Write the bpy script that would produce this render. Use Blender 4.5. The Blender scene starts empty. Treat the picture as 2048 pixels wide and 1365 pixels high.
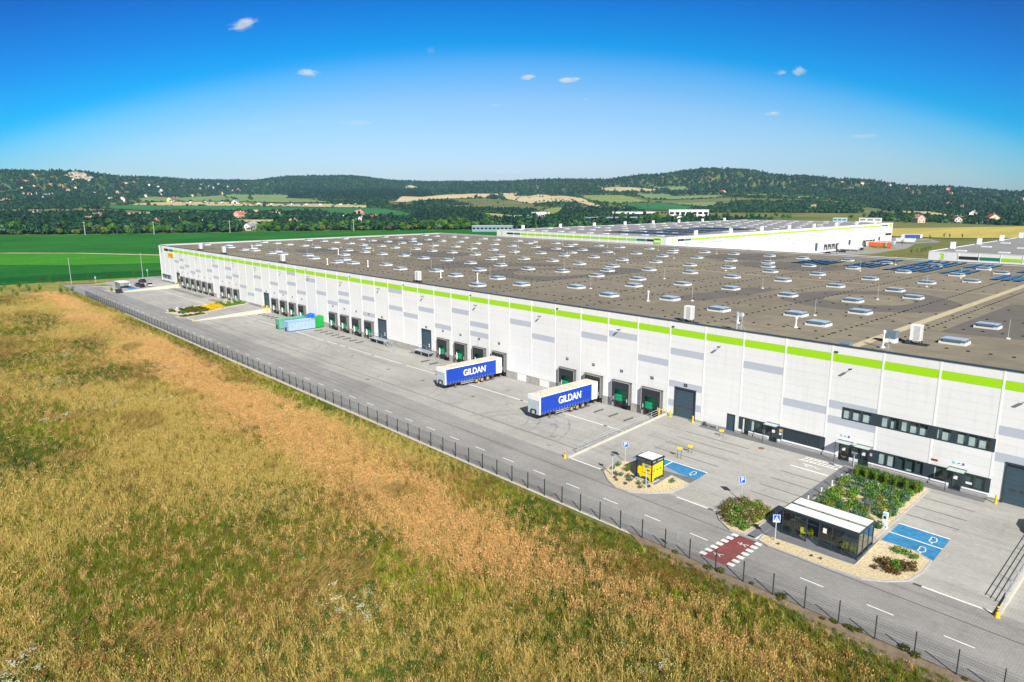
import bpy, bmesh, math, random
from mathutils import Vector, Matrix, noise as mnoise
from mathutils.geometry import tessellate_polygon
random.seed(11)
SC = bpy.context.scene
ROOTC = SC.collection

# ------------------------------------------------------------------ camera
cam_d = bpy.data.cameras.new("camera")
cam = bpy.data.objects.new("camera", cam_d)
ROOTC.objects.link(cam)
cam_d.sensor_width = 36.0
cam_d.lens = 24.058
cam_d.clip_start = 0.5
cam_d.clip_end = 60000
CAMP = Vector((292.38, -86.14, 32.36))
_yaw, _pitch, _roll = math.radians(-47.412), math.radians(11.625), math.radians(-0.158)
_f = Vector((math.sin(_yaw) * math.cos(_pitch), math.cos(_yaw) * math.cos(_pitch), -math.sin(_pitch)))
_r = Vector((math.cos(_yaw), -math.sin(_yaw), 0))
_u = _r.cross(_f)
_r2 = _r * math.cos(_roll) + _u * math.sin(_roll)
_u2 = -_r * math.sin(_roll) + _u * math.cos(_roll)
cam.matrix_world = Matrix(((_r2.x, _u2.x, -_f.x, CAMP.x), (_r2.y, _u2.y, -_f.y, CAMP.y), (_r2.z, _u2.z, -_f.z, CAMP.z), (0, 0, 0, 1)))
SC.camera = cam

# ------------------------------------------------------------------ world, sun, exposure
SUN_EL, SUN_AZ = math.radians(36.5), math.radians(119.0)      # azimuth from +Y towards +X
SUN_DIR = Vector((math.sin(SUN_AZ) * math.cos(SUN_EL), math.cos(SUN_AZ) * math.cos(SUN_EL), math.sin(SUN_EL)))
world = bpy.data.worlds.new("World")
SC.world = world
world.use_nodes = True
wn, wl = world.node_tree.nodes, world.node_tree.links
wn.clear()
w_out = wn.new("ShaderNodeOutputWorld")
w_bg = wn.new("ShaderNodeBackground")
w_sky = wn.new("ShaderNodeTexSky")
w_sky.sky_type = 'NISHITA'
w_sky.sun_disc = False
w_sky.sun_elevation = SUN_EL
w_sky.sun_rotation = SUN_AZ
w_sky.altitude = 100
w_sky.air_density = 1.0
w_sky.dust_density = 0.6
w_sky.ozone_density = 3.0
# a polarised sky: palest opposite the sun, deepest in the belt at right angles to it, plain again towards the sun
w_geo = wn.new("ShaderNodeNewGeometry")
w_dot = wn.new("ShaderNodeVectorMath"); w_dot.operation = 'DOT_PRODUCT'
w_dot.inputs[1].default_value = (-0.43875, 0.40150, -0.80393)
w_rng = wn.new("ShaderNodeMapRange")
w_rng.inputs['From Min'].default_value = -1.0
w_rng.inputs['From Max'].default_value = 1.0
w_mix = wn.new("ShaderNodeValToRGB")
_g = 0.62
_rs = ((-0.25, (.80, .92, 1.08)), (0.12, (.40, .72, 1.2)), (0.305, (.0, .64, 1.85)), (0.37, (.0, 1.10, 2.4)), (0.418, (.0, 1.55, 2.6)), (0.440, (.68, 1.88, 2.68)), (0.48, (1.55, 2.1, 2.6)), (0.56, (2.05, 2.2, 2.7)))
_cr = w_mix.color_ramp.elements
_cr[0].position = (_rs[0][0] + 1) / 2; _cr[0].color = tuple(v_ * _g for v_ in _rs[0][1]) + (1,)
_cr[1].position = (_rs[-1][0] + 1) / 2; _cr[1].color = tuple(v_ * _g for v_ in _rs[-1][1]) + (1,)
for dv, c_ in _rs[1:-1]:
    el_ = _cr.new((dv + 1) / 2); el_.color = tuple(v_ * _g for v_ in c_) + (1,)
w_mul = wn.new("ShaderNodeMixRGB"); w_mul.blend_type = 'MULTIPLY'; w_mul.inputs['Fac'].default_value = 1
wl.new(w_geo.outputs['Incoming'], w_dot.inputs[0])
w_neg = wn.new("ShaderNodeMath"); w_neg.operation = 'MULTIPLY'; w_neg.inputs[1].default_value = -1
wl.new(w_dot.outputs['Value'], w_neg.inputs[0])
wl.new(w_neg.outputs[0], w_rng.inputs['Value'])
wl.new(w_rng.outputs['Result'], w_mix.inputs['Fac'])
wl.new(w_sky.outputs['Color'], w_mul.inputs['Color1'])
wl.new(w_mix.outputs['Color'], w_mul.inputs['Color2'])
wl.new(w_mul.outputs['Color'], w_bg.inputs['Color'])
w_bg.inputs['Strength'].default_value = 0.05
wl.new(w_bg.outputs['Background'], w_out.inputs['Surface'])

sun_d = bpy.data.lights.new("sun", 'SUN')
sun_d.energy = 4.6
sun_d.angle = math.radians(0.55)
sun_d.color = (1.0, 0.955, 0.88)
sun = bpy.data.objects.new("sun", sun_d)
ROOTC.objects.link(sun)
sun.rotation_euler = SUN_DIR.to_track_quat('Z', 'Y').to_euler()

SC.view_settings.view_transform = 'Standard'
SC.view_settings.look = 'None'
SC.view_settings.exposure = 0.7
SC.view_settings.gamma = 1.0
SC.view_settings.use_curve_mapping = False
SC.cycles.max_bounces = 6
SC.cycles.diffuse_bounces = 2
SC.cycles.glossy_bounces = 2
SC.cycles.transmission_bounces = 3
SC.cycles.transparent_max_bounces = 12
SC.cycles.volume_bounces = 3
SC.cycles.use_denoising = True
SC.cycles.sample_clamp_indirect = 6

# ------------------------------------------------------------------ helpers
class MB:
    """collects faces, becomes one mesh object"""
    def __init__(s): s.v = []; s.f = []; s.m = []; s.cm = 0
    def face(s, pts):
        n = len(s.v); s.v.extend([tuple(p) for p in pts]); s.f.append(tuple(range(n, n + len(pts)))); s.m.append(s.cm)
    def box(s, x0, x1, y0, y1, z0, z1):
        n = len(s.v)
        s.v += [(x0, y0, z0), (x1, y0, z0), (x1, y1, z0), (x0, y1, z0), (x0, y0, z1), (x1, y0, z1), (x1, y1, z1), (x0, y1, z1)]
        for q in ((0, 3, 2, 1), (4, 5, 6, 7), (0, 1, 5, 4), (1, 2, 6, 5), (2, 3, 7, 6), (3, 0, 4, 7)):
            s.f.append(tuple(n + i for i in q)); s.m.append(s.cm)
        return s
    def bar(s, p0, p1, w, h=None):
        h = h or w
        p0, p1 = Vector(p0), Vector(p1); d = (p1 - p0).normalized()
        a = d.cross(Vector((0, 0, 1)))
        if a.length < 1e-3: a = Vector((1, 0, 0))
        a.normalize(); b = a.cross(d)
        n = len(s.v)
        for p in (p0, p1):
            for sa, sb in ((-1, -1), (1, -1), (1, 1), (-1, 1)):
                s.v.append(tuple(p + a * sa * w / 2 + b * sb * h / 2))
        for q in ((0, 1, 2, 3), (7, 6, 5, 4), (0, 4, 5, 1), (1, 5, 6, 2), (2, 6, 7, 3), (3, 7, 4, 0)):
            s.f.append(tuple(n + i for i in q)); s.m.append(s.cm)
        return s
    def cyl(s, p0, p1, r0, r1=None, n=8, caps=True):
        r1 = r0 if r1 is None else r1
        p0, p1 = Vector(p0), Vector(p1); d = (p1 - p0).normalized()
        a = d.cross(Vector((0, 0, 1)))
        if a.length < 1e-3: a = Vector((1, 0, 0))
        a.normalize(); b = a.cross(d); k = len(s.v)
        for p, r in ((p0, r0), (p1, r1)):
            for i in range(n):
                t = 2 * math.pi * i / n
                s.v.append(tuple(p + a * math.cos(t) * r + b * math.sin(t) * r))
        for i in range(n):
            j = (i + 1) % n
            s.f.append((k + i, k + n + i, k + n + j, k + j)); s.m.append(s.cm)
        if caps:
            s.f.append(tuple(k + i for i in range(n))); s.m.append(s.cm)
            s.f.append(tuple(k + n + i for i in reversed(range(n)))); s.m.append(s.cm)
        return s
    def prism(s, pts, z0, z1):
        n = len(pts); k = len(s.v)
        s.v += [(p[0], p[1], z0) for p in pts] + [(p[0], p[1], z1) for p in pts]
        s.f.append(tuple(k + n + i for i in range(n))); s.m.append(s.cm)
        s.f.append(tuple(k + i for i in reversed(range(n)))); s.m.append(s.cm)
        for i in range(n):
            j = (i + 1) % n
            s.f.append((k + i, k + j, k + n + j, k + n + i)); s.m.append(s.cm)
        return s
    def extr(s, prof, axis, a0, a1):
        """profile of 2-D points extruded along an axis ('x': profile is (y,z); 'y': profile is (x,z))"""
        n = len(prof); k = len(s.v)
        for a in (a0, a1):
            for p in prof:
                s.v.append((a, p[0], p[1]) if axis == 'x' else (p[0], a, p[1]))
        s.f.append(tuple(k + i for i in range(n))); s.m.append(s.cm)
        s.f.append(tuple(k + n + i for i in reversed(range(n)))); s.m.append(s.cm)
        for i in range(n):
            j = (i + 1) % n
            s.f.append((k + i, k + n + i, k + n + j, k + j)); s.m.append(s.cm)
        return s
    def mesh(s, name, mats, smooth=False, fix=True):
        me = bpy.data.meshes.new(name)
        me.from_pydata(s.v, [], s.f)
        if not isinstance(mats, (list, tuple)): mats = [mats]
        for m in mats: me.materials.append(m)
        if len(mats) > 1: me.polygons.foreach_set('material_index', s.m)
        if fix:
            bm = bmesh.new(); bm.from_mesh(me)
            bmesh.ops.recalc_face_normals(bm, faces=bm.faces[:])
            bm.to_mesh(me); bm.free()
        if smooth: me.polygons.foreach_set('use_smooth', [True] * len(me.polygons))
        me.update()
        return me
    def build(s, name, mats, parent=None, smooth=False, loc=None, fix=True):
        return obj(name, s.mesh(name, mats, smooth, fix), parent, loc)

def obj(name, me, parent=None, loc=None, rz=0.0, sc=None):
    o = bpy.data.objects.new(name, me)
    ROOTC.objects.link(o)
    if parent is not None: o.parent = parent
    if loc is not None: o.location = loc
    if rz: o.rotation_euler = (0, 0, rz)
    if sc is not None: o.scale = (sc, sc, sc) if not isinstance(sc, (tuple, list)) else sc
    return o

def tag(o, label=None, cat=None, group=None, kind=None):
    if label: o['label'] = label
    if cat: o['category'] = cat
    if group: o['group'] = group
    if kind: o['kind'] = kind
    return o

def empty(name, loc=(0, 0, 0), rz=0.0, label=None, cat=None, group=None):
    o = bpy.data.objects.new(name, None)
    ROOTC.objects.link(o)
    o.location = loc; o.rotation_euler = (0, 0, rz); o.empty_display_size = 0.2
    return tag(o, label, cat, group)

def copy_tree(o, parent=None):
    c = o.copy(); ROOTC.objects.link(c); c.parent = parent
    for k in ('label', 'category', 'group'):
        if parent is None and k in o: c[k] = o[k]
    for ch in list(o.children): copy_tree(ch, c)
    return c

def rect_minus(r, holes):
    """axis-aligned rectangle (x0,x1,z0,z1) minus holes -> list of rectangles"""
    out = [r]
    for h in holes:
        nx = []
        for a in out:
            x0, x1, z0, z1 = a
            if h[1] <= x0 or h[0] >= x1 or h[3] <= z0 or h[2] >= z1: nx.append(a); continue
            if h[0] > x0: nx.append((x0, h[0], z0, z1))
            if h[1] < x1: nx.append((h[1], x1, z0, z1))
            a0, a1 = max(x0, h[0]), min(x1, h[1])
            if h[2] > z0: nx.append((a0, a1, z0, h[2]))
            if h[3] < z1: nx.append((a0, a1, h[3], z1))
        out = nx
    return [q for q in out if q[1] - q[0] > .02 and q[3] - q[2] > .02]

def inside(p, poly):
    x, y = p[0], p[1]; c = False; n = len(poly); j = n - 1
    for i in range(n):
        xi, yi = poly[i][0], poly[i][1]; xj, yj = poly[j][0], poly[j][1]
        if (yi > y) != (yj > y) and x < (xj - xi) * (y - yi) / (yj - yi + 1e-12) + xi: c = not c
        j = i
    return c

def smooth(a, b, t):
    t = max(0.0, min(1.0, (t - a) / (b - a))); return t * t * (3 - 2 * t)

def nz(x, y, s, o=0.0):
    return mnoise.noise(Vector((x * s + o, y * s - o, o * 1.7)))

# ------------------------------------------------------------------ materials
MATS = {}
def mat(name, col, rough=0.6, metal=0.0, var=0.0, vs=0.4, bump=0.0, bs=8.0, spec=0.5, rnd=0.0, big=None):
    """principled with optional world-space colour variation, fine bump and per-object variation"""
    if name in MATS: return MATS[name]
    m = bpy.data.materials.new(name); m.use_nodes = True
    n, l = m.node_tree.nodes, m.node_tree.links
    b = n['Principled BSDF']
    b.inputs['Base Color'].default_value = (*col, 1)
    b.inputs['Roughness'].default_value = rough
    b.inputs['Metallic'].default_value = metal
    b.inputs['Specular IOR Level'].default_value = spec
    last = None
    geo = n.new('ShaderNodeNewGeometry')
    def noise_(scale, detail=4, rough_=.6):
        t = n.new('ShaderNodeTexNoise'); t.inputs['Scale'].default_value = scale
        t.inputs['Detail'].default_value = detail; t.inputs['Roughness'].default_value = rough_
        l.new(geo.outputs['Position'], t.inputs['Vector']); return t
    def mult(prev, fac_out, lo, hi):
        r = n.new('ShaderNodeMapRange')
        r.inputs['From Min'].default_value = .3; r.inputs['From Max'].default_value = .7
        r.inputs['To Min'].default_value = lo; r.inputs['To Max'].default_value = hi
        l.new(fac_out, r.inputs['Value'])
        x = n.new('ShaderNodeMixRGB'); x.blend_type = 'MULTIPLY'; x.inputs['Fac'].default_value = 1
        if prev is None: x.inputs['Color1'].default_value = (*col, 1)
        else: l.new(prev, x.inputs['Color1'])
        l.new(r.outputs['Result'], x.inputs['Color2']); return x.outputs['Color']
    if var:
        last = mult(last, noise_(vs).outputs['Fac'], 1 - var, 1 + var)
        last = mult(last, noise_(vs * 7, 3).outputs['Fac'], 1 - var * .5, 1 + var * .5)
    if big:
        last = mult(last, noise_(big[0], 3).outputs['Fac'], 1 - big[1], 1 + big[1])
    if rnd:
        oi = n.new('ShaderNodeObjectInfo')
        r = n.new('ShaderNodeMapRange'); r.inputs['To Min'].default_value = 1 - rnd; r.inputs['To Max'].default_value = 1 + rnd
        l.new(oi.outputs['Random'], r.inputs['Value'])
        x = n.new('ShaderNodeMixRGB'); x.blend_type = 'MULTIPLY'; x.inputs['Fac'].default_value = 1
        if last is None: x.inputs['Color1'].default_value = (*col, 1)
        else: l.new(last, x.inputs['Color1'])
        l.new(r.outputs['Result'], x.inputs['Color2']); last = x.outputs['Color']
    if last is not None: l.new(last, b.inputs['Base Color'])
    if bump:
        t = noise_(bs, 4)
        bp = n.new('ShaderNodeBump'); bp.inputs['Strength'].default_value = bump; bp.inputs['Distance'].default_value = .05
        l.new(t.outputs['Fac'], bp.inputs['Height']); l.new(bp.outputs['Normal'], b.inputs['Normal'])
    MATS[name] = m
    return m

def leafmat(name, c1, c2, rnd=.25, trans=.35, hue=.02, rough=.55):
    if name in MATS: return MATS[name]
    m = bpy.data.materials.new(name); m.use_nodes = True
    n, l = m.node_tree.nodes, m.node_tree.links
    b = n['Principled BSDF']; out = n['Material Output']
    oi = n.new('ShaderNodeObjectInfo'); geo = n.new('ShaderNodeNewGeometry')
    ri = n.new('ShaderNodeNewGeometry')
    mx = n.new('ShaderNodeMixRGB'); mx.inputs['Color1'].default_value = (*c1, 1); mx.inputs['Color2'].default_value = (*c2, 1)
    l.new(oi.outputs['Random'], mx.inputs['Fac'])
    hs = n.new('ShaderNodeHueSaturation')
    mr = n.new('ShaderNodeMapRange'); mr.inputs['To Min'].default_value = 1 - rnd; mr.inputs['To Max'].default_value = 1 + rnd
    l.new(ri.outputs['Random Per Island'], mr.inputs['Value'])
    l.new(mr.outputs['Result'], hs.inputs['Value']); l.new(mx.outputs['Color'], hs.inputs['Color'])
    l.new(hs.outputs['Color'], b.inputs['Base Color'])
    b.inputs['Roughness'].default_value = rough; b.inputs['Specular IOR Level'].default_value = .25
    tr = n.new('ShaderNodeBsdfTranslucent'); l.new(hs.outputs['Color'], tr.inputs['Color'])
    ms = n.new('ShaderNodeMixShader'); ms.inputs['Fac'].default_value = trans
    l.new(b.outputs['BSDF'], ms.inputs[1]); l.new(tr.outputs['BSDF'], ms.inputs[2]); l.new(ms.outputs['Shader'], out.inputs['Surface'])
    MATS[name] = m
    return m

def glassmat(name, tint, alpha):
    if name in MATS: return MATS[name]
    m = bpy.data.materials.new(name); m.use_nodes = True
    n, l = m.node_tree.nodes, m.node_tree.links
    out = n['Material Output']
    g = n.new('ShaderNodeBsdfGlossy'); g.inputs['Roughness'].default_value = .04; g.inputs['Color'].default_value = (.9, .95, 1, 1)
    t = n.new('ShaderNodeBsdfTransparent'); t.inputs['Color'].default_value = (*tint, 1)
    lw = n.new('ShaderNodeLayerWeight'); fr = n.new('ShaderNodeMath'); fr.operation = 'POWER'; fr.inputs[1].default_value = 4.0; l.new(lw.outputs['Facing'], fr.inputs[0])
    ad = n.new('ShaderNodeMath'); ad.operation = 'ADD'; ad.inputs[1].default_value = alpha
    l.new(fr.outputs[0], ad.inputs[0])
    mx = n.new('ShaderNodeMixShader'); l.new(ad.outputs[0], mx.inputs['Fac'])
    l.new(t.outputs['BSDF'], mx.inputs[1]); l.new(g.outputs['BSDF'], mx.inputs[2]); l.new(mx.outputs['Shader'], out.inputs['Surface'])
    MATS[name] = m
    return m

def clad_mat(name, col):
    m = mat(name, col, .45, var=.02, vs=.15, rnd=.02)
    n, l = m.node_tree.nodes, m.node_tree.links; b = n['Principled BSDF']; src = b.inputs['Base Color'].links[0].from_socket
    geo = n.new('ShaderNodeNewGeometry'); mp = n.new('ShaderNodeMapping'); mp.inputs['Scale'].default_value = (2.2, 2.2, .12); l.new(geo.outputs['Position'], mp.inputs['Vector'])
    t = n.new('ShaderNodeTexNoise'); t.inputs['Scale'].default_value = 1.0; t.inputs['Detail'].default_value = 4; l.new(mp.outputs['Vector'], t.inputs['Vector'])
    r = n.new('ShaderNodeMapRange'); r.inputs['From Min'].default_value = .52; r.inputs['From Max'].default_value = .75; r.inputs['To Min'].default_value = 1; r.inputs['To Max'].default_value = .92; l.new(t.outputs['Fac'], r.inputs['Value'])
    x = n.new('ShaderNodeMixRGB'); x.blend_type = 'MULTIPLY'; x.inputs['Fac'].default_value = 1; l.new(src, x.inputs['Color1']); l.new(r.outputs['Result'], x.inputs['Color2']); l.new(x.outputs['Color'], b.inputs['Base Color'])
    return m
WHITE = clad_mat('white_panel_paint', (.80, .805, .81))
TRIM = mat('white_trim_paint', (.86, .87, .88), .4)
GREYP = mat('grey_panel_paint', (.48, .52, .60), .45, var=.02, vs=.2)
GREEN = mat('lime_panel_paint', (.36, .70, .008), .45, var=.02, vs=.2)
DGREEN = mat('dark_green_panel_paint', (.02, .20, .12), .45)
BLACKP = mat('black_panel_paint', (.025, .028, .035), .45)
CONC = mat('plinth_concrete', (.36, .35, .32), .85, var=.22, vs=1.2, bump=.2, bs=5)
RETW = mat('retaining_wall_concrete', (.50, .48, .41), .8, var=.08, vs=1.0)
DARKM = mat('anthracite_metal', (.035, .055, .07), .4, var=.05, vs=1)
DOORM = mat('anthracite_door_panel', (.045, .085, .115), .4, var=.06, vs=.8)
RUBB = mat('black_rubber', (.02, .022, .025), .7)
DOCKG = mat('green_dock_door', (.01, .36, .16), .45, var=.05, vs=1)
SHELT = mat('dock_shelter_canvas', (.11, .11, .105), .75, var=.1, vs=2)
SHEDGE = mat('dock_shelter_edge', (.42, .42, .40), .6)
GALV = mat('galvanised_steel', (.50, .54, .58), .42, metal=.35, var=.1, vs=3)
YELL = mat('signal_yellow_paint', (.85, .55, .01), .45)
SIGNB = mat('traffic_blue', (.005, .10, .50), .4)
SIGNW = mat('sign_white', (.85, .85, .85), .45)
SIGNK = mat('sign_black', (.015, .016, .02), .5)
LINEW = mat('road_paint_white', (.78, .78, .76), .7, var=.12, vs=3)
LINEK = mat('dark_paving_line', (.075, .08, .085), .85, var=.15, vs=3)
BLUEP = mat('blue_bay_paint', (.03, .20, .40), .75, var=.22, vs=1.6, big=(.5, .12))
REDP = mat('red_crossing_paint', (.22, .06, .055), .8, var=.18, vs=2)
DPAVE = mat('dark_paving', (.15, .155, .165), .88, var=.14, vs=1.8, bump=.2, bs=14)
KERB = mat('kerb_stone', (.40, .39, .37), .85, var=.12, vs=2)
GRAVEL = mat('pale_gravel', (.60, .50, .31), .95, var=.35, vs=4.5, bump=.9, bs=18)
TYRE = mat('tyre_rubber', (.02, .02, .021), .85)
RIM = mat('dusty_rim', (.42, .33, .20), .6, metal=.2)
GLASSD = mat('dark_window_glass', (.015, .022, .026), .08, spec=.9)
CURT = mat('window_blind', (.74, .78, .76), .7, var=.2, vs=1.3)
HAZE_D = 0.00005
# ------------------------------------------------------------------ ground materials
def paving_mat(name, col):
    m = bpy.data.materials.new(name); m.use_nodes = True
    n, l = m.node_tree.nodes, m.node_tree.links
    b = n['Principled BSDF']; b.inputs['Roughness'].default_value = .9; b.inputs['Specular IOR Level'].default_value = .25
    geo = n.new('ShaderNodeNewGeometry')
    def nse(scale, stretch=(1, 1, 1), det=5, rough=.6):
        mp = n.new('ShaderNodeMapping'); mp.inputs['Scale'].default_value = stretch
        l.new(geo.outputs['Position'], mp.inputs['Vector'])
        t = n.new('ShaderNodeTexNoise'); t.inputs['Scale'].default_value = scale; t.inputs['Detail'].default_value = det; t.inputs['Roughness'].default_value = rough
        l.new(mp.outputs['Vector'], t.inputs['Vector']); return t.outputs['Fac']
    cur = None
    def mul(fac, lo, hi, a=.3, c=.7, tint=None):
        nonlocal cur
        r = n.new('ShaderNodeMapRange'); r.inputs['From Min'].default_value = a; r.inputs['From Max'].default_value = c
        r.inputs['To Min'].default_value = lo; r.inputs['To Max'].default_value = hi; l.new(fac, r.inputs['Value'])
        x = n.new('ShaderNodeMixRGB'); x.blend_type = 'MULTIPLY'; x.inputs['Fac'].default_value = 1
        if cur is None: x.inputs['Color1'].default_value = (*col, 1)
        else: l.new(cur, x.inputs['Color1'])
        l.new(r.outputs['Result'], x.inputs['Color2']); cur = x.outputs['Color']
    mul(nse(.06), .86, 1.12)
    mul(nse(.5, (.35, 1.6, 1)), .90, 1.08)
    mul(nse(3.5), .93, 1.06)
    mul(nse(.22, (.12, 2.6, 1), 3), .85, 1.0, .34, .44)      # long dirty wheel tracks along the lanes
    mul(nse(.9, (1.0, .22, 1), 4, .7), .88, 1.0, .30, .42)   # scuffs towards the docks
    # tone between bands of blocks laid in different loads
    sx = n.new('ShaderNodeSeparateXYZ'); l.new(geo.outputs['Position'], sx.inputs[0])
    br = n.new('ShaderNodeTexBrick'); br.inputs['Scale'].default_value = 1; br.inputs['Brick Width'].default_value = .44; br.inputs['Row Height'].default_value = .22
    br.inputs['Mortar Size'].default_value = .018; br.inputs['Color1'].default_value = (1.05, 1.05, 1.05, 1); br.inputs['Color2'].default_value = (.93, .93, .93, 1); br.inputs['Mortar'].default_value = (.72, .72, .72, 1)
    l.new(geo.outputs['Position'], br.inputs['Vector'])
    x = n.new('ShaderNodeMixRGB'); x.blend_type = 'MULTIPLY'; x.inputs['Fac'].default_value = 1
    l.new(cur, x.inputs['Color1']); l.new(br.outputs['Color'], x.inputs['Color2']); cur = x.outputs['Color']
    l.new(cur, b.inputs['Base Color'])
    MATS[name] = m
    return m
PAVE = paving_mat('block_paving', (.40, .39, .36))
PAVER = paving_mat('road_paving', (.315, .305, .29))

def field_mat(name, c1, c2, rows=None, sc=.02, dark=None):
    m = bpy.data.materials.new(name); m.use_nodes = True
    n, l = m.node_tree.nodes, m.node_tree.links
    b = n['Principled BSDF']; b.inputs['Roughness'].default_value = .95; b.inputs['Specular IOR Level'].default_value = .1
    geo = n.new('ShaderNodeNewGeometry')
    t = n.new('ShaderNodeTexNoise'); t.inputs['Scale'].default_value = sc; t.inputs['Detail'].default_value = 6; t.inputs['Roughness'].default_value = .62
    l.new(geo.outputs['Position'], t.inputs['Vector'])
    r = n.new('ShaderNodeMapRange'); r.inputs['From Min'].default_value = .36; r.inputs['From Max'].default_value = .64; l.new(t.outputs['Fac'], r.inputs['Value'])
    mx = n.new('ShaderNodeMixRGB'); mx.inputs['Color1'].default_value = (*c1, 1); mx.inputs['Color2'].default_value = (*c2, 1)
    l.new(r.outputs['Result'], mx.inputs['Fac']); cur = mx.outputs['Color']
    def mulv(out, lo, hi, a, c):
        nonlocal cur
        q = n.new('ShaderNodeMapRange'); q.inputs['From Min'].default_value = a; q.inputs['From Max'].default_value = c
        q.inputs['To Min'].default_value = lo; q.inputs['To Max'].default_value = hi; l.new(out, q.inputs['Value'])
        y = n.new('ShaderNodeMixRGB'); y.blend_type = 'MULTIPLY'; y.inputs['Fac'].default_value = 1
        l.new(cur, y.inputs['Color1']); l.new(q.outputs['Result'], y.inputs['Color2']); cur = y.outputs['Color']
    if rows:
        mp = n.new('ShaderNodeMapping'); mp.inputs['Rotation'].default_value = (0, 0, rows[0]); mp.inputs['Scale'].default_value = (rows[1], rows[1] * .03, 1)
        l.new(geo.outputs['Position'], mp.inputs['Vector'])
        t2 = n.new('ShaderNodeTexNoise'); t2.inputs['Scale'].default_value = 1; t2.inputs['Detail'].default_value = 3; l.new(mp.outputs['Vector'], t2.inputs['Vector'])
        mulv(t2.outputs['Fac'], 1 - rows[2], 1 + rows[2], .35, .65)
    t3 = n.new('ShaderNodeTexNoise'); t3.inputs['Scale'].default_value = .6; t3.inputs['Detail'].default_value = 3; l.new(geo.outputs['Position'], t3.inputs['Vector'])
    mulv(t3.outputs['Fac'], .8, 1.2, .3, .7)
    l.new(cur, b.inputs['Base Color'])
    MATS[name] = m
    return m

M_TERR = field_mat('rough_country', (.10, .14, .04), (.20, .20, .07), None, .008)
M_CROP = field_mat('green_crop', (.014, .120, .012), (.032, .170, .020), (.35, .35, .22), .012)
M_CROPB = field_mat('light_green_crop', (.04, .23, .010), (.07, .26, .014), (.35, .35, .16), .02)
M_CROPD = field_mat('dark_green_crop', (.006, .085, .010), (.012, .115, .012), (.35, .35, .25), .02)
M_VERGE = field_mat('dry_verge', (.30, .26, .06), (.20, .22, .05), None, .12)
M_MEADG = field_mat('meadow_soil', (.17, .145, .04), (.10, .105, .022), None, .25)
M_SOIL = mat('bare_soil', (.20, .15, .10), .95, var=.25, vs=1.5, bump=.4)
M_TAN = field_mat('dry_field', (.52, .44, .24), (.42, .36, .18), None, .01)
M_SAND = field_mat('sandy_field', (.60, .49, .29), (.50, .40, .22), None, .008)
M_LGREEN = field_mat('pale_green_field', (.16, .25, .09), (.21, .29, .12), (.2, .05, .1), .01)
M_MGREEN = field_mat('mid_green_field', (.035, .15, .045), (.05, .18, .06), (.5, .05, .12), .01)
M_OLIVE = field_mat('olive_pasture', (.20, .26, .06), (.27, .30, .09), None, .01)
M_WHEAT = field_mat('wheat_field', (.50, .40, .10), (.42, .36, .09), (.9, .05, .1), .01)
M_ROCK = mat('pale_limestone', (.44, .38, .29), .9, var=.45, vs=.06)

# ------------------------------------------------------------------ terrain
SKYL = [(-110,1.6),(-95,1.9),(-83.4,2.05),(-79.2,2.10),(-76.2,1.78),(-71.3,1.60),(-67.8,1.60),(-64.9,1.87),(-60.3,1.97),(-56.8,1.64),(-52.4,1.54),(-48.4,1.52),(-44.3,1.72),(-40.2,1.68),(-36.3,2.04),(-31.7,2.44),(-29.5,2.33),(-25.8,1.83),(-21.7,1.49),(-16.9,0.92),(-11.2,0.52),(0,0.5),(20,0.7)]
RIDG = [(-110,3400),(-83,3400),(-77,3400),(-72,4600),(-55,4800),(-50,3900),(-44,3600),(-38,3300),(-20,3100),(20,3000)]
def lerp_tab(tab, a):
    if a <= tab[0][0]: return tab[0][1]
    for (x0, y0), (x1, y1) in zip(tab, tab[1:]):
        if a <= x1:
            t = (a - x0) / (x1 - x0); t = t * t * (3 - 2 * t); return y0 + (y1 - y0) * t
    return tab[-1][1]
TX, TY = 292., -86.
def terr(x, y):
    """height of the country round the site: flat plain, then the valley floor rising to wooded hills"""
    dx, dy = x - TX, y - TY; d = math.hypot(dx, dy)
    if d < 700: return -1.3
    az = math.degrees(math.atan2(dx, dy))
    if az > 90: az -= 360
    az = max(-110, min(20, az))
    E = math.radians(lerp_tab(SKYL, az) - .17); D = lerp_tab(RIDG, az)
    zt = 32 + D * math.tan(E); k = min(1, zt / 110.)
    T = [(700, 0.), (1300, 10 * k), (2000, 30 * k), (2600, 32 + 2600 * math.tan(E * .25) if D < 4000 else 34 * k + 12), (D, zt), (D + 900, zt * .55), (D + 3000, zt * .4), (20000, zt * .3)]
    z = lerp_tab(T, d)
    w = min(1, max(0, (d - 1100) / 900))
    z += w * (5 * math.sin(x * .0041 + y * .0023) + 4 * math.sin(x * .0019 - y * .0057 + 1.3) + 2.5 * math.sin(x * .011 + y * .009)) * min(1, max(0, (D - d) / 500))
    return z - 1.3

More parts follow.
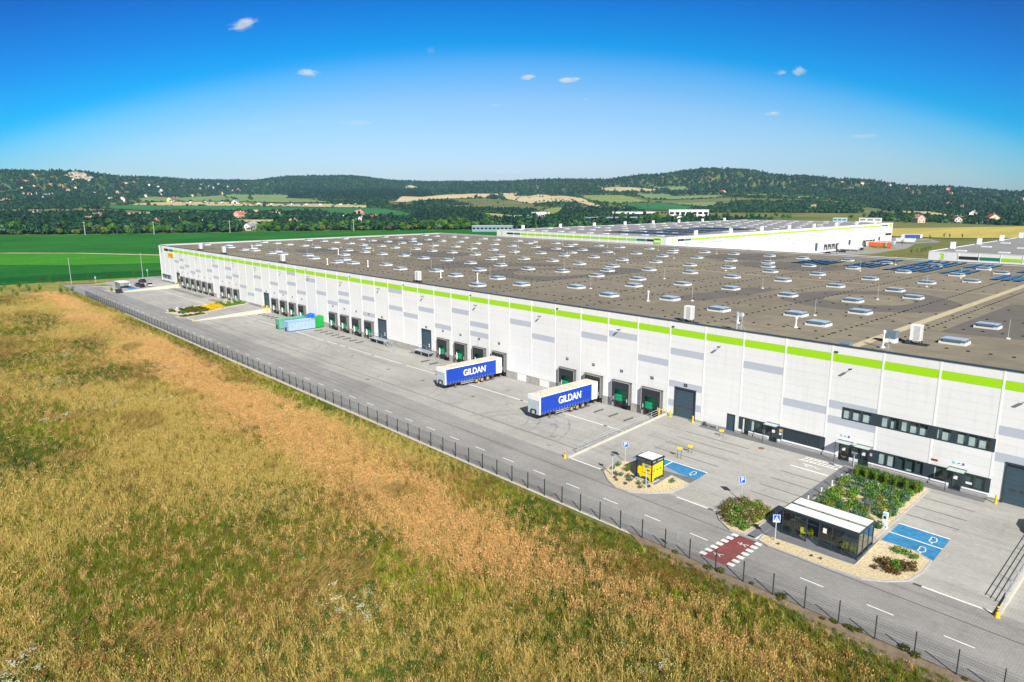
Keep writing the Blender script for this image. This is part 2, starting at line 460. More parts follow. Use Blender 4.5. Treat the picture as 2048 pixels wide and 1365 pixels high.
def build_terrain():
    rad = [0, 150, 350, 560, 690]
    r = 720
    while r < 5600: rad.append(r); r += 34 if r < 2800 else 55
    rad += [6200, 7000, 8000, 9500, 12000, 16000, 22000, 30000]
    azs = []; a = -122.0
    while a < 26: azs.append(a); a += .55
    while a < 238: azs.append(a); a += 4
    v = [(TX, TY, -1.3)]; f = []; n = len(azs)
    for r in rad[1:]:
        for a in azs:
            t = math.radians(a); x, y = TX + r * math.sin(t), TY + r * math.cos(t)
            v.append((x, y, terr(x, y)))
    for j in range(n):
        f.append((0, 1 + (j + 1) % n, 1 + j))
    for i in range(len(rad) - 2):
        for j in range(n):
            a0 = 1 + i * n + j; a1 = 1 + i * n + (j + 1) % n
            f.append((a0, a1, a1 + n, a0 + n))
    me = bpy.data.meshes.new('terrain'); me.from_pydata(v, [], f); me.materials.append(M_TERR)
    bm = bmesh.new(); bm.from_mesh(me); bmesh.ops.recalc_face_normals(bm, faces=bm.faces[:]); bm.to_mesh(me); bm.free()
    if me.polygons[0].normal.z < 0: me.flip_normals()
    me.polygons.foreach_set('use_smooth', [True] * len(me.polygons))
    tag(obj('terrain', me), 'valley floor rising to wooded hills beyond the warehouses', None, None, 'structure')
build_terrain()

def sheet(name, poly, m, z=None, off=1.6, maxlen=70., label=None, parent=None):
    """flat (z given) or terrain-draped polygon"""
    bm = bmesh.new()
    vs = [bm.verts.new((p[0], p[1], z if z is not None else 0)) for p in poly]
    bm.faces.new(vs)
    bmesh.ops.triangulate(bm, faces=bm.faces[:])
    if z is None:
        for _ in range(6):
            es = [e for e in bm.edges if e.calc_length() > maxlen]
            if not es: break
            bmesh.ops.subdivide_edges(bm, edges=es, cuts=1)
            bmesh.ops.triangulate(bm, faces=bm.faces[:])
        for q in bm.verts: q.co.z = terr(q.co.x, q.co.y) + off
    for q in bm.faces:
        q.normal_update()
        if q.normal.z < 0: q.normal_flip()
    me = bpy.data.meshes.new(name); bm.to_mesh(me); bm.free(); me.materials.append(m)
    o = obj(name, me, parent)
    if parent is None: tag(o, label, None, None, 'structure')
    return o

# far fields (world coordinates), in the order they lie one above the other
FIELDS = [
 ('M_LGREEN', [(-1801,445),(-2545,804),(-2647,1031),(-2581,1080),(-1353,581),(-1369,434),(-1461,371)], 'pale green field below the left hillside village'),
 ('M_TAN', [(-1375,336),(-1379,386),(-1315,565),(-1289,498),(-1217,710),(-1107,755),(-1029,700),(-1160,609),(-1215,524),(-1260,376),(-1325,311)], 'narrow dry tan field strip in the valley'),
 ('M_MGREEN', [(-1356,268),(-1254,374),(-1203,519),(-1137,598),(-978,719),(-727,627),(-638,552),(-860,520),(-971,580),(-1094,474),(-1158,356),(-1135,305),(-1233,252)], 'dark green field strip behind the village gardens'),
 ('M_LGREEN', [(-2645,1001),(-2468,1112),(-2364,1182),(-1784,876),(-1313,769),(-1307,643),(-1350,545)], 'broad pale green field below the pine wood'),
 ('M_SAND', [(-1251,897),(-1781,1291),(-1666,1303),(-1808,1647),(-1844,1931),(-1532,1607),(-1488,1382),(-1531,1236),(-1243,956)], 'long pale sandy field on the middle slope'),
 ('M_SAND', [(-2788,1970),(-3014,2171),(-2731,2041),(-2604,1908)], 'sandy clearing at the edge of the pine wood'),
 ('M_TAN', [(-723,758),(-578,695),(-516,671),(-471,616),(-554,636)], 'small dry field behind the dense tree clump'),
 ('M_SAND', [(-1868,1835),(-1849,1934),(-1533,1613),(-1736,1917),(-1674,1924),(-1348,1687),(-1182,1587),(-763,1168),(-753,1126),(-1106,1458),(-1215,1455),(-1212,1374),(-1363,1448),(-1488,1497)], 'ragged sandy slope with scattered bushes'),
 ('M_OLIVE', [(-1317,1690),(-1437,2018),(-1149,1762),(-904,1549),(-852,1332),(-1124,1544)], 'olive green pasture above the dark crop field'),
 ('M_MGREEN', [(-818,1295),(-842,1491),(-578,1272),(-475,1095),(-575,1059)], 'dark green crop field above the white industrial hall'),
 ('M_LGREEN', [(-1434,2104),(-1266,2134),(-995,1795),(-815,1803),(-780,1710),(-943,1675),(-1015,1682)], 'pale green field below the big wooded hill'),
 ('M_LGREEN', [(-824,1495),(-729,1450),(-636,1482),(-532,1248),(-627,1327)], 'pale green field right of the dark crop field'),
 ('M_TAN', [(-1658,2205),(-1580,2231),(-1365,2233),(-1365,2192),(-1470,2134),(-1511,2108)], 'dry tan field at the foot of the big wooded hill'),
 ('M_LGREEN', [(-1553,2260),(-1279,2290),(-968,1963),(-1198,2154),(-1355,2250)], 'thin green field strip under the forest edge'),
 ('M_OLIVE', [(-636,821),(-772,1002),(-789,1067),(-508,747),(-527,732)], 'olive pasture behind the white terraced buildings'),
 ('M_TAN', [(-181,1339),(-140,1390),(5,1069),(24,980),(-64,1083)], 'dry tan clearing among the right-hand trees'),
 ('M_TAN', [(-366,1366),(-377,1443),(-283,1224),(-286,1186)], 'small sandy clearing on the wooded knoll'),
 ('M_LGREEN', [(-805,1866),(-678,1877),(-562,1888),(-492,1696),(-749,1767)], 'green strip between the wooded knoll and the forest'),
 ('M_LGREEN', [(-440,1864),(-334,1954),(-195,2160),(-135,2089),(-312,1882)], 'pale green band below the right hillside'),
 ('M_TAN', [(-1040,215),(-1085,235),(-1092,290),(-1060,285),(-1030,240)], 'dry hilltop clearing among the left village trees'),
 ('M_TAN', [(-1130,165),(-1160,190),(-1050,195),(-1035,170)], 'dry grass plot left of the hilltop clearing'),
 ('M_TAN', [(-985,95),(-960,130),(-900,120),(-925,90)], 'dry garden plot at the far left of the village'),
 ('M_TAN', [(-690,285),(-660,330),(-600,330),(-630,275)], 'dry garden slope in the middle of the village'),
]
for mn, poly, lab in FIELDS:
    sheet('field', poly, globals()[mn], None, 1.8, 70, lab)
ROCKP = [(-2766,462),(-2815,468),(-2850,492),(-2900,500),(-2948,530),(-2940,552),(-2880,562),(-2830,550),(-2790,562),(-2735,549),(-2700,530),(-2690,500),(-2720,486)]
ro = sheet('rock_face', ROCKP, M_ROCK, None, 4, 22, 'pale quarried rock face near the left hilltop')
for q in ro.data.vertices:
    q.co.z += 7 * abs(nz(q.co.x, q.co.y, .02, 3)) + 3 * random.random()
far_road = [(-100, 1853), (-6, 1429), (60, 1150), (81, 986), (85, 941)]
pl = [(x - 6, y) for x, y in far_road] + [(x + 6, y) for x, y in reversed(far_road)]
sheet('country_road', pl, mat('pale_road', (.55, .52, .46), .9), None, 2, 60, 'pale country road winding up at the right edge')

# near fields left of the site and the wheat beyond warehouse 2
sheet('crop_field', [(-53,-75),(-54,-38),(-52,-25),(-49,-9),(-45,8),(-40,60),(-33,150),(-150,90),(-180,43),(-238,9),(-274,-27),(-300,-60),(-330,-140),(-53,-140)], M_CROP, -1.24, label='bright green crop field left of the warehouse, nearer half')
sheet('crop_field', [(-276,-22),(-300,-140),(-640,-140),(-545,5),(-485,122),(-428,258),(-345,396),(-300,440),(-60,420),(-33,155),(-152,96),(-182,48),(-238,14)], M_CROP, None, .12, 45, label='green crop field stretching to the village trees')
sheet('crop_strip', [(-170,-80),(-278,-62),(-276,-30),(-239,4),(-182,36),(-150,60),(-120,30),(-140,-9),(-170,-39)], M_CROPB, -1.228, label='lighter yellow-green strip of crop beside the field track')
sheet('crop_strip', [(-56,-75),(-57,-38),(-55,-22),(-52,-6),(-48,8),(-44,52),(-62,60),(-80,10),(-88,-30),(-92,-75)], M_CROPD, -1.226, label='dark strip of crop nearest the car park')
sheet('field_track', [(-277,-30),(-238,9),(-180,43),(-31,125),(-31,128.5),(-182,48),(-241,14),(-281,-25),(-330,-90),(-326,-95)], mat('track_dust', (.55, .47, .26), .95, var=.15, vs=.3), -1.22, label='pale dirt track crossing the green crop field')
sheet('wheat_field', [(15,742),(-150,560),(-60,520),(60,600),(110,600),(160,650),(330,760),(300,900),(106,890),(60,820)], M_WHEAT, None, .5, 45, label='golden wheat field beyond the second warehouse')
sheet('grass_bank', [(98,560),(125,560),(150,520),(180,420),(330,420),(330,150),(118,150),(118,372),(128,440),(124,520)], field_mat('green_brown_bank', (.13, .16, .035), (.20, .17, .06), None, .05), -1.22, label='green and brown grass bank between the second and third warehouses')
sheet('dry_verge', [(-54,-140),(-54,-38),(-52,-25),(-49,-9),(-45,8),(-36,100),(-33,150),(-20,150),(-30,20),(-34,-10),(-40,-24),(-40,-34),(-10,-34),(4,-36),(-2,-52),(0,-140)], M_VERGE, -1.215, label='dry yellow grass verge along the crop field')

# ------------------------------------------------------------------ the yard: z of the surface
RAMPS = [(-60., 4.5), (64., 89.), (234.3, 282.)]
def zramp(y): return 0.0 if y > -1.5 else (-1.2 if y < -22.3 else -1.2 * (-1.5 - y) / 20.8)
def zg(x, y):
    for a, b in RAMPS:
        if a <= x <= b: return zramp(y)
    return -1.2

def clip_y(poly, y, keep_above):
    out = []; n = len(poly)
    for i in range(n):
        p, q = poly[i], poly[(i + 1) % n]
        ip = (p[1] >= y) if keep_above else (p[1] <= y); iq = (q[1] >= y) if keep_above else (q[1] <= y)
        if ip: out.append(p)
        if ip != iq:
            t = (y - p[1]) / (q[1] - p[1]); out.append((p[0] + (q[0] - p[0]) * t, y))
    return out

def on_ramp(x): return any(a <= x <= b for a, b in RAMPS)
def drape(mb, poly, dz, th=0.0):
    """polygon laid on the yard surface dz above it; th > 0 gives it sides"""
    cx = sum(p[0] for p in poly) / len(poly)
    zf = zramp if on_ramp(cx) else (lambda y: -1.2)
    for lo, hi in ((-999, -22.3), (-22.3, -1.5), (-1.5, 999)):
        q = clip_y(clip_y(poly, lo, True), hi, False)
        if len(q) < 3: continue
        tri = tessellate_polygon([[Vector((p[0], p[1], 0)) for p in q]])
        for t in tri:
            pts = [(q[i][0], q[i][1], zf(q[i][1]) + dz) for i in t]
            a = (pts[1][0] - pts[0][0]) * (pts[2][1] - pts[0][1]) - (pts[1][1] - pts[0][1]) * (pts[2][0] - pts[0][0])
            mb.face(pts if a > 0 else pts[::-1])
    if th:
        n = len(poly)
        for i in range(n):
            p, q = poly[i], poly[(i + 1) % n]
            mb.face([(p[0], p[1], zf(p[1]) + dz), (p[0], p[1], zf(p[1]) + dz - th), (q[0], q[1], zf(q[1]) + dz - th), (q[0], q[1], zf(q[1]) + dz)])
    return mb

def patch(name, poly, m, dz, parent=None, th=0.0):
    return drape(MB(), poly, dz, th).build(name, m, parent, fix=False)

def band(p, q, w):
    d = Vector((q[0] - p[0], q[1] - p[1])).normalized(); n = Vector((-d.y, d.x)) * w / 2
    return [(p[0] + n.x, p[1] + n.y), (p[0] - n.x, p[1] - n.y), (q[0] - n.x, q[1] - n.y), (q[0] + n.x, q[1] + n.y)]

road = tag(sheet('road', [(-40,-33),(345,-33),(345,-22.3),(-34,-22.3),(-36,-28)], PAVER, -1.2), 'grey paved service road running along the fence', None, None, 'structure')
def slab(name, x0, x1, m, label):
    mb = MB(); ys = [-22.3, -1.5, .4] if on_ramp((x0 + x1) / 2) else [-22.3, .4]
    for a, b in zip(ys, ys[1:]):
        za, zb = (zramp(a), zramp(b)) if on_ramp((x0 + x1) / 2) else (-1.2, -1.2)
        mb.face([(x0, a, za), (x1, a, za), (x1, b, zb), (x0, b, zb)])
    return tag(mb.build(name, m, fix=False), label, None, None, 'structure')
yardA = slab('dock_yard', 4.5, 64, PAVE, 'pale paved dock yard at the far end of the facade')
yardB = slab('dock_yard', 89, 234.3, PAVE, 'long pale paved dock yard with two trailers')
yardC = slab('dock_yard', 282, 345, PAVE, 'paved dock yard past the right-hand ramp wall')
park0 = slab('car_park', -34, 4.5, PAVE, 'sloping paved car park at the far left corner')
park1 = slab('car_park', 64, 89, PAVE, 'sloping paved strip beside the yellow flower bed')
park2 = slab('car_park', 234.3, 282, PAVE, 'sloping paved car park in front of the offices')
sheet('side_road', [(-34,-1.5),(-18.4,-1.5),(-18.4,150),(-26,150),(-33,60),(-36,10)], PAVER, -.004, label='narrow service road beside the far end wall')

# lane dashes and markings, children of the surface they are painted on
me_d = MB(); me_d.face([(-1.05, -.07, 0), (1.05, -.07, 0), (1.05, .07, 0), (-1.05, .07, 0)])
dash = me_d.mesh('lane_dash', LINEW)
x = -30.0
while x < 340:
    if not (259.2 < x < 264) and not (74 < x < 79): obj('lane_dash', dash, road, (x, -28.8, -1.194))
    x += 5.76
def mark(name, p, q, w, m, parent, dz=.006): return patch(name, band(p, q, w), m, dz, parent)
for x0, x1 in ((-3, 4.5), (64, 68), (82, 89), (234.5, 240), (251, 256), (276.3, 281.7)):
    mark('edge_line', (x0, -22.35), (x1, -22.35), .22, LINEW, road)
mark('drain_line', (89.2, -8.65), (234, -8.65), .2, LINEW, yardB)
mark('drain_line', (5, -8.65), (63, -8.65), .2, LINEW, yardA)
mark('drain_line', (283, -8.65), (340, -8.65), .2, LINEW, yardC)
mark('drain_line', (89.2, -19.2), (234, -19.2), .12, LINEK, yardB)
mark('joint_line', (-20, -25.6), (340, -25.6), .1, LINEK, road)
for y in (-12.04, -9.51, -6.91, -4.51): mark('bay_line', (240.35, y), (250.15, y), .12, LINEK, park2)
mark('joint_line', (240.4, -4.5), (240.4, -14.3), .06, KERB, park2)
mark('bay_line', (256.45, -5.75), (261.1, -5.75), .22, LINEW, park2)
for y in (-8.0, -10.58, -13.0, -15.4): mark('bay_line', (256.3, y), (261.2, y), .12, LINEK, park2)
for y in (-4.4, -7.03, -9.55): mark('bay_line', (271.0, y), (275.9, y), .12, LINEK, park2)
for k in range(9):      # hatched strip beside the disabled bay
    x0 = 256.7 + k * .52; mark('hatch_line', (x0, -3.4), (x0 + .42, -2.15), .13, LINEW, park2)
mark('hatch_line', (256.4, -3.4), (261.2, -3.4), .16, LINEW, park2); mark('hatch_line', (256.7, -2.12), (261.3, -2.12), .14, LINEW, park2)
# blue bays
for poly in ([(240.3,-14.35),(250.05,-14.5),(250.16,-17.1),(247.6,-16.9),(245.0,-16.25),(240.3,-16.85)], [(271.2,-12.05),(275.8,-12.09),(275.85,-17.3),(274,-16.75),(271.0,-16.85)], [(-10,-14.2),(0,-14.3),(0,-17),(-10,-17)]):
    pk = park0 if poly[0][0] < 0 else park2
    patch('blue_bay', poly, BLUEP, .005, pk)
mark('bay_line', (240.3, -14.4), (250.1, -14.5), .18, LINEW, park2, .009); mark('bay_line', (245.0, -14.5), (245.0, -16.3), .16, LINEW, park2, .009)
mark('bay_line', (271.1, -12.07), (275.8, -12.1), .16, LINEW, park2, .009); mark('bay_line', (271.05, -14.48), (275.85, -14.55), .16, LINEW, park2, .009)
def outline_mark(name, pts, w, parent, dz=.010):
    mb = MB()
    for a, b in zip(pts, pts[1:]): drape(mb, band(a, b, w), dz)
    return mb.build(name, LINEW, parent, fix=False)
def car_symbol(cx, cy, s, parent):
    pts = [(-.75,-.28),(-.62,-.42),(-.2,-.42),(0,-.30),(.35,-.42),(.62,-.36),(.75,-.05),(.62,.22),(.3,.38),(-.1,.36),(-.5,.22),(-.72,.05),(-.75,-.28)]
    outline_mark('charging_symbol', [(cx + y_ * s, cy - x_ * s) for x_, y_ in pts], .09, parent)
    outline_mark('charging_symbol', [(cx + .1 * s, cy - .72 * s), (cx - .05 * s, cy - .98 * s), (cx + .2 * s, cy - 1.05 * s)], .09, parent)
car_symbol(248.9, -15.7, .75, park2); car_symbol(274.7, -13.3, .75, park2); car_symbol(274.5, -15.9, .75, park2)
wc = [(math.cos(t) * .5, math.sin(t) * .5) for t in [i * .4 for i in range(0, 13)]]
outline_mark('wheelchair_symbol', [(258.2 + a * .8, -4.55 + b * .6) for a, b in wc], .1, park2)
outline_mark('wheelchair_symbol', [(257.3, -4.2), (258.2, -4.5), (258.8, -4.3), (259.3, -4.75), (259.7, -4.6)], .1, park2)
# red pedestrian crossing: field, white blocks, walking figures
patch('red_crossing', [(260.35,-25.6),(262.75,-25.6),(263.05,-31.9),(260.1,-31.9)], REDP, .006, road)
for k in range(7):
    y = -25.8 - k * .92
    for x_ in (260.3 - k * .035, 262.85 + k * .035): patch('crossing_block', [(x_ - .34, y - .26), (x_ + .34, y - .26), (x_ + .34, y + .26), (x_ - .34, y + .26)], LINEW, .010, road)
for cx, cy in ((261.8, -27.0), (261.1, -30.5)):
    outline_mark('walker_symbol', [(cx - .5, cy), (cx + .1, cy), (cx + .55, cy + .28)], .09, road); outline_mark('walker_symbol', [(cx + .1, cy), (cx + .5, cy - .3)], .09, road); outline_mark('walker_symbol', [(cx - .2, cy + .3), (cx - .1, cy - .3)], .09, road)
for k in range(12):
    patch('crossing_block', [(76.4 - k * .02, -25.5 - k * .55), (76.9, -25.5 - k * .55), (76.9, -25.2 - k * .55), (76.4, -25.2 - k * .55)], REDP if k % 2 else LINEW, .008, road)
    patch('crossing_block', [(-23.4, -25.4 - k * .45), (-22.6, -25.4 - k * .45), (-22.6, -25.15 - k * .45), (-23.4, -25.15 - k * .45)], REDP if k % 2 else LINEW, .008, road)
patch('path_mark', [(261.2,-25.05),(262.5,-25.05),(262.5,-24.7),(261.2,-24.7)], LINEW, .012, road); patch('path_mark', [(262.05,-24.7),(262.5,-24.7),(262.5,-23.6),(262.05,-23.6)], LINEW, .012, road)
# dark paved walks
for poly in ([(240.6,-1.75),(261.3,-1.75),(261.3,-1.5),(276,-1.5),(276,-.02),(240.6,-.02)], [(261.3,-1.75),(262.7,-1.75),(262.5,-13.7),(262.3,-16.5),(262.0,-25.0),(261.1,-25.0),(261.1,-16)], ):
    patch('paved_walk', poly, DPAVE, .012, park2)
patch('paved_walk', [(262.1,-16.6),(263.0,-16.6),(263.1,-17.8),(270.9,-17.8),(270.9,-23.0),(262.3,-23.6)], DPAVE, .045, park2, .05)
patch('paved_walk', [(241.6,-17.9),(250.1,-16.9),(250.1,-18.6),(247.3,-18.15),(247.4,-21.6),(244.2,-21.7),(244.1,-19.2),(241.9,-18.1)], DPAVE, .012, park2)
patch('paved_walk', [(74.5,-1.3),(85,-1.3),(85,-.02),(74.5,-.02)], DPAVE, .012, park1)
patch('paved_walk', [(-18,-1.3),(1.5,-1.3),(1.5,-.02),(-18,-.02)], DPAVE, .012, park0)
# gullies and manhole covers
def cover(name, x, y, r, m, par):
    mb = MB(); z = zg(x, y)
    s = (1.2 / 20.8) if (on_ramp(x) and -22.3 < y < -1.5) else 0
    pts = [(x + math.cos(t) * r, y + math.sin(t) * r, z + math.sin(t) * r * s + .012) for t in [i * math.pi / 8 for i in range(16)]]
    mb.face(pts); mb.build(name, m, par, fix=False)
RUST = mat('rusty_cast_iron', (.22, .12, .06), .8, var=.2, vs=6)
cover('manhole_cover', 251.2, -3.25, .42, RUST, park2); cover('manhole_cover', 271.9, -19.9, .48, mat('grey_cast_iron', (.07, .075, .08), .7), park2)
for x_ in (160, 176, 188, 203): cover('manhole_cover', x_, -11.3 - (x_ % 3), .4, RUST, yardB)
cover('manhole_cover', 180, -20.5, .4, RUST, yardB)
for x_ in (100, 124, 151, 162.5, 186, 210.5, 234 - 5): patch('gully_grate', [(x_ - .35, -8.9), (x_ + .35, -8.9), (x_ + .35, -8.5), (x_ - .35, -8.5)], LINEK, .011, yardB)
for x_ in (255.4, 276.1, 240.0): patch('gully_grate', [(x_ - .35, -22.55), (x_ + .35, -22.55), (x_ + .35, -22.2), (x_ - .35, -22.2)], LINEK, .011, road)
# planting beds with kerbs
def bed(poly, m, label, dz=.10):
    c = Vector((sum(p[0] for p in poly) / len(poly), sum(p[1] for p in poly) / len(poly)))
    o = patch('planting_bed', poly, m, dz, None, .02); tag(o, label, None, None, 'structure')
    mb = MB(); n = len(poly)
    out = [(p[0] + (p[0] - c.x) / max(.1, (Vector(p) - c).length) * .16, p[1] + (p[1] - c.y) / max(.1, (Vector(p) - c).length) * .16) for p in poly]
    for i in range(n):
        j = (i + 1) % n; drape(mb, [poly[i], poly[j], out[j], out[i]], dz + .02, .14)
    mb.build('kerb', KERB, o, fix=False)
    return o
bed([(240.4,-18.7),(239.9,-20.7),(240.6,-22.8),(242.6,-24.4),(244.5,-25.4),(246.3,-25.2),(248.1,-23.95),(249.8,-21.9),(250.1,-19.5),(250.05,-18.65),(247.3,-18.2),(247.4,-21.65),(244.1,-21.75),(244.0,-19.3),(241.9,-18.15)], GRAVEL, 'pale gravel bed round the yellow and black kiosk')
bed([(256.5,-18.6),(256.1,-20.3),(256.3,-22.4),(257.5,-23.95),(259.4,-25.2),(260.95,-25.0),(260.95,-18.6),(258.9,-18.0)], GRAVEL, 'rounded gravel bed of pink flowering shrubs')
bed([(262.75,-2.0),(270.85,-1.95),(270.6,-11.8),(270.5,-16.7),(263.0,-16.5),(262.5,-13.6)], GRAVEL, 'square gravel bed of green shrubs before the offices')
bed([(262.6,-25.1),(262.4,-23.7),(270.95,-23.1),(270.95,-17.0),(274.0,-16.85),(275.65,-17.6),(275.7,-20.2),(275.2,-22.4),(273.9,-23.9),(272.3,-24.95),(268.3,-25.4),(263.8,-25.5)], GRAVEL, 'gravel bed curving round the glass smoking shelter')
_lb = bed([(64.3,-20),(67.2,-24),(74.5,-22.6),(77.5,-15.5),(74.5,-1.6),(64.3,-1.6)], GRAVEL, 'long bed of yellow flowers between the dock yards')
_nb = bed([(78.4,-24.4),(76.8,-21.5),(78.6,-15.8),(81.4,-16.2),(81,-22.5)], GRAVEL, 'narrow green bed beside the long yellow flower bed')
bed([(-24.6,-24),(-30.5,-24.4),(-28,-19.8),(-20,-18.4),(-17,-20)], M_VERGE, 'dry grass island in the far left car park')
bed([(-6.4,-24.6),(3.5,-22.6),(3.8,-20.4),(-4,-20.8)], GRAVEL, 'gravel island beside the far left shelter')

M_COVO = field_mat('olive_ground_cover', (.075, .085, .008), (.12, .12, .012), None, .8); M_COVY = field_mat('yellow_ground_cover', (.75, .52, .01), (.62, .46, .01), None, .8); M_COVG = field_mat('green_ground_cover', (.06, .14, .012), (.10, .19, .02), None, .8)
patch('ground_cover', [(65.2,-18.5),(72,-21.0),(76.6,-15.5),(75.6,-13),(65,-13)], M_COVO, .20, _lb, .08)
patch('ground_cover', [(65,-13),(75.6,-13),(74.6,-8.3),(65,-8.3)], M_COVY, .22, _lb, .08)
patch('ground_cover', [(65,-8.3),(74.6,-8.3),(73.8,-2.2),(65,-2.2)], M_COVG, .24, _lb, .08)
patch('ground_cover', [(78.6,-23.5),(77.4,-21.5),(78.9,-16.2),(81.1,-16.5),(80.7,-22.3)], M_COVO, .18, _nb, .06)

# curved tyre marks and oil spots left on the yard
TYM = mat('tyre_mark', (.285, .28, .27), .92, var=.2, vs=.8); OIL = mat('oil_stain', (.24, .235, .225), .8, var=.25, vs=2)
rm0 = random.Random(4)
for cx, cy, r, a0, a1 in ((222, -20.5, 8.5, 1.7, 3.2), (224, -21, 11, 1.8, 3.1), (212, -21, 9, .1, 1.4), (199, -21.5, 10, 1.7, 3.0), (188, -21, 9, .1, 1.3), (228, -20, 6.5, 1.6, 2.9), (176, -21.5, 11, 1.6, 2.9), (140, -21, 10, .2, 1.4), (215, -22, 12, .2, 1.2)):
    for w_ in (0, 1.9):
        mb = MB(); n_ = 16
        for k in range(n_):
            if rm0.random() < .12: continue
            ta, tb = a0 + (a1 - a0) * k / n_, a0 + (a1 - a0) * (k + 1) / n_
            q = [(cx + (r + w_ + e) * math.cos(t), cy + (r + w_ + e) * math.sin(t)) for t, e in ((ta, -.11), (ta, .11), (tb, .11), (tb, -.11))]
            if all(-22.2 < p[1] < -3 for p in q): mb.face([(p[0], p[1], -1.2 + .007 + w_ * .0005) for p in q])
        if mb.f: mb.build('tyre_mark', TYM, yardB, fix=False)
for _ in range(46):
    x_, y_ = rm0.uniform(92, 232), rm0.uniform(-21, -2.5); r_ = rm0.uniform(.15, .6)
    mb = MB(); mb.face([(x_ + math.cos(t) * r_ * rm0.uniform(.7, 1.3), y_ + math.sin(t) * r_ * rm0.uniform(.6, 1.1), -1.1915) for t in [k * .628 for k in range(10)]]); mb.build('oil_stain', OIL, yardB, fix=False)
# ------------------------------------------------------------------ lettering
_tcache = {}
def text_mesh(s, size, m, off=0.0, ext=0.004, shear=0.0, space=1.0):
    key = (s, size, m.name, off, shear, space)
    if key in _tcache: return _tcache[key]
    cu = bpy.data.curves.new('lettering', 'FONT')
    cu.body = s; cu.size = size; cu.offset = off; cu.extrude = ext; cu.align_x = 'CENTER'; cu.align_y = 'CENTER'; cu.shear = shear; cu.space_character = space; cu.resolution_u = 3
    t = bpy.data.objects.new('lettering_source', cu); ROOTC.objects.link(t)
    bpy.context.view_layer.update()
    me = bpy.data.meshes.new_from_object(t.evaluated_get(bpy.context.evaluated_depsgraph_get()))
    bpy.data.objects.remove(t); bpy.data.curves.remove(cu)
    me.materials.clear(); me.materials.append(m); me.name = 'lettering'
    _tcache[key] = me
    return me
def text_on(s, size, m, parent, loc, rot, name='lettering', sx=1.0, **k):
    o = obj(name, text_mesh(s, size, m, **k), parent, loc); o.rotation_euler = rot; o.scale = (sx, 1, 1); return o
RX = math.pi / 2                     # reads on a wall that faces -Y

# ------------------------------------------------------------------ warehouse 1
W1 = empty('warehouse', (0, 0, 0), 0, 'huge white warehouse with lime green stripe, long dock facade and grey roof', 'warehouse')
TOP = 14.67; X0, X1, YD = -18.15, 330.0, 145.0
DOCKS = [1, 2, 3, 4, 5, 6, 8, 9, 10, 15, 16, 17, 18, 21, 22, 23, 24, 29, 30, 31, 32, 35, 36, 37, 38, 48, 49, 50, 51]
ROLL = [(1.7, 5.3), (85.2, 88.75), (151.2, 154.75), (169.2, 172.65), (235.3, 238.9), (277.25, 280.95)]
opens = [(6 * i + 1.55, 6 * i + 5.05, -1.3, 3.35) for i in DOCKS]
opens += [(a, b, -.1, 4.62) for a, b in ROLL]
opens += [(244.25, 245.4, -.1, 2.4), (246.0, 252.35, .62, 2.45), (246.55, 247.55, -.1, 2.45), (250.6, 251.75, -.1, 2.4), (252.4, 258.1, .68, 2.42),
          (259.85, 261.2, -.1, 2.4), (261.2, 262.25, .68, 2.3), (262.25, 263.5, -.1, 2.4), (263.5, 276.1, .68, 2.38), (272.2, 273.4, -.1, 2.4), (259.85, 276.05, 5.4, 6.93),
          (-17.4, -5.9, 1.1, 2.75)]
core = MB()
for r in rect_minus((X0 + .1, X1, -1.3, TOP - .2), [(o_[0] + .01, o_[1] - .01, o_[2], o_[3]) for o_ in opens]):
    core.box(r[0], r[1], -.03, .3, r[2], r[3])
core.build('wall_core', mat('joint_grey', (.74, .75, .77), .8), W1)  # pale grey core, seen only in the gaps between panels
back = MB(); back.box(X0 + .1, X1, .55, .6, -1.3, TOP - .3); back.build('inner_lining', mat('dark_interior', (.012, .013, .015), .9), W1)
GREYS = {(0, 8), (1, 6), (1, 9), (2, 7), (3, 5), (4, 6), (6, 7), (7, 5), (7, 9), (9, 6), (9, 9), (10, 7), (11, 4), (12, 2), (13, 4), (13, 8), (15, 7), (16, 5), (17, 8), (17, 11), (18, 6), (19, 10), (20, 7), (21, 5), (22, 6), (22, 8), (24, 4), (24, 8), (26, 7), (26, 11), (27, 6), (28, 8), (29, 5), (30, 9), (31, 5), (31, 7), (33, 9), (34, 7), (36, 9), (37, 10), (38, 7), (39, 1), (39, 4), (39, 9), (41, 9), (42, 5), (43, 4), (43, 6), (46, 4), (46, 7), (48, 9), (50, 6), (51, 8), (53, 5)}
def plate(z0, z1, holes, x0, x1):
    mb = MB()
    for r in rect_minus((x0, x1, z0, z1), holes): mb.box(r[0], r[1], -.05, -.025, r[2], r[3])
    return mb
_full = {}
rest = MB()
for i in range(-3, 55):
    xa, xb = max(6 * i, X0), 6 * i + 6
    for r in range(14):
        za, zb = (r + .5 if r else .27) + .008, r + 1.5 - .008
        if r == 13: zb = TOP - .1
        m = WHITE; nm = 'wall_panel'
        if r == 12 and i >= -2: m = BLACKP if i == -2 else DGREEN if i == -1 else GREEN; nm = 'stripe_panel'
        elif (i, r) in GREYS: m = GREYP; nm = 'grey_panel'
        hs = [h for h in opens if h[0] < xb and h[1] > xa and h[2] < zb and h[3] > za]
        if nm == 'wall_panel' and not (26 <= i <= 47):
            for q in rect_minus((xa, xb, za, zb), hs): rest.box(q[0], q[1], -.05, -.025, q[2], q[3])
            continue
        if not hs and i > -3:
            key = (m.name, r if r in (0, 13) else -1)
            if key not in _full: _full[key] = plate(za - r, zb - r, [], 0, 6).mesh(nm, m)
            obj(nm, _full[key], W1, (6 * i, 0, r))
        else:
            for q in rect_minus((xa, xb, za, zb), hs): MB().box(q[0], q[1], -.05, -.025, q[2], q[3]).build(nm, m, W1)
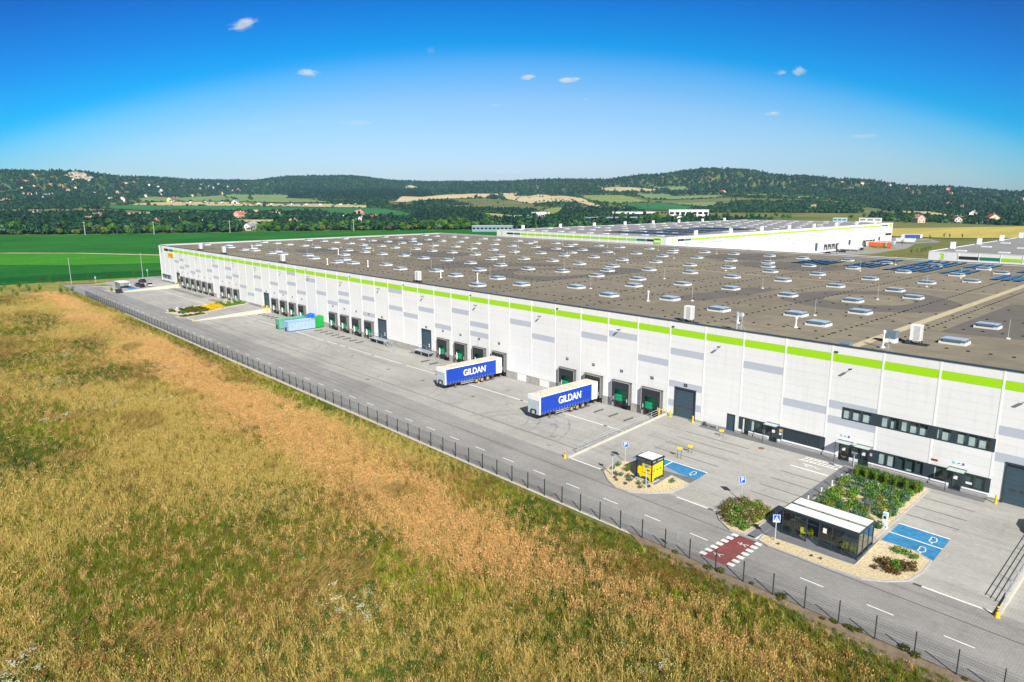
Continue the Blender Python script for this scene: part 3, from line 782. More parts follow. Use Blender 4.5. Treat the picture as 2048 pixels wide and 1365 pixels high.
tag(rest.build('wall_panel', WHITE, W1), None, None, None, 'stuff')
for i in range(-2, 55):                                   # vertical trims at the panel joints
    mb = MB()
    for r in rect_minus((6 * i - .11, 6 * i + .11, .27, TOP - .1), [o_ for o_ in opens if o_[0] < 6 * i + .1 and o_[1] > 6 * i - .1]): mb.box(r[0], r[1], -.075, -.05, r[2], r[3])
    mb.build('joint_trim', TRIM, W1)
MB().box(X0 - .12, X0 + .2, -.12, .2, .0, TOP - .1).build('corner_trim', TRIM, W1)
# plinth of concrete pieces between the openings
for i in range(-3, 55):
    xa, xb = max(6 * i, X0), 6 * i + 6
    for r in rect_minus((xa + .01, xb - .01, -1.35, .25), [o_ for o_ in opens]): MB().box(r[0], r[1], -.045, -.028, r[2], r[3]).build('plinth_block', CONC, W1)
for i in (33, 34, 7):
    MB().box(6 * i + 2.2, 6 * i + 4.6, -.075, -.045, -1.1, .2).build('infill_panel', WHITE, W1)
# other walls, parapet, roof
ROOFM = mat('roof_membrane', (.215, .186, .130), .9, var=.16, vs=.35, bump=.15, bs=3, big=(.035, .16))
ROOFD = mat('darker_roof_membrane', (.135, .122, .10), .9, var=.12, vs=.4)
ROOFY = mat('pale_roof_walkway', (.50, .43, .27), .9, var=.2, vs=1.2)
ROOFW = mat('white_parapet_membrane', (.74, .75, .76), .6, var=.04, vs=.3)
mb = MB(); mb.box(X0, X0 + .35, .05, YD, -1.3, TOP - .06); mb.box(X0, X1, YD - .35, YD, -1.3, TOP - .06); mb.box(X1 - .3, X1, .05, YD, -1.3, TOP - .06); mb.build('end_wall', WHITE, W1)
mb = MB(); mb.box(X0 + .36, X1 - .32, .62, YD - .36, 13.8, 14.25); roof1 = mb.build('roof', ROOFM, W1)
MB().box(X0 - .1, X1, -.13, .42, TOP - .1, TOP).build('parapet_cap', DARKM, W1)
MB().box(X0 - .08, X0 + .75, .45, YD - .8, TOP - .04, TOP + .05).build('parapet_cap', ROOFW, W1)
MB().box(X0 - .08, X1, YD - .78, YD + .08, TOP - .04, TOP + .05).build('parapet_cap', ROOFW, W1)
MB().box(X0 + .37, X0 + .55, .7, YD - .9, 14.25, TOP - .05).build('parapet_face', ROOFW, W1)
MB().box(X0 + .6, X1 - .4, YD - .6, YD - .4, 14.25, TOP - .05).build('parapet_face', ROOFW, W1)
# darker roofing laid in patches, pale walkways
def roofpatch(name, pts, m, z): 
    mb = MB(); tri = tessellate_polygon([[Vector((p[0], p[1], 0)) for p in pts]])
    for t in tri:
        q = [(pts[k][0], pts[k][1], z) for k in t]
        a = (q[1][0] - q[0][0]) * (q[2][1] - q[0][1]) - (q[1][1] - q[0][1]) * (q[2][0] - q[0][0])
        mb.face(q if a > 0 else q[::-1])
    mb.build(name, m, roof1, fix=False)
def smooth_poly(pts, k=4):
    out = []; n = len(pts)
    for i in range(n):
        p0, p1, p2, p3 = [Vector(pts[(i + j - 1) % n]) for j in range(4)]
        for s_ in range(k):
            t = s_ / k
            out.append(tuple(.5 * ((2 * p1) + (p2 - p0) * t + (2 * p0 - 5 * p1 + 4 * p2 - p3) * t * t + (3 * p1 - p0 - 3 * p2 + p3) * t ** 3)))
    return out
roofpatch('dark_roof_patch', smooth_poly([(233.3,36.2),(231.4,45),(234.5,53),(240,59),(246,63),(251.8,60.2),(258.6,52),(258.7,44.5),(257,38),(249,32),(241.6,31.5)]), ROOFD, 14.256)
roofpatch('light_roof_patch', smooth_poly([(238.6,41.8),(238.7,50.1),(243.1,54.8),(247.5,54.5),(251.8,49),(251.2,43.2),(248.4,40.2),(242.7,39.4)]), ROOFM, 14.262)
roofpatch('dark_roof_patch', [(263.8,21),(264.3,58.9),(290,62),(285,30),(272,22.2)], ROOFD, 14.256)
roofpatch('dark_roof_patch', smooth_poly([(160.4,25.5),(155.6,36.2),(163.5,47.8),(172.5,57),(176.4,63),(186,58),(184,38.4),(182.5,24.2),(170.2,23.5)]), ROOFD, 14.256)
roofpatch('light_roof_patch', smooth_poly([(164,32),(163,40),(170,50),(178,50),(179,36),(172,30)]), ROOFM, 14.262)
roofpatch('dark_roof_patch', [(218,24.5),(219.2,40.4),(220.6,48),(226.6,50),(226.6,37),(224.3,22.9),(221.3,21.3)], ROOFD, 14.256)
roofpatch('dark_roof_patch', smooth_poly([(139.7,21.3),(130,36),(128.5,46.5),(140.9,46.7),(151,57),(160,54.8),(150.2,41),(144.1,27.8)]), ROOFD, 14.256)
for cx, cy, a, b in ((100, 55, 14, 12), (60, 35, 16, 10), (205, 100, 15, 12), (30, 90, 15, 20), (120, 105, 18, 13), (180, 120, 12, 15)):
    roofpatch('dark_roof_patch', [(cx + a * math.cos(t), cy + b * math.sin(t)) for t in [k * math.pi / 9 for k in range(18)]], ROOFD, 14.256)
roofpatch('roof_walkway', [(258.9,1.5),(260.2,1.5),(260.2,143),(258.9,143)], ROOFY, 14.27)
roofpatch('roof_walkway', [(66,70.8),(258.8,70.8),(258.8,71.35),(66,71.35)], ROOFY, 14.27)
roofpatch('roof_walkway', [(65.6,2),(66.3,2),(66.3,143),(65.6,143)], ROOFY, 14.266)
# welded seams of the membrane sheets
sm = MB()
for k in range(0, 44):
    x_ = -12 + k * 6.3
    if x_ < 325: sm.face([(x_ - .05, .8, 14.253), (x_ + .05, .8, 14.253), (x_ + .05, 144, 14.253), (x_ - .05, 144, 14.253)])
for k in range(12):
    y_ = 6 + k * 12.1; sm.face([(X0 + .8, y_ - .06, 14.2535), (325, y_ - .06, 14.2535), (325, y_ + .06, 14.2535), (X0 + .8, y_ + .06, 14.2535)])
tag(sm.build('membrane_seam', mat('roof_seam', (.145, .132, .105), .9), roof1, fix=False), None, None, None, 'stuff')
# skylights: kerb + glazing frame + pane
SKF = mat('skylight_frame', (.16, .21, .26), .35, metal=.3); SKP = mat('skylight_pane', (.50, .57, .62), .2, spec=.8); SKK = mat('skylight_kerb', (.72, .73, .74), .5)
k_me = MB().box(-1.5, 1.5, -1.2, 1.2, 0, .34).mesh('skylight', SKK)
g = MB(); g.box(-1.42, 1.42, -1.17, 1.17, .36, .62); g.box(-1.05, 1.05, -1.3, -1.17, .4, .7); g_me = g.mesh('glazing_frame', SKF)
p_me = MB().box(-1.34, 1.34, -1.09, 1.09, .625, .66).mesh('pane', SKP)
sky = []
for k in range(-1, 15):
    for dx, ys in ((-7.3, (15.9, 40.8, 61.6, 80.5, 102.2, 127)), (4.0, (20.2, 41.8, 63, 82, 103.6, 126))):
        x = 24 * k + dx
        if X0 + 4 < x < 262: 
            for y in ys: sky.append((x + random.uniform(-.3, .3), y + random.uniform(-.6, .6)))
sky += [(250, 14), (250, 29.4), (250, 54.2), (250, 91.4), (250, 116.7), (178.5, 52.2), (179.2, 7.9), (267.5, 29.5), (267.6, 13.6), (202.8, 31.6), (274.5, 41), (275, 62), (286, 20), (286, 42), (298, 16), (298, 41), (310, 20), (310, 42),
        (154, 29.5), (130.5, 54), (106.5, 14), (82.5, 30), (58, 53), (34, 91), (130, 91.5), (154, 117), (106, 116), (202, 92), (82, 117), (58, 15), (10, 30), (34, 15)]
sky = [s_ for s_ in sky if abs(s_[0] - 259.5) > 3 and abs(s_[1] - 71) > 2.5]
for x, y in sky:
    s_ = obj('skylight', k_me, W1, (x, y, 14.25), math.pi / 2 * 0)
    f_ = obj('glazing_frame', g_me, s_); obj('pane', p_me, s_)
# black supports of the lightning conductor, laid in lines over the roof
dots = MB()
for x in [x_ for k in range(0, 13) for x_ in (24 * k - 2.1, 24 * k + 14.2)]:
    if not X0 + 2 < x < 325: continue
    y = 2.0
    while y < 143:
        s_ = .14; dots.box(x - s_, x + s_, y - s_, y + s_, 14.25, 14.36); y += 1.9 if x > 120 else 2.8
for y in (9, 25, 37, 50, 74, 90, 110, 130):
    x = 8.0
    while x < 325:
        s_ = .16; dots.box(x - s_, x + s_, y - s_ + math.sin(x * .05) * .4, y + s_ + math.sin(x * .05) * .4, 14.25, 14.36); x += 2.3
tag(dots.build('conductor_support', RUBB, roof1), None, None, None, 'stuff')
# lightning rods on white feet
rod = MB(); rod.cyl((0, 0, 0), (0, 0, .12), .28, n=8); rod.cyl((0, 0, .1), (0, 0, 2.6), .014, n=5); rod_me = rod.mesh('lightning_rod', SIGNW)
for x in (23, 47, 71, 95, 119, 143, 167, 199, 223.4, 245.9, 271.5):
    for y in (22, 48.1, 75.2, 98.9, 124): obj('lightning_rod', rod_me, W1, (x, y, 14.25))
# solar rows at the back of the roof
PV = mat('solar_glass', (.018, .075, .19), .22, spec=.8, var=.15, vs=.5, rnd=.2)
def solar(x0, x1, y0, y1, parent, z=14.25, pitch=2.15, wd=1.7):
    x = x0
    while x + wd <= x1 + .3:
        mb = MB(); mb.face([(0, y0, z + .18), (wd, y0, z + .34), (wd, y1, z + .34), (0, y1, z + .18)]); mb.face([(0, y0, z + .12), (0, y1, z + .12), (wd, y1, z + .28), (wd, y0, z + .28)])
        mb.face([(0, y0, z + .12), (wd, y0, z + .28), (wd, y0, z + .34), (0, y0, z + .18)])
        mb.build('solar_row', PV, parent, loc=(x, 0, 0), fix=False); x += pitch
for a in ((200, 211, 109, 123.5), (214.5, 224, 110, 124), (214.5, 222, 129, 141), (226, 236, 106.5, 122), (226, 236, 124, 143), (239, 246.5, 107, 120.5), (239, 246.5, 126.5, 141.5), (251.5, 258, 99.5, 113), (252, 258, 122, 134)): solar(*a, W1)
# air-conditioning units along the near roof edge
def ac(x, y, big=False):
    u = MB().box(-.62, .62, -.45, .45, .5, 2.5).build('air_conditioner', SIGNW, W1, loc=(x, y, 14.25))
    gm = MB()
    for k in range(12): gm.box(.625, .64, -.36, .36, .62 + k * .15, .69 + k * .15)
    for k in range(12): gm.box(-.2, .5, -.465, -.452, .62 + k * .15, .67 + k * .15)
    gm.build('grille', mat('grille_grey', (.25, .26, .27), .5), u)
    fm = MB()
    for a in (-.6, .6):
        for b in (-.42, .42): fm.box(a - .05, a + .05, b - .05, b + .05, .03, .5)
    fm.box(-1.3, 1.3, -.5, -.4, .03, .1); fm.box(-1.3, 1.3, .4, .5, .03, .1); fm.box(-1.0, -.5, -.8, .2, .1, .45)
    fm.build('stand', DARKM, u)
    MB().box(-1.5, 1.5, -.8, .8, .0, .03).build('mat', RUBB, u)
for x, y in ((264.3, 9.6), (235.5, 2.4), (164.3, 2.8), (95, 2.4), (46.7, 2.8), (22.1, 3.2)): ac(x, y)
b = MB().box(-.7, .7, -.6, .6, .0, .55).build('vent_base', SIGNW, W1, loc=(261.7, 8.6, 14.25)); MB().box(-.72, .72, -.62, .62, .55, 1.45).build('vent_hood', mat('blue_grey_metal', (.20, .27, .34), .4, metal=.3), b)
b = MB().extr([(-.5, 0), (.6, 0), (.6, .55), (.1, .75), (-.5, .5)], 'x', -.6, .6).build('roof_outlet', mat('blue_grey_metal', (.20, .27, .34), .4), W1, loc=(259.0, 1.2, 14.25))
for x, y, h in ((248.6, 9.7, 1.3), (244.0, 1.3, 2.4), (218, 16, 1.6), (160.5, 12, 1.5), (173, 13, 1.7), (262.3, 4.2, 1.9), (241, 7, 1.1), (110, 9, 1.5), (124, 14, 1.5), (34, 18, 1.6), (78, 30, 1.7)):
    mb = MB(); mb.cyl((0, 0, 0), (0, 0, h), .11, n=8); mb.cyl((0, 0, h), (0, 0, h + .3), .2, .2, n=8); mb.cyl((0, 0, 0), (0, 0, .15), .3, .25, n=8); mb.build('vent_pipe', SIGNW if h < 2 else GALV, W1, loc=(x, y, 14.25))
mb = MB(); mb.cyl((0, 0, 0), (0, 0, 2.6), .05, n=6); mb.cyl((0, -.3, 2.3), (0, -.42, 2.35), .42, .3, n=12)
for a in range(4): mb.bar((math.cos(a * 1.57) * .8, math.sin(a * 1.57) * .8, 0), (0, 0, 1.0), .04)
mb.build('antenna_mast', GALV, W1, loc=(244.6, 1.6, 14.25))
mb = MB(); mb.cyl((0, 0, 0), (0, 0, 1.8), .035, n=6)
for a in range(4): mb.bar((math.cos(a * 1.57) * .6, math.sin(a * 1.57) * .6, 0), (0, 0, .8), .03)
mb.build('camera_tripod', GALV, W1, loc=(263.6, 2.2, 14.25))

# ---- docks
sh = MB()
sh.box(-1.9, -1.72, -.62, -.02, -.15, 3.55); sh.box(1.72, 1.9, -.62, -.02, -.15, 3.55); sh.box(-1.9, 1.9, -.62, -.02, 3.36, 3.55)
sh_me = sh.mesh('dock_shelter', SHELT)
e = MB(); e.box(-1.86, -1.76, -.64, -.62, -.1, 3.5); e.box(1.76, 1.86, -.64, -.62, -.1, 3.5); e.box(-1.86, 1.86, -.645, -.622, 3.40, 3.5); e_me = e.mesh('shelter_edge', SHEDGE)
c = MB(); c.box(-1.72, 1.72, -.58, -.55, 2.15, 3.36); c.box(-1.72, -1.12, -.60, -.57, -.15, 2.9); c.box(1.12, 1.72, -.60, -.57, -.15, 2.9)
c_me = c.mesh('curtain', mat('shelter_curtain', (.028, .033, .04), .6))
d = MB()
for k in range(5): d.box(-1.5, 1.5, .10, .15, .02 + k * .62, .60 + k * .62)
d_me = d.mesh('green_door', DOCKG)
l_ = MB(); l_.box(-1.15, 1.15, -.10, .30, -.16, .0); l_.box(-1.0, 1.0, .05, .3, -.6, -.16); lv_me = l_.mesh('leveller', mat('leveller_steel', (.045, .047, .05), .55))
bp = MB().box(-.13, .13, -.22, -.02, -.75, -.1).mesh('bumper', RUBB)
st = MB().box(-.05, .05, -.625, -.605, .25, .85).mesh('marker_strip', SIGNW)
wl_ = MB().box(-1.75, 1.75, .22, .28, -1.3, -.1).mesh('pit_wall', mat('pit_painted_shade', (.03, .03, .03), .9))  # near-black colour stands in for the shadow inside the dock pit
hb = MB(); hb.cyl((-1.35, -.30, -.15), (-1.35, -.30, 1.35), .07, n=6); hb_me = hb.mesh('guide_post', SIGNW)
sgn = MB().box(-.28, .28, -.09, -.05, -.22, .22).mesh('dock_sign', SIGNK)
for n_, i in enumerate(DOCKS):
    s_ = obj('dock_shelter', sh_me, W1, (6 * i + 3.3, -.05, 0))
    obj('shelter_edge', e_me, s_); obj('curtain', c_me, s_); obj('green_door', d_me, s_); obj('leveller', lv_me, s_); obj('pit_wall', wl_, s_)
    for sx in (-1.28, 1.28): obj('bumper', bp, s_, (sx, 0, 0)); obj('marker_strip', st, s_, (sx * 1.1, 0, 0))
    if i < 31: obj('guide_post', hb_me, s_)
    q = obj('dock_sign', sgn, W1, (6 * i + 3.0, 0, 5.15)); text_on('F%d' % (39 - i) if i > 28 else str(50 - i), .36, SIGNW, q, (0, -.095, 0), (RX, 0, 0))
# ---- sectional doors
for n_, (a, b_) in enumerate(ROLL):
    w = b_ - a; c_ = (a + b_) / 2
    dr = MB()
    for k in range(8): dr.box(-w / 2 + .1, w / 2 - .1, .1, .16, .02 + k * .56, .565 + k * .56)
    dr = dr.build('sectional_door', DOORM, W1, loc=(c_, 0, 0))
    fr = MB(); fr.box(-w / 2 - .06, -w / 2 + .1, -.11, .2, 0, 4.62); fr.box(w / 2 - .1, w / 2 + .06, -.11, .2, 0, 4.62); fr.box(-w / 2 - .06, w / 2 + .06, -.12, .2, 4.5, 4.68); fr.build('door_frame', DARKM, dr)
    if a > 200:
        for t in (-.95, 0, .95): MB().box(t - .3, t + .3, .07, .095, 1.52, 1.78).build('vision_panel', mat('smoked_glass', (.06, .055, .05), .2), dr)
    elif a > 100:
        for t in (.9, 1.35): MB().cyl((.75, .06, t), (.75, .095, t), .17, n=10).build('round_sticker', SIGNW, dr)
    if a < 10: MB().box(-.3, w / 2 - .1, .05, .09, 2.2, 3.4).build('yellow_panel', YELL, dr)
    q = obj('dock_sign', sgn, W1, (c_, 0, 5.15)); text_on('L' if a > 230 else str(9 - n_), .36, SIGNW, q, (0, -.095, 0), (RX, 0, 0))
# ---- offices: doors, window bands
MB().box(244.3, 245.35, .0, .08, .02, 2.36).build('steel_door', DOORM, W1)
fr = MB(); fr.box(244.2, 244.3, -.1, .1, 0, 2.44); fr.box(245.35, 245.45, -.1, .1, 0, 2.44); fr.box(244.2, 245.45, -.1, .1, 2.36, 2.46); fr.build('door_frame', DARKM, W1)
GL = glassmat('window_glass', (.80, .88, .88), .06)
def window_band(x0, x1, z0, z1, panes, blinds, name='window_band'):
    hs = [(p[0], p[1], z0 + .13, z1 - .13) for p in panes]
    mb = MB()
    for r in rect_minus((x0, x1, z0, z1), hs): mb.box(r[0], r[1], -.075, .12, r[2], r[3])
    f_ = mb.build(name, DARKM, W1)
    for k, p in enumerate(panes):
        pm = MB(); pm.face([(p[0], .0, z0 + .13), (p[1], .0, z0 + .13), (p[1], .0, z1 - .13), (p[0], .0, z1 - .13)]); pm.build('pane', GL, f_, fix=False)
        bl = blinds[k % len(blinds)]
        h = (z1 - z0 - .26)
        if bl[0] > 0: MB().box(p[0] + .02, p[0] + (p[1] - p[0]) * bl[1], .08, .1, z1 - .13 - h * (1 if bl[0] > .95 else 1) , z1 - .13 - h * (1 - bl[0])).build('blind', CURT, f_)
        MB().box(p[0], p[1], .118, .125, z0 + .13, z1 - .13).build('room_back', mat('dim_room', (.07, .10, .105), .9, var=.3, vs=1.2), f_)
    return f_
up = [260.02, 260.88, 261.13, 262.06, 262.31, 263.27, 264.5, 265.34, 265.48, 266.39, 266.67, 267.47, 267.61, 268.49, 268.62, 269.44, 270.42, 270.84, 270.92, 271.79, 272.45, 273.29, 273.53, 274.4, 274.52, 275.56]
window_band(259.85, 276.05, 5.4, 6.93, list(zip(up[::2], up[1::2])), [(.75, 1), (.7, .98), (.72, 1), (1, .9), (.65, .35), (1, .95), (.62, 1), (.6, 1), (1, .9), (.7, 1), (.8, 1), (.78, .9), (.66, .6)])
window_band(263.5, 272.2, .68, 2.38, [(264.6, 265.42), (265.57, 266.43), (266.73, 267.52), (267.66, 268.59), (268.73, 269.45), (270.58, 271.86)], [(1, .85), (1, .8), (0, 0), (.12, .6), (0, 0), (1, .12)])
window_band(273.4, 276.1, .68, 2.38, [(273.74, 274.52), (274.65, 275.63)], [(0, 0)])
window_band(247.55, 250.6, .62, 2.45, [(247.9, 248.53), (248.72, 249.43), (249.5, 250.15)], [(1, .6), (0, 0), (.4, .7)])
window_band(251.75, 252.4, .62, 2.45, [], [])
window_band(246.0, 246.55, .62, 2.45, [], [])
window_band(261.2, 262.25, .68, 2.3, [(261.3, 262.1)], [(0, 0)])
window_band(-17.4, -5.9, 1.1, 2.75, [(-16.8, -15), (-14.6, -12.8), (-12.4, -10.6), (-10.2, -8.4), (-8, -6.4)], [(.6, .9), (0, 0)])
lou = MB(); lou.box(252.4, 258.1, .02, .1, .68, 2.42)
for k in range(24): lou.box(252.5 + k * .235, 252.62 + k * .235, -.03, .02, .8, 2.25)
lou.box(252.4, 258.1, -.1, .03, 2.28, 2.44); lou.box(257.4, 258.1, -.04, .02, .68, 2.28)
lou.build('dark_cladding', DARKM, W1)
for k, (a, b_) in enumerate(((246.55, 247.55), (250.6, 251.75), (259.9, 261.15), (262.3, 263.48), (272.22, 273.38))):
    fr = MB(); fr.box(a, a + .1, -.06, .12, 0, 2.4); fr.box(b_ - .1, b_, -.06, .12, 0, 2.4); fr.box(a, b_, -.06, .12, 2.28, 2.4); fr.box(a, b_, -.05, .1, 0, .15)
    g_ = fr.build('entrance_door', DARKM, W1)
    MB().box(a + .1, b_ - .1, .0, .02, .15, 2.28).build('pane', GL, g_); MB().box(a + .1, b_ - .1, .3, .32, .15, 2.28).build('room_back', MATS['dim_room'], g_)
    if k: MB().box(a + .35, a + .75, -.012, -.002, 1.3, 1.7).build('notice', SIGNW, g_)
    if k == 2: MB().cyl(((a + b_) / 2, -.03, .75), ((a + b_) / 2, -.005, .75), .4, n=16).build('wreath', mat('wreath_brown', (.16, .12, .08), .9, var=.4, vs=9), g_)
    if k == 0: MB().box(a + .1, a + .3, -.02, -.003, .2, 2.2).build('curtain', CURT, g_)
for a, b_ in ((250.25, 252.0), (259.8, 261.5), (262.05, 263.8), (272.1, 273.75)):
    cn = MB().box(a, b_, -1.25, -.08, 2.56, 2.61).build('canopy', mat('frosted_canopy_glass', (.42, .50, .48), .2), W1)
    fr = MB(); fr.box(a - .03, b_ + .03, -.12, -.06, 2.5, 2.68); fr.box(a - .03, a + .02, -1.28, -.1, 2.54, 2.6); fr.box(b_ - .02, b_ + .03, -1.28, -.1, 2.54, 2.6); fr.box(a - .03, b_ + .03, -1.28, -1.23, 2.52, 2.58); fr.build('canopy_frame', DARKM, cn)
    MB().bar((a + .05, -1.2, .0), (a + .05, -1.2, 2.5), .06).build('canopy_post', DARKM, cn)
MB().box(252.0, 252.32, -.1, -.076, 1.7, 2.05).build('notice', YELL, W1); MB().box(252.0, 252.32, -.1, -.076, 1.25, 1.55).build('notice', SIGNW, W1)
MB().box(263.6, 263.85, -.1, -.076, 1.5, 1.85).build('notice', mat('pink_notice', (.8, .45, .55), .5), W1); MB().box(273.8, 274.4, -.03, -.003, 1.1, 1.35).build('notice', SIGNW, W1)
for x in (259.9, 272.32):      # small printed company boards: cyan edge, dark figure, magenta to blue block
    b_ = MB().box(x, x + 1.2, -.075, -.05, 3.1, 3.42).build('company_board', SIGNW, W1)
    MB().box(x + .02, x + .28, -.085, -.076, 3.13, 3.4).build('board_print', mat('print_cyan', (.25, .65, .82), .5), b_)
    MB().extr([(x + .42, 3.14), (x + .55, 3.3), (x + .68, 3.36), (x + .8, 3.2), (x + .72, 3.2), (x + .62, 3.26), (x + .52, 3.14)], 'y', -.085, -.076).build('board_print', mat('print_navy', (.06, .12, .25), .5), b_)
    MB().box(x + .92, x + 1.18, -.085, -.076, 3.26, 3.4).build('board_print', mat('print_magenta', (.55, .12, .42), .5), b_); MB().box(x + .92, x + 1.18, -.085, -.076, 3.12, 3.26).build('board_print', mat('print_blue', (.02, .12, .55), .5), b_)
MB().box(270.2, 270.85, -.09, -.05, 2.87, 3.08).build('red_sign', mat('dark_red', (.28, .015, .02), .5), W1)
for x0_, x1_ in ((247.6, 250.5), (252.4, 259.8), (263.5, 272.1), (273.5, 276.1)):
    MB().box(x0_, x1_, -.16, -.05, .50, .66).build('window_sill', TRIM, W1)
# grey bench and pipes by the wall
bn = tag(MB().box(241.6, 243.2, -.95, -.55, .40, .46).build('bench', mat('bench_wood', (.30, .28, .24), .8)), 'small grey bench against the wall left of the steel door', 'bench')
mb = MB(); mb.box(241.7, 241.78, -.9, -.6, .0, .4); mb.box(243.0, 243.08, -.9, -.6, .0, .4); mb.build('leg', GALV, bn)
tag(MB().cyl((241.0, -.7, 0), (241.0, -.7, .55), .25, .2, n=10).build('litter_bin', DARKM), 'small dark bin standing beside the grey bench', 'bin')
# wall floodlights, little boxes below the parapet
fl = MB(); fl.bar((0, 0, 0), (0, -.5, .03), .06); fl.box(-.17, .17, -.8, -.45, -.03, .08); fl_me = fl.mesh('floodlight', SIGNK)
for k in range(0, 19):
    i = 3 * k + 1
    if i < 55: obj('floodlight', fl_me, W1, (6 * i + 2.5, -.05, 11.95))
for i in range(3, 55, 4): MB().box(6 * i + .25, 6 * i + .7, -.14, -.05, 13.66, 13.84).build('overflow_outlet', DARKM, W1)
# far-corner signs: figure 1, yellow company board
MB().extr([(-15.6, 11.7), (-15.0, 11.7), (-15.0, 14.3), (-15.5, 14.3), (-15.9, 13.8), (-15.6, 13.75)], 'y', -.09, -.055).build('number_one', DGREEN, W1)
b_ = MB().box(-6.5, 0.1, -.30, -.06, 10.45, 12.0).build('yellow_board', mat('board_yellow', (.92, .60, .0), .45), W1)
text_on('DHL', 1.5, mat('board_red', (.72, .02, .02), .45), b_, (-3.2, -.31, 11.22), (RX, 0, 0), sx=1.7, off=.05, shear=.25)
# ------------------------------------------------------------------ retaining walls with railings
def ramp_wall(x, pit_side, label, rail=True):
    """wall between a sloping car park and the level dock yard; pit_side -1: yard lies towards -X"""
    t = .32; x0, x1 = (x - t, x) if pit_side < 0 else (x, x + t)
    mb = MB(); ys = [-22.6, -22.3, -1.5, -.12]
    top = [zramp(y) + .22 for y in ys]
    for a in range(3):
        for xx in (x0, x1):
            pts = [(xx, ys[a], -1.3), (xx, ys[a + 1], -1.3), (xx, ys[a + 1], top[a + 1]), (xx, ys[a], top[a])]; mb.face(pts)
        mb.face([(x0, ys[a], top[a]), (x1, ys[a], top[a]), (x1, ys[a + 1], top[a + 1]), (x0, ys[a + 1], top[a + 1])])
    mb.face([(x0, ys[0], -1.3), (x1, ys[0], -1.3), (x1, ys[0], top[0]), (x0, ys[0], top[0])])
    w = tag(mb.build('retaining_wall', RETW), label, 'wall')
    if rail:
        xr = (x0 + x1) / 2
        y = -20.6; posts = []
        while y < -.3: posts.append(y); y += 2.05
        for y in posts: MB().bar((xr, y, zramp(y) + .22), (xr, y, zramp(y) + 1.25), .05).build('railing_post', GALV, w)
        for h in (.5, .85, 1.22):
            a, b = posts[0] - .3, posts[-1] + .2
            MB().bar((xr, a, zramp(a) + .1 + h), (xr, b, zramp(b) + .1 + h), .045).build('rail', GALV, w)
    return w
ramp_wall(234.3, -1, 'pale concrete ramp wall with railing right of the nearer blue trailer')
ramp_wall(282.0, 1, 'pale concrete ramp wall with railing at the right edge')
ramp_wall(89.0, 1, 'long pale ramp wall beyond the skips beside the yellow flower bed', False)
ramp_wall(64.0, -1, 'ramp wall behind the yellow flower bed', False)
ramp_wall(4.5, 1, 'far left pale ramp wall below the parked cars', False)

# bollards
bol = MB(); bol.cyl((0, 0, 0), (0, 0, 1.0), .11, n=10); bol.cyl((0, 0, 0), (0, 0, .05), .17, n=10); bol_me = bol.mesh('bollard', YELL)
for x, y, lab in ((235.15, -.8, 'yellow steel bollard left of the dark door marked L'), (239.1, -.8, 'yellow steel bollard right of the dark door marked L'), (276.95, -.8, 'yellow steel bollard left of the big dark door at the right edge'),
                  (84.8, -.8, 'far yellow bollard left of the door above the skips'), (89.3, -.9, 'far yellow bollard right of the door above the skips'), (1.4, -.8, 'distant yellow bollard left of the yellow-panelled door'), (5.7, -.9, 'distant yellow bollard right of the yellow-panelled door')):
    tag(obj('bollard', bol_me, None, (x, y, 0)), lab, 'bollard', 'yellow bollards at the doors')
tb = MB(); tb.cyl((0, 0, 0), (0, 0, 1.35), .13, n=10); tb.cyl((0, 0, 0), (0, 0, .08), .24, n=10)
tb_me = tb.mesh('bollard', YELL)
for x, y, z, lab in ((233.75, -1.75, -1.2, 'tall yellow guard post at the top end of the ramp railing'), (89.6, -1.4, -1.2, 'tall yellow guard post beside the dock nearest the skips')):
    o = tag(obj('bollard', tb_me, None, (x, y, z), 0, (1, 1, 1.75)), lab, 'bollard')
cone = MB(); cone.cyl((0, 0, 0), (0, 0, .06), .36, n=4); cone.cyl((0, 0, .06), (0, 0, .5), .24, .17, n=10); cone.cyl((0, 0, .5), (0, 0, 1.1), .12, n=8); cone_me = cone.mesh('ramp_marker', YELL)
cr = MB(); cr.cyl((0, 0, .62), (0, 0, .74), .125, n=8); cr.cyl((0, 0, .88), (0, 0, .98), .125, n=8); cr_me = cr.mesh('black_ring', RUBB)
for x, lab in ((233.85, 'yellow and black marker post at the foot of the middle ramp wall'), (282.15, 'yellow and black marker post at the foot of the right ramp wall'), (89.2, 'far yellow marker post at the foot of the long ramp wall')):
    o = tag(obj('ramp_marker', cone_me, None, (x, -22.85, -1.2), 0, (.72, .72, .85)), lab, 'marker'); obj('black_ring', cr_me, o)
# barrier between guard post and wall
o = tag(MB().bar((233.6, -1.6, .75), (233.6, -.15, .75), .07).build('barrier_rail', YELL), 'short yellow barrier rail at the top of the ramp wall', 'barrier'); MB().bar((233.6, -.6, -1.2), (233.6, -.6, .75), .08).build('post', YELL, o)

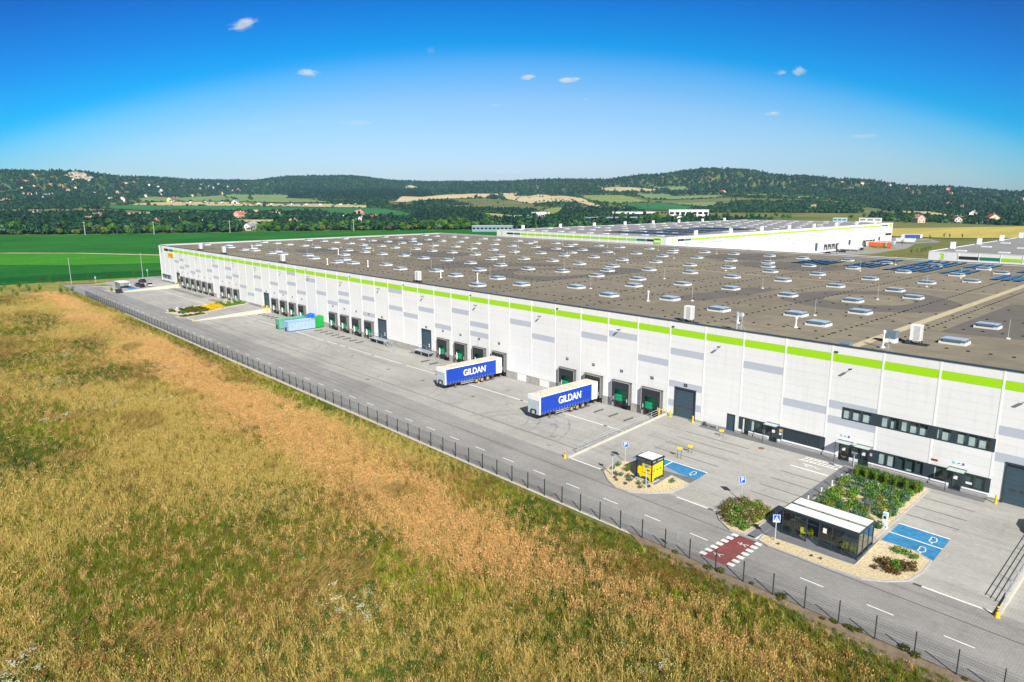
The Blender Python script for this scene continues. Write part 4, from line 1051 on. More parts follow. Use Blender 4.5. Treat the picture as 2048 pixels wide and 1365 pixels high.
# wheel guides in front of each dock
gd = MB(); gd.cyl((0, -5.0, .22), (0, -2.85, .22), .09, n=8); gd.bar((0, -4.9, 0), (0, -4.9, .22), .08); gd.bar((0, -2.95, 0), (0, -2.95, .22), .08); gd_me = gd.mesh('wheel_guide', mat('worn_dark_steel', (.10, .105, .11), .6))
ORD = ['first', 'second', 'third', 'fourth', 'fifth', 'sixth', 'seventh', 'eighth', 'ninth', 'tenth', 'eleventh', 'twelfth', 'thirteenth', 'fourteenth', 'fifteenth', 'sixteenth', 'seventeenth', 'eighteenth', 'nineteenth', 'twentieth', 'twenty-first', 'twenty-second', 'twenty-third', 'twenty-fourth', 'twenty-fifth']
for q_, i in enumerate([d_ for d_ in reversed(DOCKS) if d_ < 39]):
    for s, sd in ((-1.62, 'left'), (1.42, 'right')):
        tag(obj('wheel_guide', gd_me, None, (6 * i + 3.3 + s, 0, -1.2)), '%s steel wheel guide before the %s dock counted from the near ramp wall' % (sd, ORD[q_]), 'wheel guide', 'wheel guides before the docks')

# loading platforms with steps at two doors
def platform(x0, x1, stair_right, label):
    t = empty('loading_platform', (x0, -.1, -1.2), 0, label, 'platform')
    L = x1 - x0; H = 1.15
    MB().box(0, L, -1.55, 0, H - .1, H).build('deck', GALV, t)
    for x in (.08, L / 2, L - .08):
        for y in (-1.5, -.1): MB().bar((x, y, 0), (x, y, H - .1), .1).build('leg', GALV, t)
    rl = MB(); a = L if not stair_right else 0.0
    for x in ([0, L / 2, L] if True else []): rl.bar((x, -.06, H), (x, -.06, H + .95), .045)
    rl.bar((0, -.06, H + .95), (L * (.42), -.06, H + .95), .045)
    ex = 0 if stair_right else L
    rl.bar((ex, -1.5, H), (ex, -1.5, H + .9), .045); rl.bar((ex, -1.5, H + .9), (ex, -.06, H + .9), .045); rl.bar((ex, -1.5, H + .45), (ex, -.06, H + .45), .045)
    rl.build('railing', GALV, t)
    d = 1 if stair_right else -1; s0 = L if stair_right else 0
    for k in range(6): MB().box(min(s0 + d * (.05 + k * .3), s0 + d * (.33 + k * .3)), max(s0 + d * (.05 + k * .3), s0 + d * (.33 + k * .3)), -1.5, -.1, H - .19 * (k + 1) - .03, H - .19 * (k + 1)).build('step', GALV, t)
    MB().bar((s0, -1.52, H - .05), (s0 + d * 1.95, -1.52, 0), .05, .16).build('stringer', GALV, t); MB().bar((s0, -.08, H - .05), (s0 + d * 1.95, -.08, 0), .05, .16).build('stringer', GALV, t)
platform(149.3, 156.0, True, 'grey steel loading platform with steps on its right side')
platform(168.0, 173.8, False, 'grey steel loading platform with steps on its left side')

# ------------------------------------------------------------------ fence
F0, PITCH = 6.8, 2.78
fn = empty('mesh_fence', (0, -33.2, -1.2), 0, 'dark wire mesh fence between the meadow and the service road', 'fence')
FENCE = mat('fence_anthracite', (.028, .042, .045), .55)
post = MB().box(-.035, .035, -.05, .05, 0, 2.05).mesh('post', FENCE)
wires = MB()
for k in range(9): wires.box(.03, PITCH - .03, -.004, .004, .1 + k * .22, .11 + k * .22)
for k in range(1, 27): wires.box(k * PITCH / 27 - .0025, k * PITCH / 27 + .0025, -.004, .004, .06, 1.95)
wire_me = wires.mesh('mesh_panel', FENCE)
nb = int((330 - F0) / PITCH)
for k in range(nb + 1):
    obj('post', post, fn, (F0 + k * PITCH, -.0005 * k, 0))
    if k < nb: obj('mesh_panel', wire_me, fn, (F0 + k * PITCH, -.0005 * k, 0))
sheet('gravel_strip', [(60,-33),(256,-33),(256,-33.5),(150,-33.9),(60,-33.5)], mat('pale_edge_gravel', (.52, .47, .38), .95, var=.2, vs=3), -1.19, label='pale gravel strip under the fence')
sheet('soil_strip', [(252,-33),(345,-33),(345,-35.4),(300,-35.6),(256,-35.0)], M_SOIL, -1.185, label='bare brown soil strip under the near fence')
fs = tag(MB().box(258.0, 258.5, -33.36, -33.32, .35, 1.0).build('fence_box', GALV), 'small grey box fixed on top of a fence post', 'box')

# ------------------------------------------------------------------ road signs, lamps
POSTM = mat('sign_post_grey', (.60, .64, .68), .4, metal=.3)
def road_sign(x, y, h, glyph, label, face=(-.75, -.66)):
    t = empty('road_sign', (x, y, zg(x, y)), math.atan2(face[0], -face[1]) * 0, label, 'road sign')
    t.rotation_euler = (0, 0, math.atan2(-.45, 1) * 0 + math.radians(38))
    MB().cyl((0, 0, 0), (0, 0, h), .05, n=8).build('post', POSTM, t)
    b = MB().box(-.36, .36, -.085, -.06, h - .8, h + .05).build('board', SIGNB, t)
    mb = MB(); mb.box(-.34, -.30, -.092, -.086, h - .78, h + .03); mb.box(.30, .34, -.092, -.086, h - .78, h + .03); mb.box(-.34, .34, -.092, -.086, h - .01, h + .03); mb.box(-.34, .34, -.092, -.086, h - .78, h - .74); mb.build('border', SIGNW, b)
    if glyph == 'P': text_on('P', .72, SIGNW, b, (0, -.095, h - .38), (RX, 0, 0), off=.012)
    else:
        MB().extr([(-.26, h - .7), (.26, h - .7), (0, h - .12)], 'y', -.098, -.090).build('white_triangle', SIGNW, b)
        mb = MB(); mb.cyl((0, -.11, h - .3), (0, -.1, h - .3), .045, n=8); mb.bar((0, -.105, h - .34), (0, -.105, h - .52), .05); mb.bar((0, -.105, h - .52), (-.09, -.105, h - .66), .035); mb.bar((0, -.105, h - .52), (.08, -.105, h - .66), .035); mb.build('walking_figure', SIGNK, b)
    return t
road_sign(240.6, -18.7, 2.9, 'P', 'blue P parking sign left of the yellow kiosk')
road_sign(256.75, -18.3, 2.9, 'P', 'blue P parking sign behind the pink flowering bed')
road_sign(263.7, -24.1, 2.9, 'X', 'blue pedestrian crossing sign left of the glass shelter')
road_sign(74.6, -22.6, 2.8, 'X', 'blue crossing sign on the yellow flower bed')
road_sign(-35, -21.2, 2.8, 'X', 'distant blue crossing sign at the far left corner')
road_sign(-35.5, -1.0, 3.2, 'P', 'distant blue sign near the far corner of the warehouse')
def lamp(x, y, h, label, double=False):
    t = empty('lamp_post', (x, y, zg(x, y)), 0, label, 'lamp post')
    MB().cyl((0, 0, 0), (0, 0, h), .06, .05, n=8).build('pole', POSTM, t)
    hd = MB(); hd.cyl((0, 0, h), (0, 0, h + .12), .2, .26, n=8)
    for s in (-1, 1): hd.bar((0, 0, h - .1), (.22 * s, 0, h + .22), .05); hd.box(.12 * s - .12 if s > 0 else -.34, .34 if s > 0 else -.1, -.14, .14, h + .18, h + .26)
    hd.build('lamp_head', mat('lamp_head_grey', (.22, .25, .28), .4), t)
lamp(242.03, -23.07, 2.7, 'slim grey lamp post on the left of the kiosk gravel bed')
lamp(247.24, -23.2, 2.75, 'slim grey lamp post in front of the yellow kiosk')
lamp(263.2, -3.95, 2.7, 'slim grey lamp post at the corner of the green shrub bed')
def pole(x, y, h, label):
    t = empty('light_pole', (x, y, -1.2), 0, label, 'light pole')
    MB().cyl((0, 0, 0), (0, 0, h), .11, .07, n=8).build('mast', GALV, t); MB().box(-.5, .3, -.2, .2, h, h + .14).build('lamp_head', GALV, t)
pole(-39.2, -29.2, 10.5, 'tall grey light pole at the far left road corner')
pole(-33.2, -3.6, 11.5, 'tall grey light pole left of the far warehouse corner')
# low yellow number boards
def bay_board(x, y, h, label):
    t = empty('bay_board', (x, y, zg(x, y)), math.radians(20), label, 'board')
    for s in (-.22, .22): MB().bar((s, 0, 0), (s, 0, h), .045).build('leg', SIGNK, t)
    MB().box(-.32, .32, -.04, .0, h - .12, h + .25).build('board', YELL, t)
bay_board(245.05, -13.1, 1.35, 'yellow board on two thin legs behind the kiosk blue bay')
bay_board(245.06, -10.6, .85, 'low yellow board one bay nearer the offices')
bay_board(245.2, -3.1, .85, 'low yellow board closest to the steel door')
# bollard lights along the walk
for k, (x, y) in enumerate(((262.3, -13.7), (262.5, -10.8), (262.6, -8.2), (262.7, -5.9))):
    t = tag(MB().box(-.05, .05, -.05, .05, 0, .75).build('path_light', SIGNW, loc=(x, y, zg(x, y) + .1)), 'white path light %s along the shrub bed' % ('nearest the shelter', 'second from the shelter', 'third from the shelter', 'nearest the offices')[k], 'path light', 'path lights by the walk')
    MB().box(-.07, .07, -.07, .07, .75, .85).build('lamp_cap', DARKM, t)

# ------------------------------------------------------------------ kiosk
KY = mat('kiosk_yellow', (.92, .70, .0), .4); KD = mat('kiosk_anthracite', (.045, .06, .075), .4)
K = empty('kiosk', (245.5, -20.1, -1.10), 0, 'yellow and black square kiosk with printed truck on a gravel island', 'kiosk')
MB().box(-1.45, 1.45, -1.45, 1.45, -.3, .05).build('base_slab', KERB, K)
MB().box(-1.12, 1.12, -1.12, 1.12, .05, 2.45).build('wall', KD, K)
for sx in (-1.14, 1.14):
    for sy in (-1.14, 1.14): MB().box(sx - .05, sx + .05, sy - .05, sy + .05, .05, 2.7).build('corner_post', SIGNK, K)
mb = MB(); mb.box(-1.25, 1.25, -1.25, 1.25, 2.62, 2.8); mb.build('roof_frame', SIGNK, K); MB().box(-1.08, 1.08, -1.08, 1.08, 2.8, 2.83).build('roof_panel', mat('pale_roof_sheet', (.80, .78, .77), .5), K)
for q in ((-1.0, .2, -1.17, -1.14, 2.5, 2.57), (.35, .95, -1.17, -1.14, 2.5, 2.57)): MB().box(*q).build('light_slot', SIGNW, K)
for q in ((1.14, 1.17, -1.0, -.5, 2.5, 2.57), (1.14, 1.17, -.1, .95, 2.5, 2.57)): MB().box(*q).build('light_slot', SIGNW, K)
# front print (faces -Y): cab and trailer of a truck
MB().extr([(-.98, .62), (-.98, 1.35), (-.80, 1.62), (-.36, 1.62), (-.36, .9), (-.30, .38), (-.48, .22), (-.72, .38), (-.80, .62)], 'y', -1.135, -1.121).build('truck_cab_print', KY, K)
MB().extr([(-.30, .95), (-.30, 2.05), (1.06, 2.05), (1.06, .95)], 'y', -1.135, -1.121).build('truck_box_print', KY, K)
MB().extr([(-.34, .40), (-.34, .88), (1.06, .88), (1.06, .10), (.85, .10), (.70, .40), (.5, .48)], 'y', -1.135, -1.121).build('truck_box_print', KY, K)
MB().extr([(.22, 1.35), (.45, 1.55), (.45, 1.43), (.8, 1.43), (.8, 1.27), (.45, 1.27), (.45, 1.15)], 'y', -1.145, -1.136).build('arrow_print', SIGNK, K)
MB().box(.2, .95, -1.145, -1.136, 1.72, 1.86).build('orange_print', mat('print_orange', (.85, .25, .01), .5), K)
# side print (faces +X)
MB().extr([(-1.06, .95), (-1.06, 2.05), (1.06, 2.2), (1.06, .95)], 'x', 1.121, 1.135).build('truck_box_print', KY, K)
MB().extr([(-1.06, .10), (-1.06, .88), (1.06, .88), (1.06, .40), (-.6, .40), (-.85, .10)], 'x', 1.121, 1.135).build('truck_box_print', KY, K)
for y in (-.7, -.05, .6): MB().extr([(y - .24, 1.35), (y, 1.52), (y, 1.41), (y + .24, 1.41), (y + .24, 1.29), (y, 1.29), (y, 1.18)], 'x', 1.136, 1.145).build('arrow_print', SIGNK, K)
for y in (-.7, .1): MB().box(1.136, 1.142, y - .1, y + .65, 1.72, 1.8).build('small_print', mat('print_grey', (.25, .22, .08), .6), K)

# ------------------------------------------------------------------ glass smoking shelter
S = empty('smoking_shelter', (263.4, -22.0, -1.15), 0, 'dark framed glass smoking shelter with white split roof', 'shelter')
L, D_, H = 7.35, 3.7, 2.55
xs = [0, 1.2, 2.45, 3.7, 4.95, 6.2, L]
SF = mat('shelter_frame_dark', (.03, .045, .055), .4)
for x in xs: MB().box(x - .045, x + .045, -.045, .045, 0, H).build('post', SF, S)
for x in (0, 2.45, 4.95, L): MB().box(x - .045, x + .045, D_ - .045, D_ + .045, 0, H).build('post', SF, S)
for y in (1.2, 2.5):
    for x in (0, L): MB().box(x - .045, x + .045, y - .045, y + .045, 0, H).build('post', SF, S)
mb = MB(); mb.box(-.05, L + .05, -.05, .05, H, H + .2); mb.box(-.05, L + .05, D_ - .05, D_ + .05, H, H + .2); mb.box(-.05, .05, .05, D_ - .05, H, H + .2); mb.box(L - .05, L + .05, .05, D_ - .05, H, H + .2); mb.box(.05, L - .05, D_ / 2 - .25, D_ / 2 + .25, H, H + .05)
for z in (.1, ): mb.box(0, 2.45, -.03, .03, z, z + .07); mb.box(3.7, L, -.03, .03, z, z + .07); mb.box(-.03, .03, 0, D_, z, z + .07); mb.box(L - .03, L + .03, 0, D_, z, z + .07); mb.box(0, L, D_ - .03, D_ + .03, z, z + .07)
mb.box(-.09, L + .09, -.09, -.0, H + .12, H + .26); mb.box(-.09, L + .09, D_, D_ + .09, H + .12, H + .26); mb.box(-.09, .0, 0, D_, H + .12, H + .26); mb.box(L, L + .09, 0, D_, H + .12, H + .26)
mb.build('frame', SF, S)
RWH = mat('shelter_roof_white', (.78, .79, .80), .5, var=.05, vs=.8)
for y0, y1 in ((.02, D_ / 2 - .22), (D_ / 2 + .22, D_ - .02)):
    for x0, x1 in ((.02, L / 2 - .03), (L / 2 + .03, L - .02)): MB().box(x0, x1, y0, y1, H + .2, H + .24).build('roof_panel', RWH, S)
SG = glassmat('shelter_glass', (.62, .70, .72), .05)
for a, b in zip(xs, xs[1:]):
    if a == 2.45: continue
    MB().box(a + .05, b - .05, -.008, .008, .2, H - .05).build('pane', SG, S)
for a, b in ((0, 2.45), (2.45, 4.95), (4.95, L)): MB().box(a + .05, b - .05, D_ - .008, D_ + .008, .2, H - .05).build('pane', SG, S)
for x in (0, L):
    for a, b in ((0, 1.2), (1.2, 2.5), (2.5, D_)): MB().box(x - .008, x + .008, a + .05, b - .05, .2, H - .05).build('pane', SG, S)
MB().box(4.05, 4.4, -.02, -.009, 1.6, 2.1).build('notice', SIGNW, S)
# benches and chairs inside
CH = mat('chair_yellow_green', (.62, .58, .02), .5)
def chair(x, y, rz, label):
    t = empty('chair', (x, y, zg(x, y) + .045), rz, label, 'chair')
    MB().box(-.25, .25, -.25, .25, .42, .46).build('seat', CH, t); MB().box(-.25, .25, .22, .26, .46, .9).build('backrest', CH, t)
    for a in (-.22, .22):
        for b in (-.22, .22): MB().bar((a, b, 0), (a * .95, b * .95, .42), .035).build('leg', CH, t)
    for a in (-.26, .26): MB().box(a - .02, a + .02, -.2, .22, .62, .66).build('armrest', CH, t)
chair(265.2, -21.2, .5, 'yellow-green chair inside the shelter, left of its doorway')
chair(265.75, -21.0, -.6, 'yellow-green chair beside the shelter doorway')
chair(269.3, -21.2, .2, 'yellow-green chair at the right end of the shelter')
chair(269.95, -20.9, -1.2, 'yellow-green chair in the right corner of the shelter')
t = empty('table', (269.0, -20.4, -1.05), 0, 'dark low table inside the right end of the shelter', 'table'); MB().box(-.6, .6, -.35, .35, .68, .73).build('tabletop', DARKM, t)
for a in (-.5, .5): MB().bar((a, 0, 0), (a, 0, .68), .06).build('leg', DARKM, t)
t = empty('slatted_bench', (266.9, -18.8, -.98), 0, 'dark slatted bench at the back of the shelter', 'bench')
for k in range(7): MB().box(-.6, .6, -.02 + k * .001, .02 + k * .001, .45 + k * .1, .52 + k * .1).build('slat', DARKM, t)
MB().box(-.6, .6, -.5, -.02, .4, .45).build('seat', DARKM, t); MB().box(-.55, -.45, -.45, -.02, 0, .4).build('leg', DARKM, t); MB().box(.45, .55, -.45, -.02, 0, .4).build('leg', DARKM, t)

# far small shelter, bin, charger
S0 = empty('bike_shelter', (-10.5, -19.5, -1.05), 0, 'small distant shelter with white roof by the parked cars', 'shelter')
for x in (0, 2.2, 4.4, 6.6):
    for y in (0, 3.2): MB().box(x - .05, x + .05, y - .05, y + .05, 0, 2.6).build('post', SF, S0)
MB().box(-.1, 6.7, -.1, 3.3, 2.6, 2.85).build('roof', RWH, S0)
for a in (0, 2.2, 4.4): MB().box(a + .06, a + 2.14, -.01, .01, .2, 2.5).build('pane', SG, S0)
wb = tag(MB().extr([(-.8, 0), (.8, 0), (.95, 1.2), (-.95, 1.35)], 'x', -1.2, 1.2).build('waste_skip', mat('black_skip', (.02, .02, .022), .5), loc=(5.6, -22.2, -1.2)), 'dark waste skip at the end of the far left ramp wall', 'skip'); MB().box(-1.25, 1.25, -1.0, 1.0, 1.25, 1.38).build('lid', RUBB, wb)
ch = tag(MB().box(-.22, .22, -.16, .16, 0, 1.75).build('charging_post', SIGNW, loc=(270.48, -14.35, -.62)), 'white charging post beside the right blue bays', 'charger')
MB().box(-.12, .12, -.175, -.162, 1.1, 1.4).build('screen', SIGNK, ch); MB().box(-.2, .2, -.17, -.162, 1.5, 1.68).build('blue_label', mat('print_cyan', (.25, .65, .82), .5), ch); MB().box(.1, .2, -.17, -.162, .1, .35).build('green_label', DOCKG, ch)
tag(MB().cyl((0, 0, 0), (0, 0, 1.1), .12, n=8).build('charging_post', SIGNW, loc=(-9.6, -14.6, -.74)), 'small distant charging post beside the far blue bay', 'charger')

# ------------------------------------------------------------------ trailers
BLUE = mat('curtain_blue', (.004, .046, .38), .5, var=.06, vs=.7); TRW = mat('trailer_white', (.78, .79, .80), .45, var=.05, vs=1.2); TRG = mat('trailer_front_grey', (.42, .50, .54), .5, var=.08, vs=1)
TROOF = mat('dirty_trailer_roof', (.66, .58, .46), .8, var=.22, vs=.9); CHAS = mat('chassis_dark', (.035, .04, .045), .6, var=.2, vs=2); TLIGHT = mat('tail_red', (.5, .02, .015), .4)
tyre = MB(); tyre.cyl((-.19, 0, 0), (.19, 0, 0), .52, n=18); tyre_me = tyre.mesh('tyre', TYRE); rim = MB(); rim.cyl((-.2, 0, 0), (.2, 0, 0), .30, n=14); rim.cyl((-.23, 0, 0), (.23, 0, 0), .13, n=10); rim_me = rim.mesh('rim', RIM)
def wheel(parent, x, y, z=.52, sc=1.0):
    w = obj('wheel', tyre_me, parent, (x, y, z), 0, sc); obj('rim', rim_me, w); return w
def trailer(loc, rz, label, side=BLUE, text=None, tcol=None, group=None, roofm=TROOF, cat='trailer', grime=True):
    """13.6 m curtain-sided semi-trailer; local +Y is the rear, origin at the rear on the ground, length towards -Y"""
    t = empty('semi_trailer', loc, rz, label, cat, group)
    LN = 13.6; W = 1.275
    MB().box(-W + .02, W - .02, -LN + .1, -.05, 1.18, 1.32).build('floor', CHAS, t)
    for s in (-1, 1):
        c = MB(); n = 34; y0, y1 = -LN + .25, -1.5
        # gently rippled curtain
        for k in range(n):
            ya, yb = y0 + (y1 - y0) * k / n, y0 + (y1 - y0) * (k + 1) / n
            xa = s * (W + .012 * math.sin(k * 2.1)); xb = s * (W + .012 * math.sin((k + 1) * 2.1))
            c.face([(xa, ya, 1.05), (xb, yb, 1.05), (xb, yb, 3.78), (xa, ya, 3.78)])
        cu = c.build('curtain', side, t)
        if text and s > 0:
            text_on(text, 1.62, tcol, cu, (W + .03, -6.75, 2.5), (RX, 0, math.pi / 2), off=.03, ext=.006, sx=.9)
            MB().cyl((W + .02, -3.95, 3.0), (W + .03, -3.95, 3.0), .06, n=8).build('trademark_dot', tcol, cu)
        mb = MB(); mb.box(min(s * W, s * (W - .05)), max(s * W, s * (W - .05)), -1.5, -.08, 1.0, 3.82); mb.box(min(s * (W + .015), s * (W - .08)), max(s * (W + .015), s * (W - .08)), -LN, -LN + .28, 1.0, 3.92); mb.box(min(s * (W + .01), s * (W - .1)), max(s * (W + .01), s * (W - .1)), -LN + .28, -.05, 3.78, 3.95); mb.build('side_frame', TRW, t)
        MB().box(min(s * (W + .01), s * (W - .1)), max(s * (W + .01), s * (W - .1)), -LN + .1, -.05, 1.0, 1.06).build('side_rail', CHAS, t)
        mb = MB(); mb.bar((s * 1.15, -9.9, .55), (s * 1.15, -5.0, .55), .05, .12); mb.bar((s * 1.15, -9.9, .85), (s * 1.15, -5.0, .85), .05, .12); mb.build('side_guard', GALV, t)
        st_ = MB()
        for k in range(18): yy = -LN + .6 + k * .63; st_.box(min(s * (W + .015), s * (W + .03)), max(s * (W + .015), s * (W + .03)), yy - .025, yy + .025, .98, 1.42)
        st_.build('curtain_strap', mat('strap_grey', (.30, .32, .36), .7), t)
        for yy in (-12.6, -10.2, -7.8, -2.6): MB().box(min(s * W, s * (W + .03)), max(s * W, s * (W + .03)), yy - .06, yy + .06, .9, .97).build('side_marker', mat('amber_lens', (.8, .3, .02), .4), t)
        MB().extr([(-7.0, .95), (-3.0, .95), (-2.9, .7), (-2.95, .68), (-3.05, .9), (-6.95, .9), (-7.05, .68), (-7.1, .7)], 'x', min(s * .82, s * 1.22), max(s * .82, s * 1.22)).build('mudguard', RUBB, t)
        for y in (-6.25, -4.9, -3.55): wheel(t, s * 1.02, y)
        mb = MB(); mb.bar((s * .95, -11.0, .12), (s * .95, -11.0, 1.2), .13); mb.box(s * .95 - .16, s * .95 + .16, -11.15, -10.85, .04, .12); mb.build('landing_leg', mat('rusty_leg', (.25, .13, .08), .7), t)
        MB().box(s * 1.0 - .2, s * 1.0 + .2, -.12, -.02, .75, .92).build('tail_light', TLIGHT, t)
    rf = MB(); n = 14
    for k in range(n):
        ya, yb = -LN + .1 + (LN - .1) * k / n, -LN + .1 + (LN - .1) * (k + 1) / n; za, zb = 3.97 + .02 * math.sin(k * 1.7), 3.97 + .02 * math.sin((k + 1) * 1.7)
        rf.face([(-W + .08, ya, za), (W - .08, ya, za), (W - .08, yb, zb), (-W + .08, yb, zb)])
    rf.build('roof', roofm, t)
    MB().box(-W, W, -LN, -LN + .06, 1.0, 3.2).build('front_wall', TRG, t); MB().box(-W - .005, W + .005, -LN - .04, -LN + .28, 3.2, 3.99).build('front_cap', TRW, t)
    mb = MB(); mb.box(-.5, -.42, -LN - .12, -LN, 1.0, 1.75); mb.box(.42, .5, -LN - .12, -LN, 1.0, 1.75); mb.box(-.5, .5, -LN - .12, -LN - .02, 1.65, 1.75); mb.box(-.7, -.5, -LN - .1, -LN, 1.05, 1.5); mb.box(.5, .62, -LN - .1, -LN, 1.15, 1.6); mb.build('coupling_lines', RUBB, t)
    MB().box(-W + .02, W - .02, -.08, -.02, 1.3, 3.85).build('rear_door', TRW, t)
    mb = MB(); mb.box(-.5, -.36, -LN + .3, -.2, .78, 1.18); mb.box(.36, .5, -LN + .3, -.2, .78, 1.18)
    for y in (-6.25, -4.9, -3.55): mb.cyl((-1, y, .52), (1, y, .52), .09, n=8)
    mb.box(.6, 1.1, -9.4, -8.0, .55, 1.05); mb.box(-1.1, -.6, -9.4, -8.0, .55, 1.05); mb.box(-1.2, 1.2, -2.5, -2.0, .5, .95); mb.box(-1.2, 1.2, -.4, -.2, .5, .7); mb.build('chassis', CHAS, t)
    return t
TXT = mat('curtain_lettering_white', (.82, .82, .80), .5)
trailer((219.55, -.95, -1.2), math.radians(-.5), 'nearer blue curtain trailer lettered GILDAN backed into a dock', BLUE, 'GILDAN', TXT, 'blue trailers at the docks')
trailer((195.5, -.9, -1.2), math.radians(-.6), 'farther blue curtain trailer lettered GILDAN backed into a dock', BLUE, 'GILDAN', TXT, 'blue trailers at the docks')
tag(MB().extr([(-.2, 0), (.2, 0), (.2, .18), (-.1, .22)], 'x', -.14, .14).build('wheel_chock', YELL, loc=(196.4, -6.6, -1.2)), 'yellow wheel chock beside the farther blue trailer', 'chock')

# ------------------------------------------------------------------ skips and compactors
def skip_(x, y, rz, L, H, m, label, ribs=9):
    t = empty('roll_off_skip', (x, y, -1.2), rz, label, 'skip')
    mb = MB(); W = 1.2
    mb.box(-W, W, -L, 0, .18, .3); mb.box(-W, -W + .06, -L, 0, .3, H); mb.box(W - .06, W, -L, 0, .3, H); mb.box(-W + .06, W - .06, -L, -L + .06, .3, H); mb.box(-W + .06, W - .06, -.06, 0, .3, H); mb.box(-W + .06, W - .06, -L + .06, -.06, H - .25, H - .15)
    mb.build('body', m, t)
    for k in range(ribs):
        yy = -L + .15 + (L - .3) * k / (ribs - 1)
        for s in (-1, 1): MB().box(min(s * W, s * (W + .09)), max(s * W, s * (W + .09)), yy - .05, yy + .05, .3, H - .05).build('rib', m, t)
    rm = MB()
    for s in (-1, 1): rm.box(min(s * (W - .07), s * (W + .1)), max(s * (W - .07), s * (W + .1)), -L, 0, H - .05, H + .07)
    rm.box(-W, W, -L - .04, -L + .08, H - .05, H + .07); rm.build('rim', m, t)
    rn = MB(); rn.box(-.55, -.45, -L - .1, .1, 0, .18); rn.box(.45, .55, -L - .1, .1, 0, .18); rn.box(-.15, .15, -L - .35, -L, .3, 1.1); rn.build('runner', CHAS, t)
    return t
skip_(122.5, -2.7, 0, 7.6, 2.55, mat('skip_pale_blue', (.30, .42, .72), .55, var=.1, vs=1.5), 'pale blue ribbed roll-off skip nearest the camera')
skip_(117.5, -2.7, 0, 7.8, 2.55, mat('skip_teal', (.13, .36, .26), .6, var=.15, vs=1.5), 'teal green roll-off skip behind the pale blue one')
def compactor(x, m, label):
    t = empty('waste_compactor', (x, -.2, -1.2), 0, label, 'compactor')
    MB().extr([(-2.4, .2), (0, .2), (0, 1.3), (-.12, 1.35), (-.12, 1.5), (0, 1.55), (0, 3.1), (-.3, 3.15), (-1.5, 2.75), (-2.4, 2.45)], 'x', -1.15, 1.15).build('body', m, t)
    for k in range(4): MB().box(1.15, 1.22, -2.2 + k * .6, -2.1 + k * .6, .3, 2.4).build('rib', m, t)
    mb = MB(); mb.box(-.6, -.5, -2.6, 0, 0, .2); mb.box(.5, .6, -2.6, 0, 0, .2); mb.build('runner', CHAS, t)
compactor(122.5, mat('compactor_green', (.01, .30, .05), .5), 'bright green waste compactor at the end of the pale blue skip')
compactor(117.5, mat('compactor_blue', (.01, .12, .48), .5), 'dark blue waste compactor behind the teal skip')

# ------------------------------------------------------------------ cars
def car(x, y, rz, m, label):
    t = empty('parked_car', (x, y, zg(x, y)), rz, label, 'car', 'cars parked at the warehouse')
    if on_ramp(x) and -22.3 < y < -1.5: t.rotation_euler = Matrix.Rotation(rz, 3, 'Z').to_euler()
    W = .88
    mb = MB(); prof = [(-2.15, .28), (2.15, .28), (2.2, .62), (2.05, .78), (1.2, .92), (-1.75, .95), (-2.12, .85), (-2.2, .55)]
    mb.extr(prof, 'x', -W, W); mb.build('body', m, t)
    MB().extr([(1.15, .92), (.45, 1.4), (-1.1, 1.44), (-1.85, .95)], 'x', -W + .1, W - .1).build('cabin', GLASSD, t)
    MB().extr([(.42, 1.405), (-1.08, 1.445), (-1.08, 1.47), (.42, 1.43)], 'x', -W + .14, W - .14).build('roof', m, t)
    for sx in (-1, 1):
        for sy in (-1.3, 1.35): wheel(t, sx * (W - .08), sy, .32, .62)
        MB().box(sx * .6 - .18, sx * .6 + .18, 2.16, 2.21, .55, .7).build('headlight', SIGNW, t); MB().box(sx * .62 - .15, sx * .62 + .15, -2.215, -2.17, .62, .78).build('tail_light', TLIGHT, t)
CBLK = mat('car_black', (.012, .012, .016), .25); CNAVY = mat('car_navy', (.02, .05, .12), .25); CSIL = mat('car_silver', (.55, .57, .60), .3, metal=.3)
car(-17.5, -8.0, math.radians(95), CBLK, 'black car parked alone near the far corner')
car(-7.0, -12.4, math.radians(85), CNAVY, 'dark blue car parked on the far blue bay')
car(-2.4, -12.2, math.radians(85), CBLK, 'black car between the dark blue and silver cars')
car(-1.8, -9.5, math.radians(85), CSIL, 'silver car parked next to the black cars')
car(281.9, -4.3, math.radians(8), CBLK, 'black car cut off at the right edge before the big door')
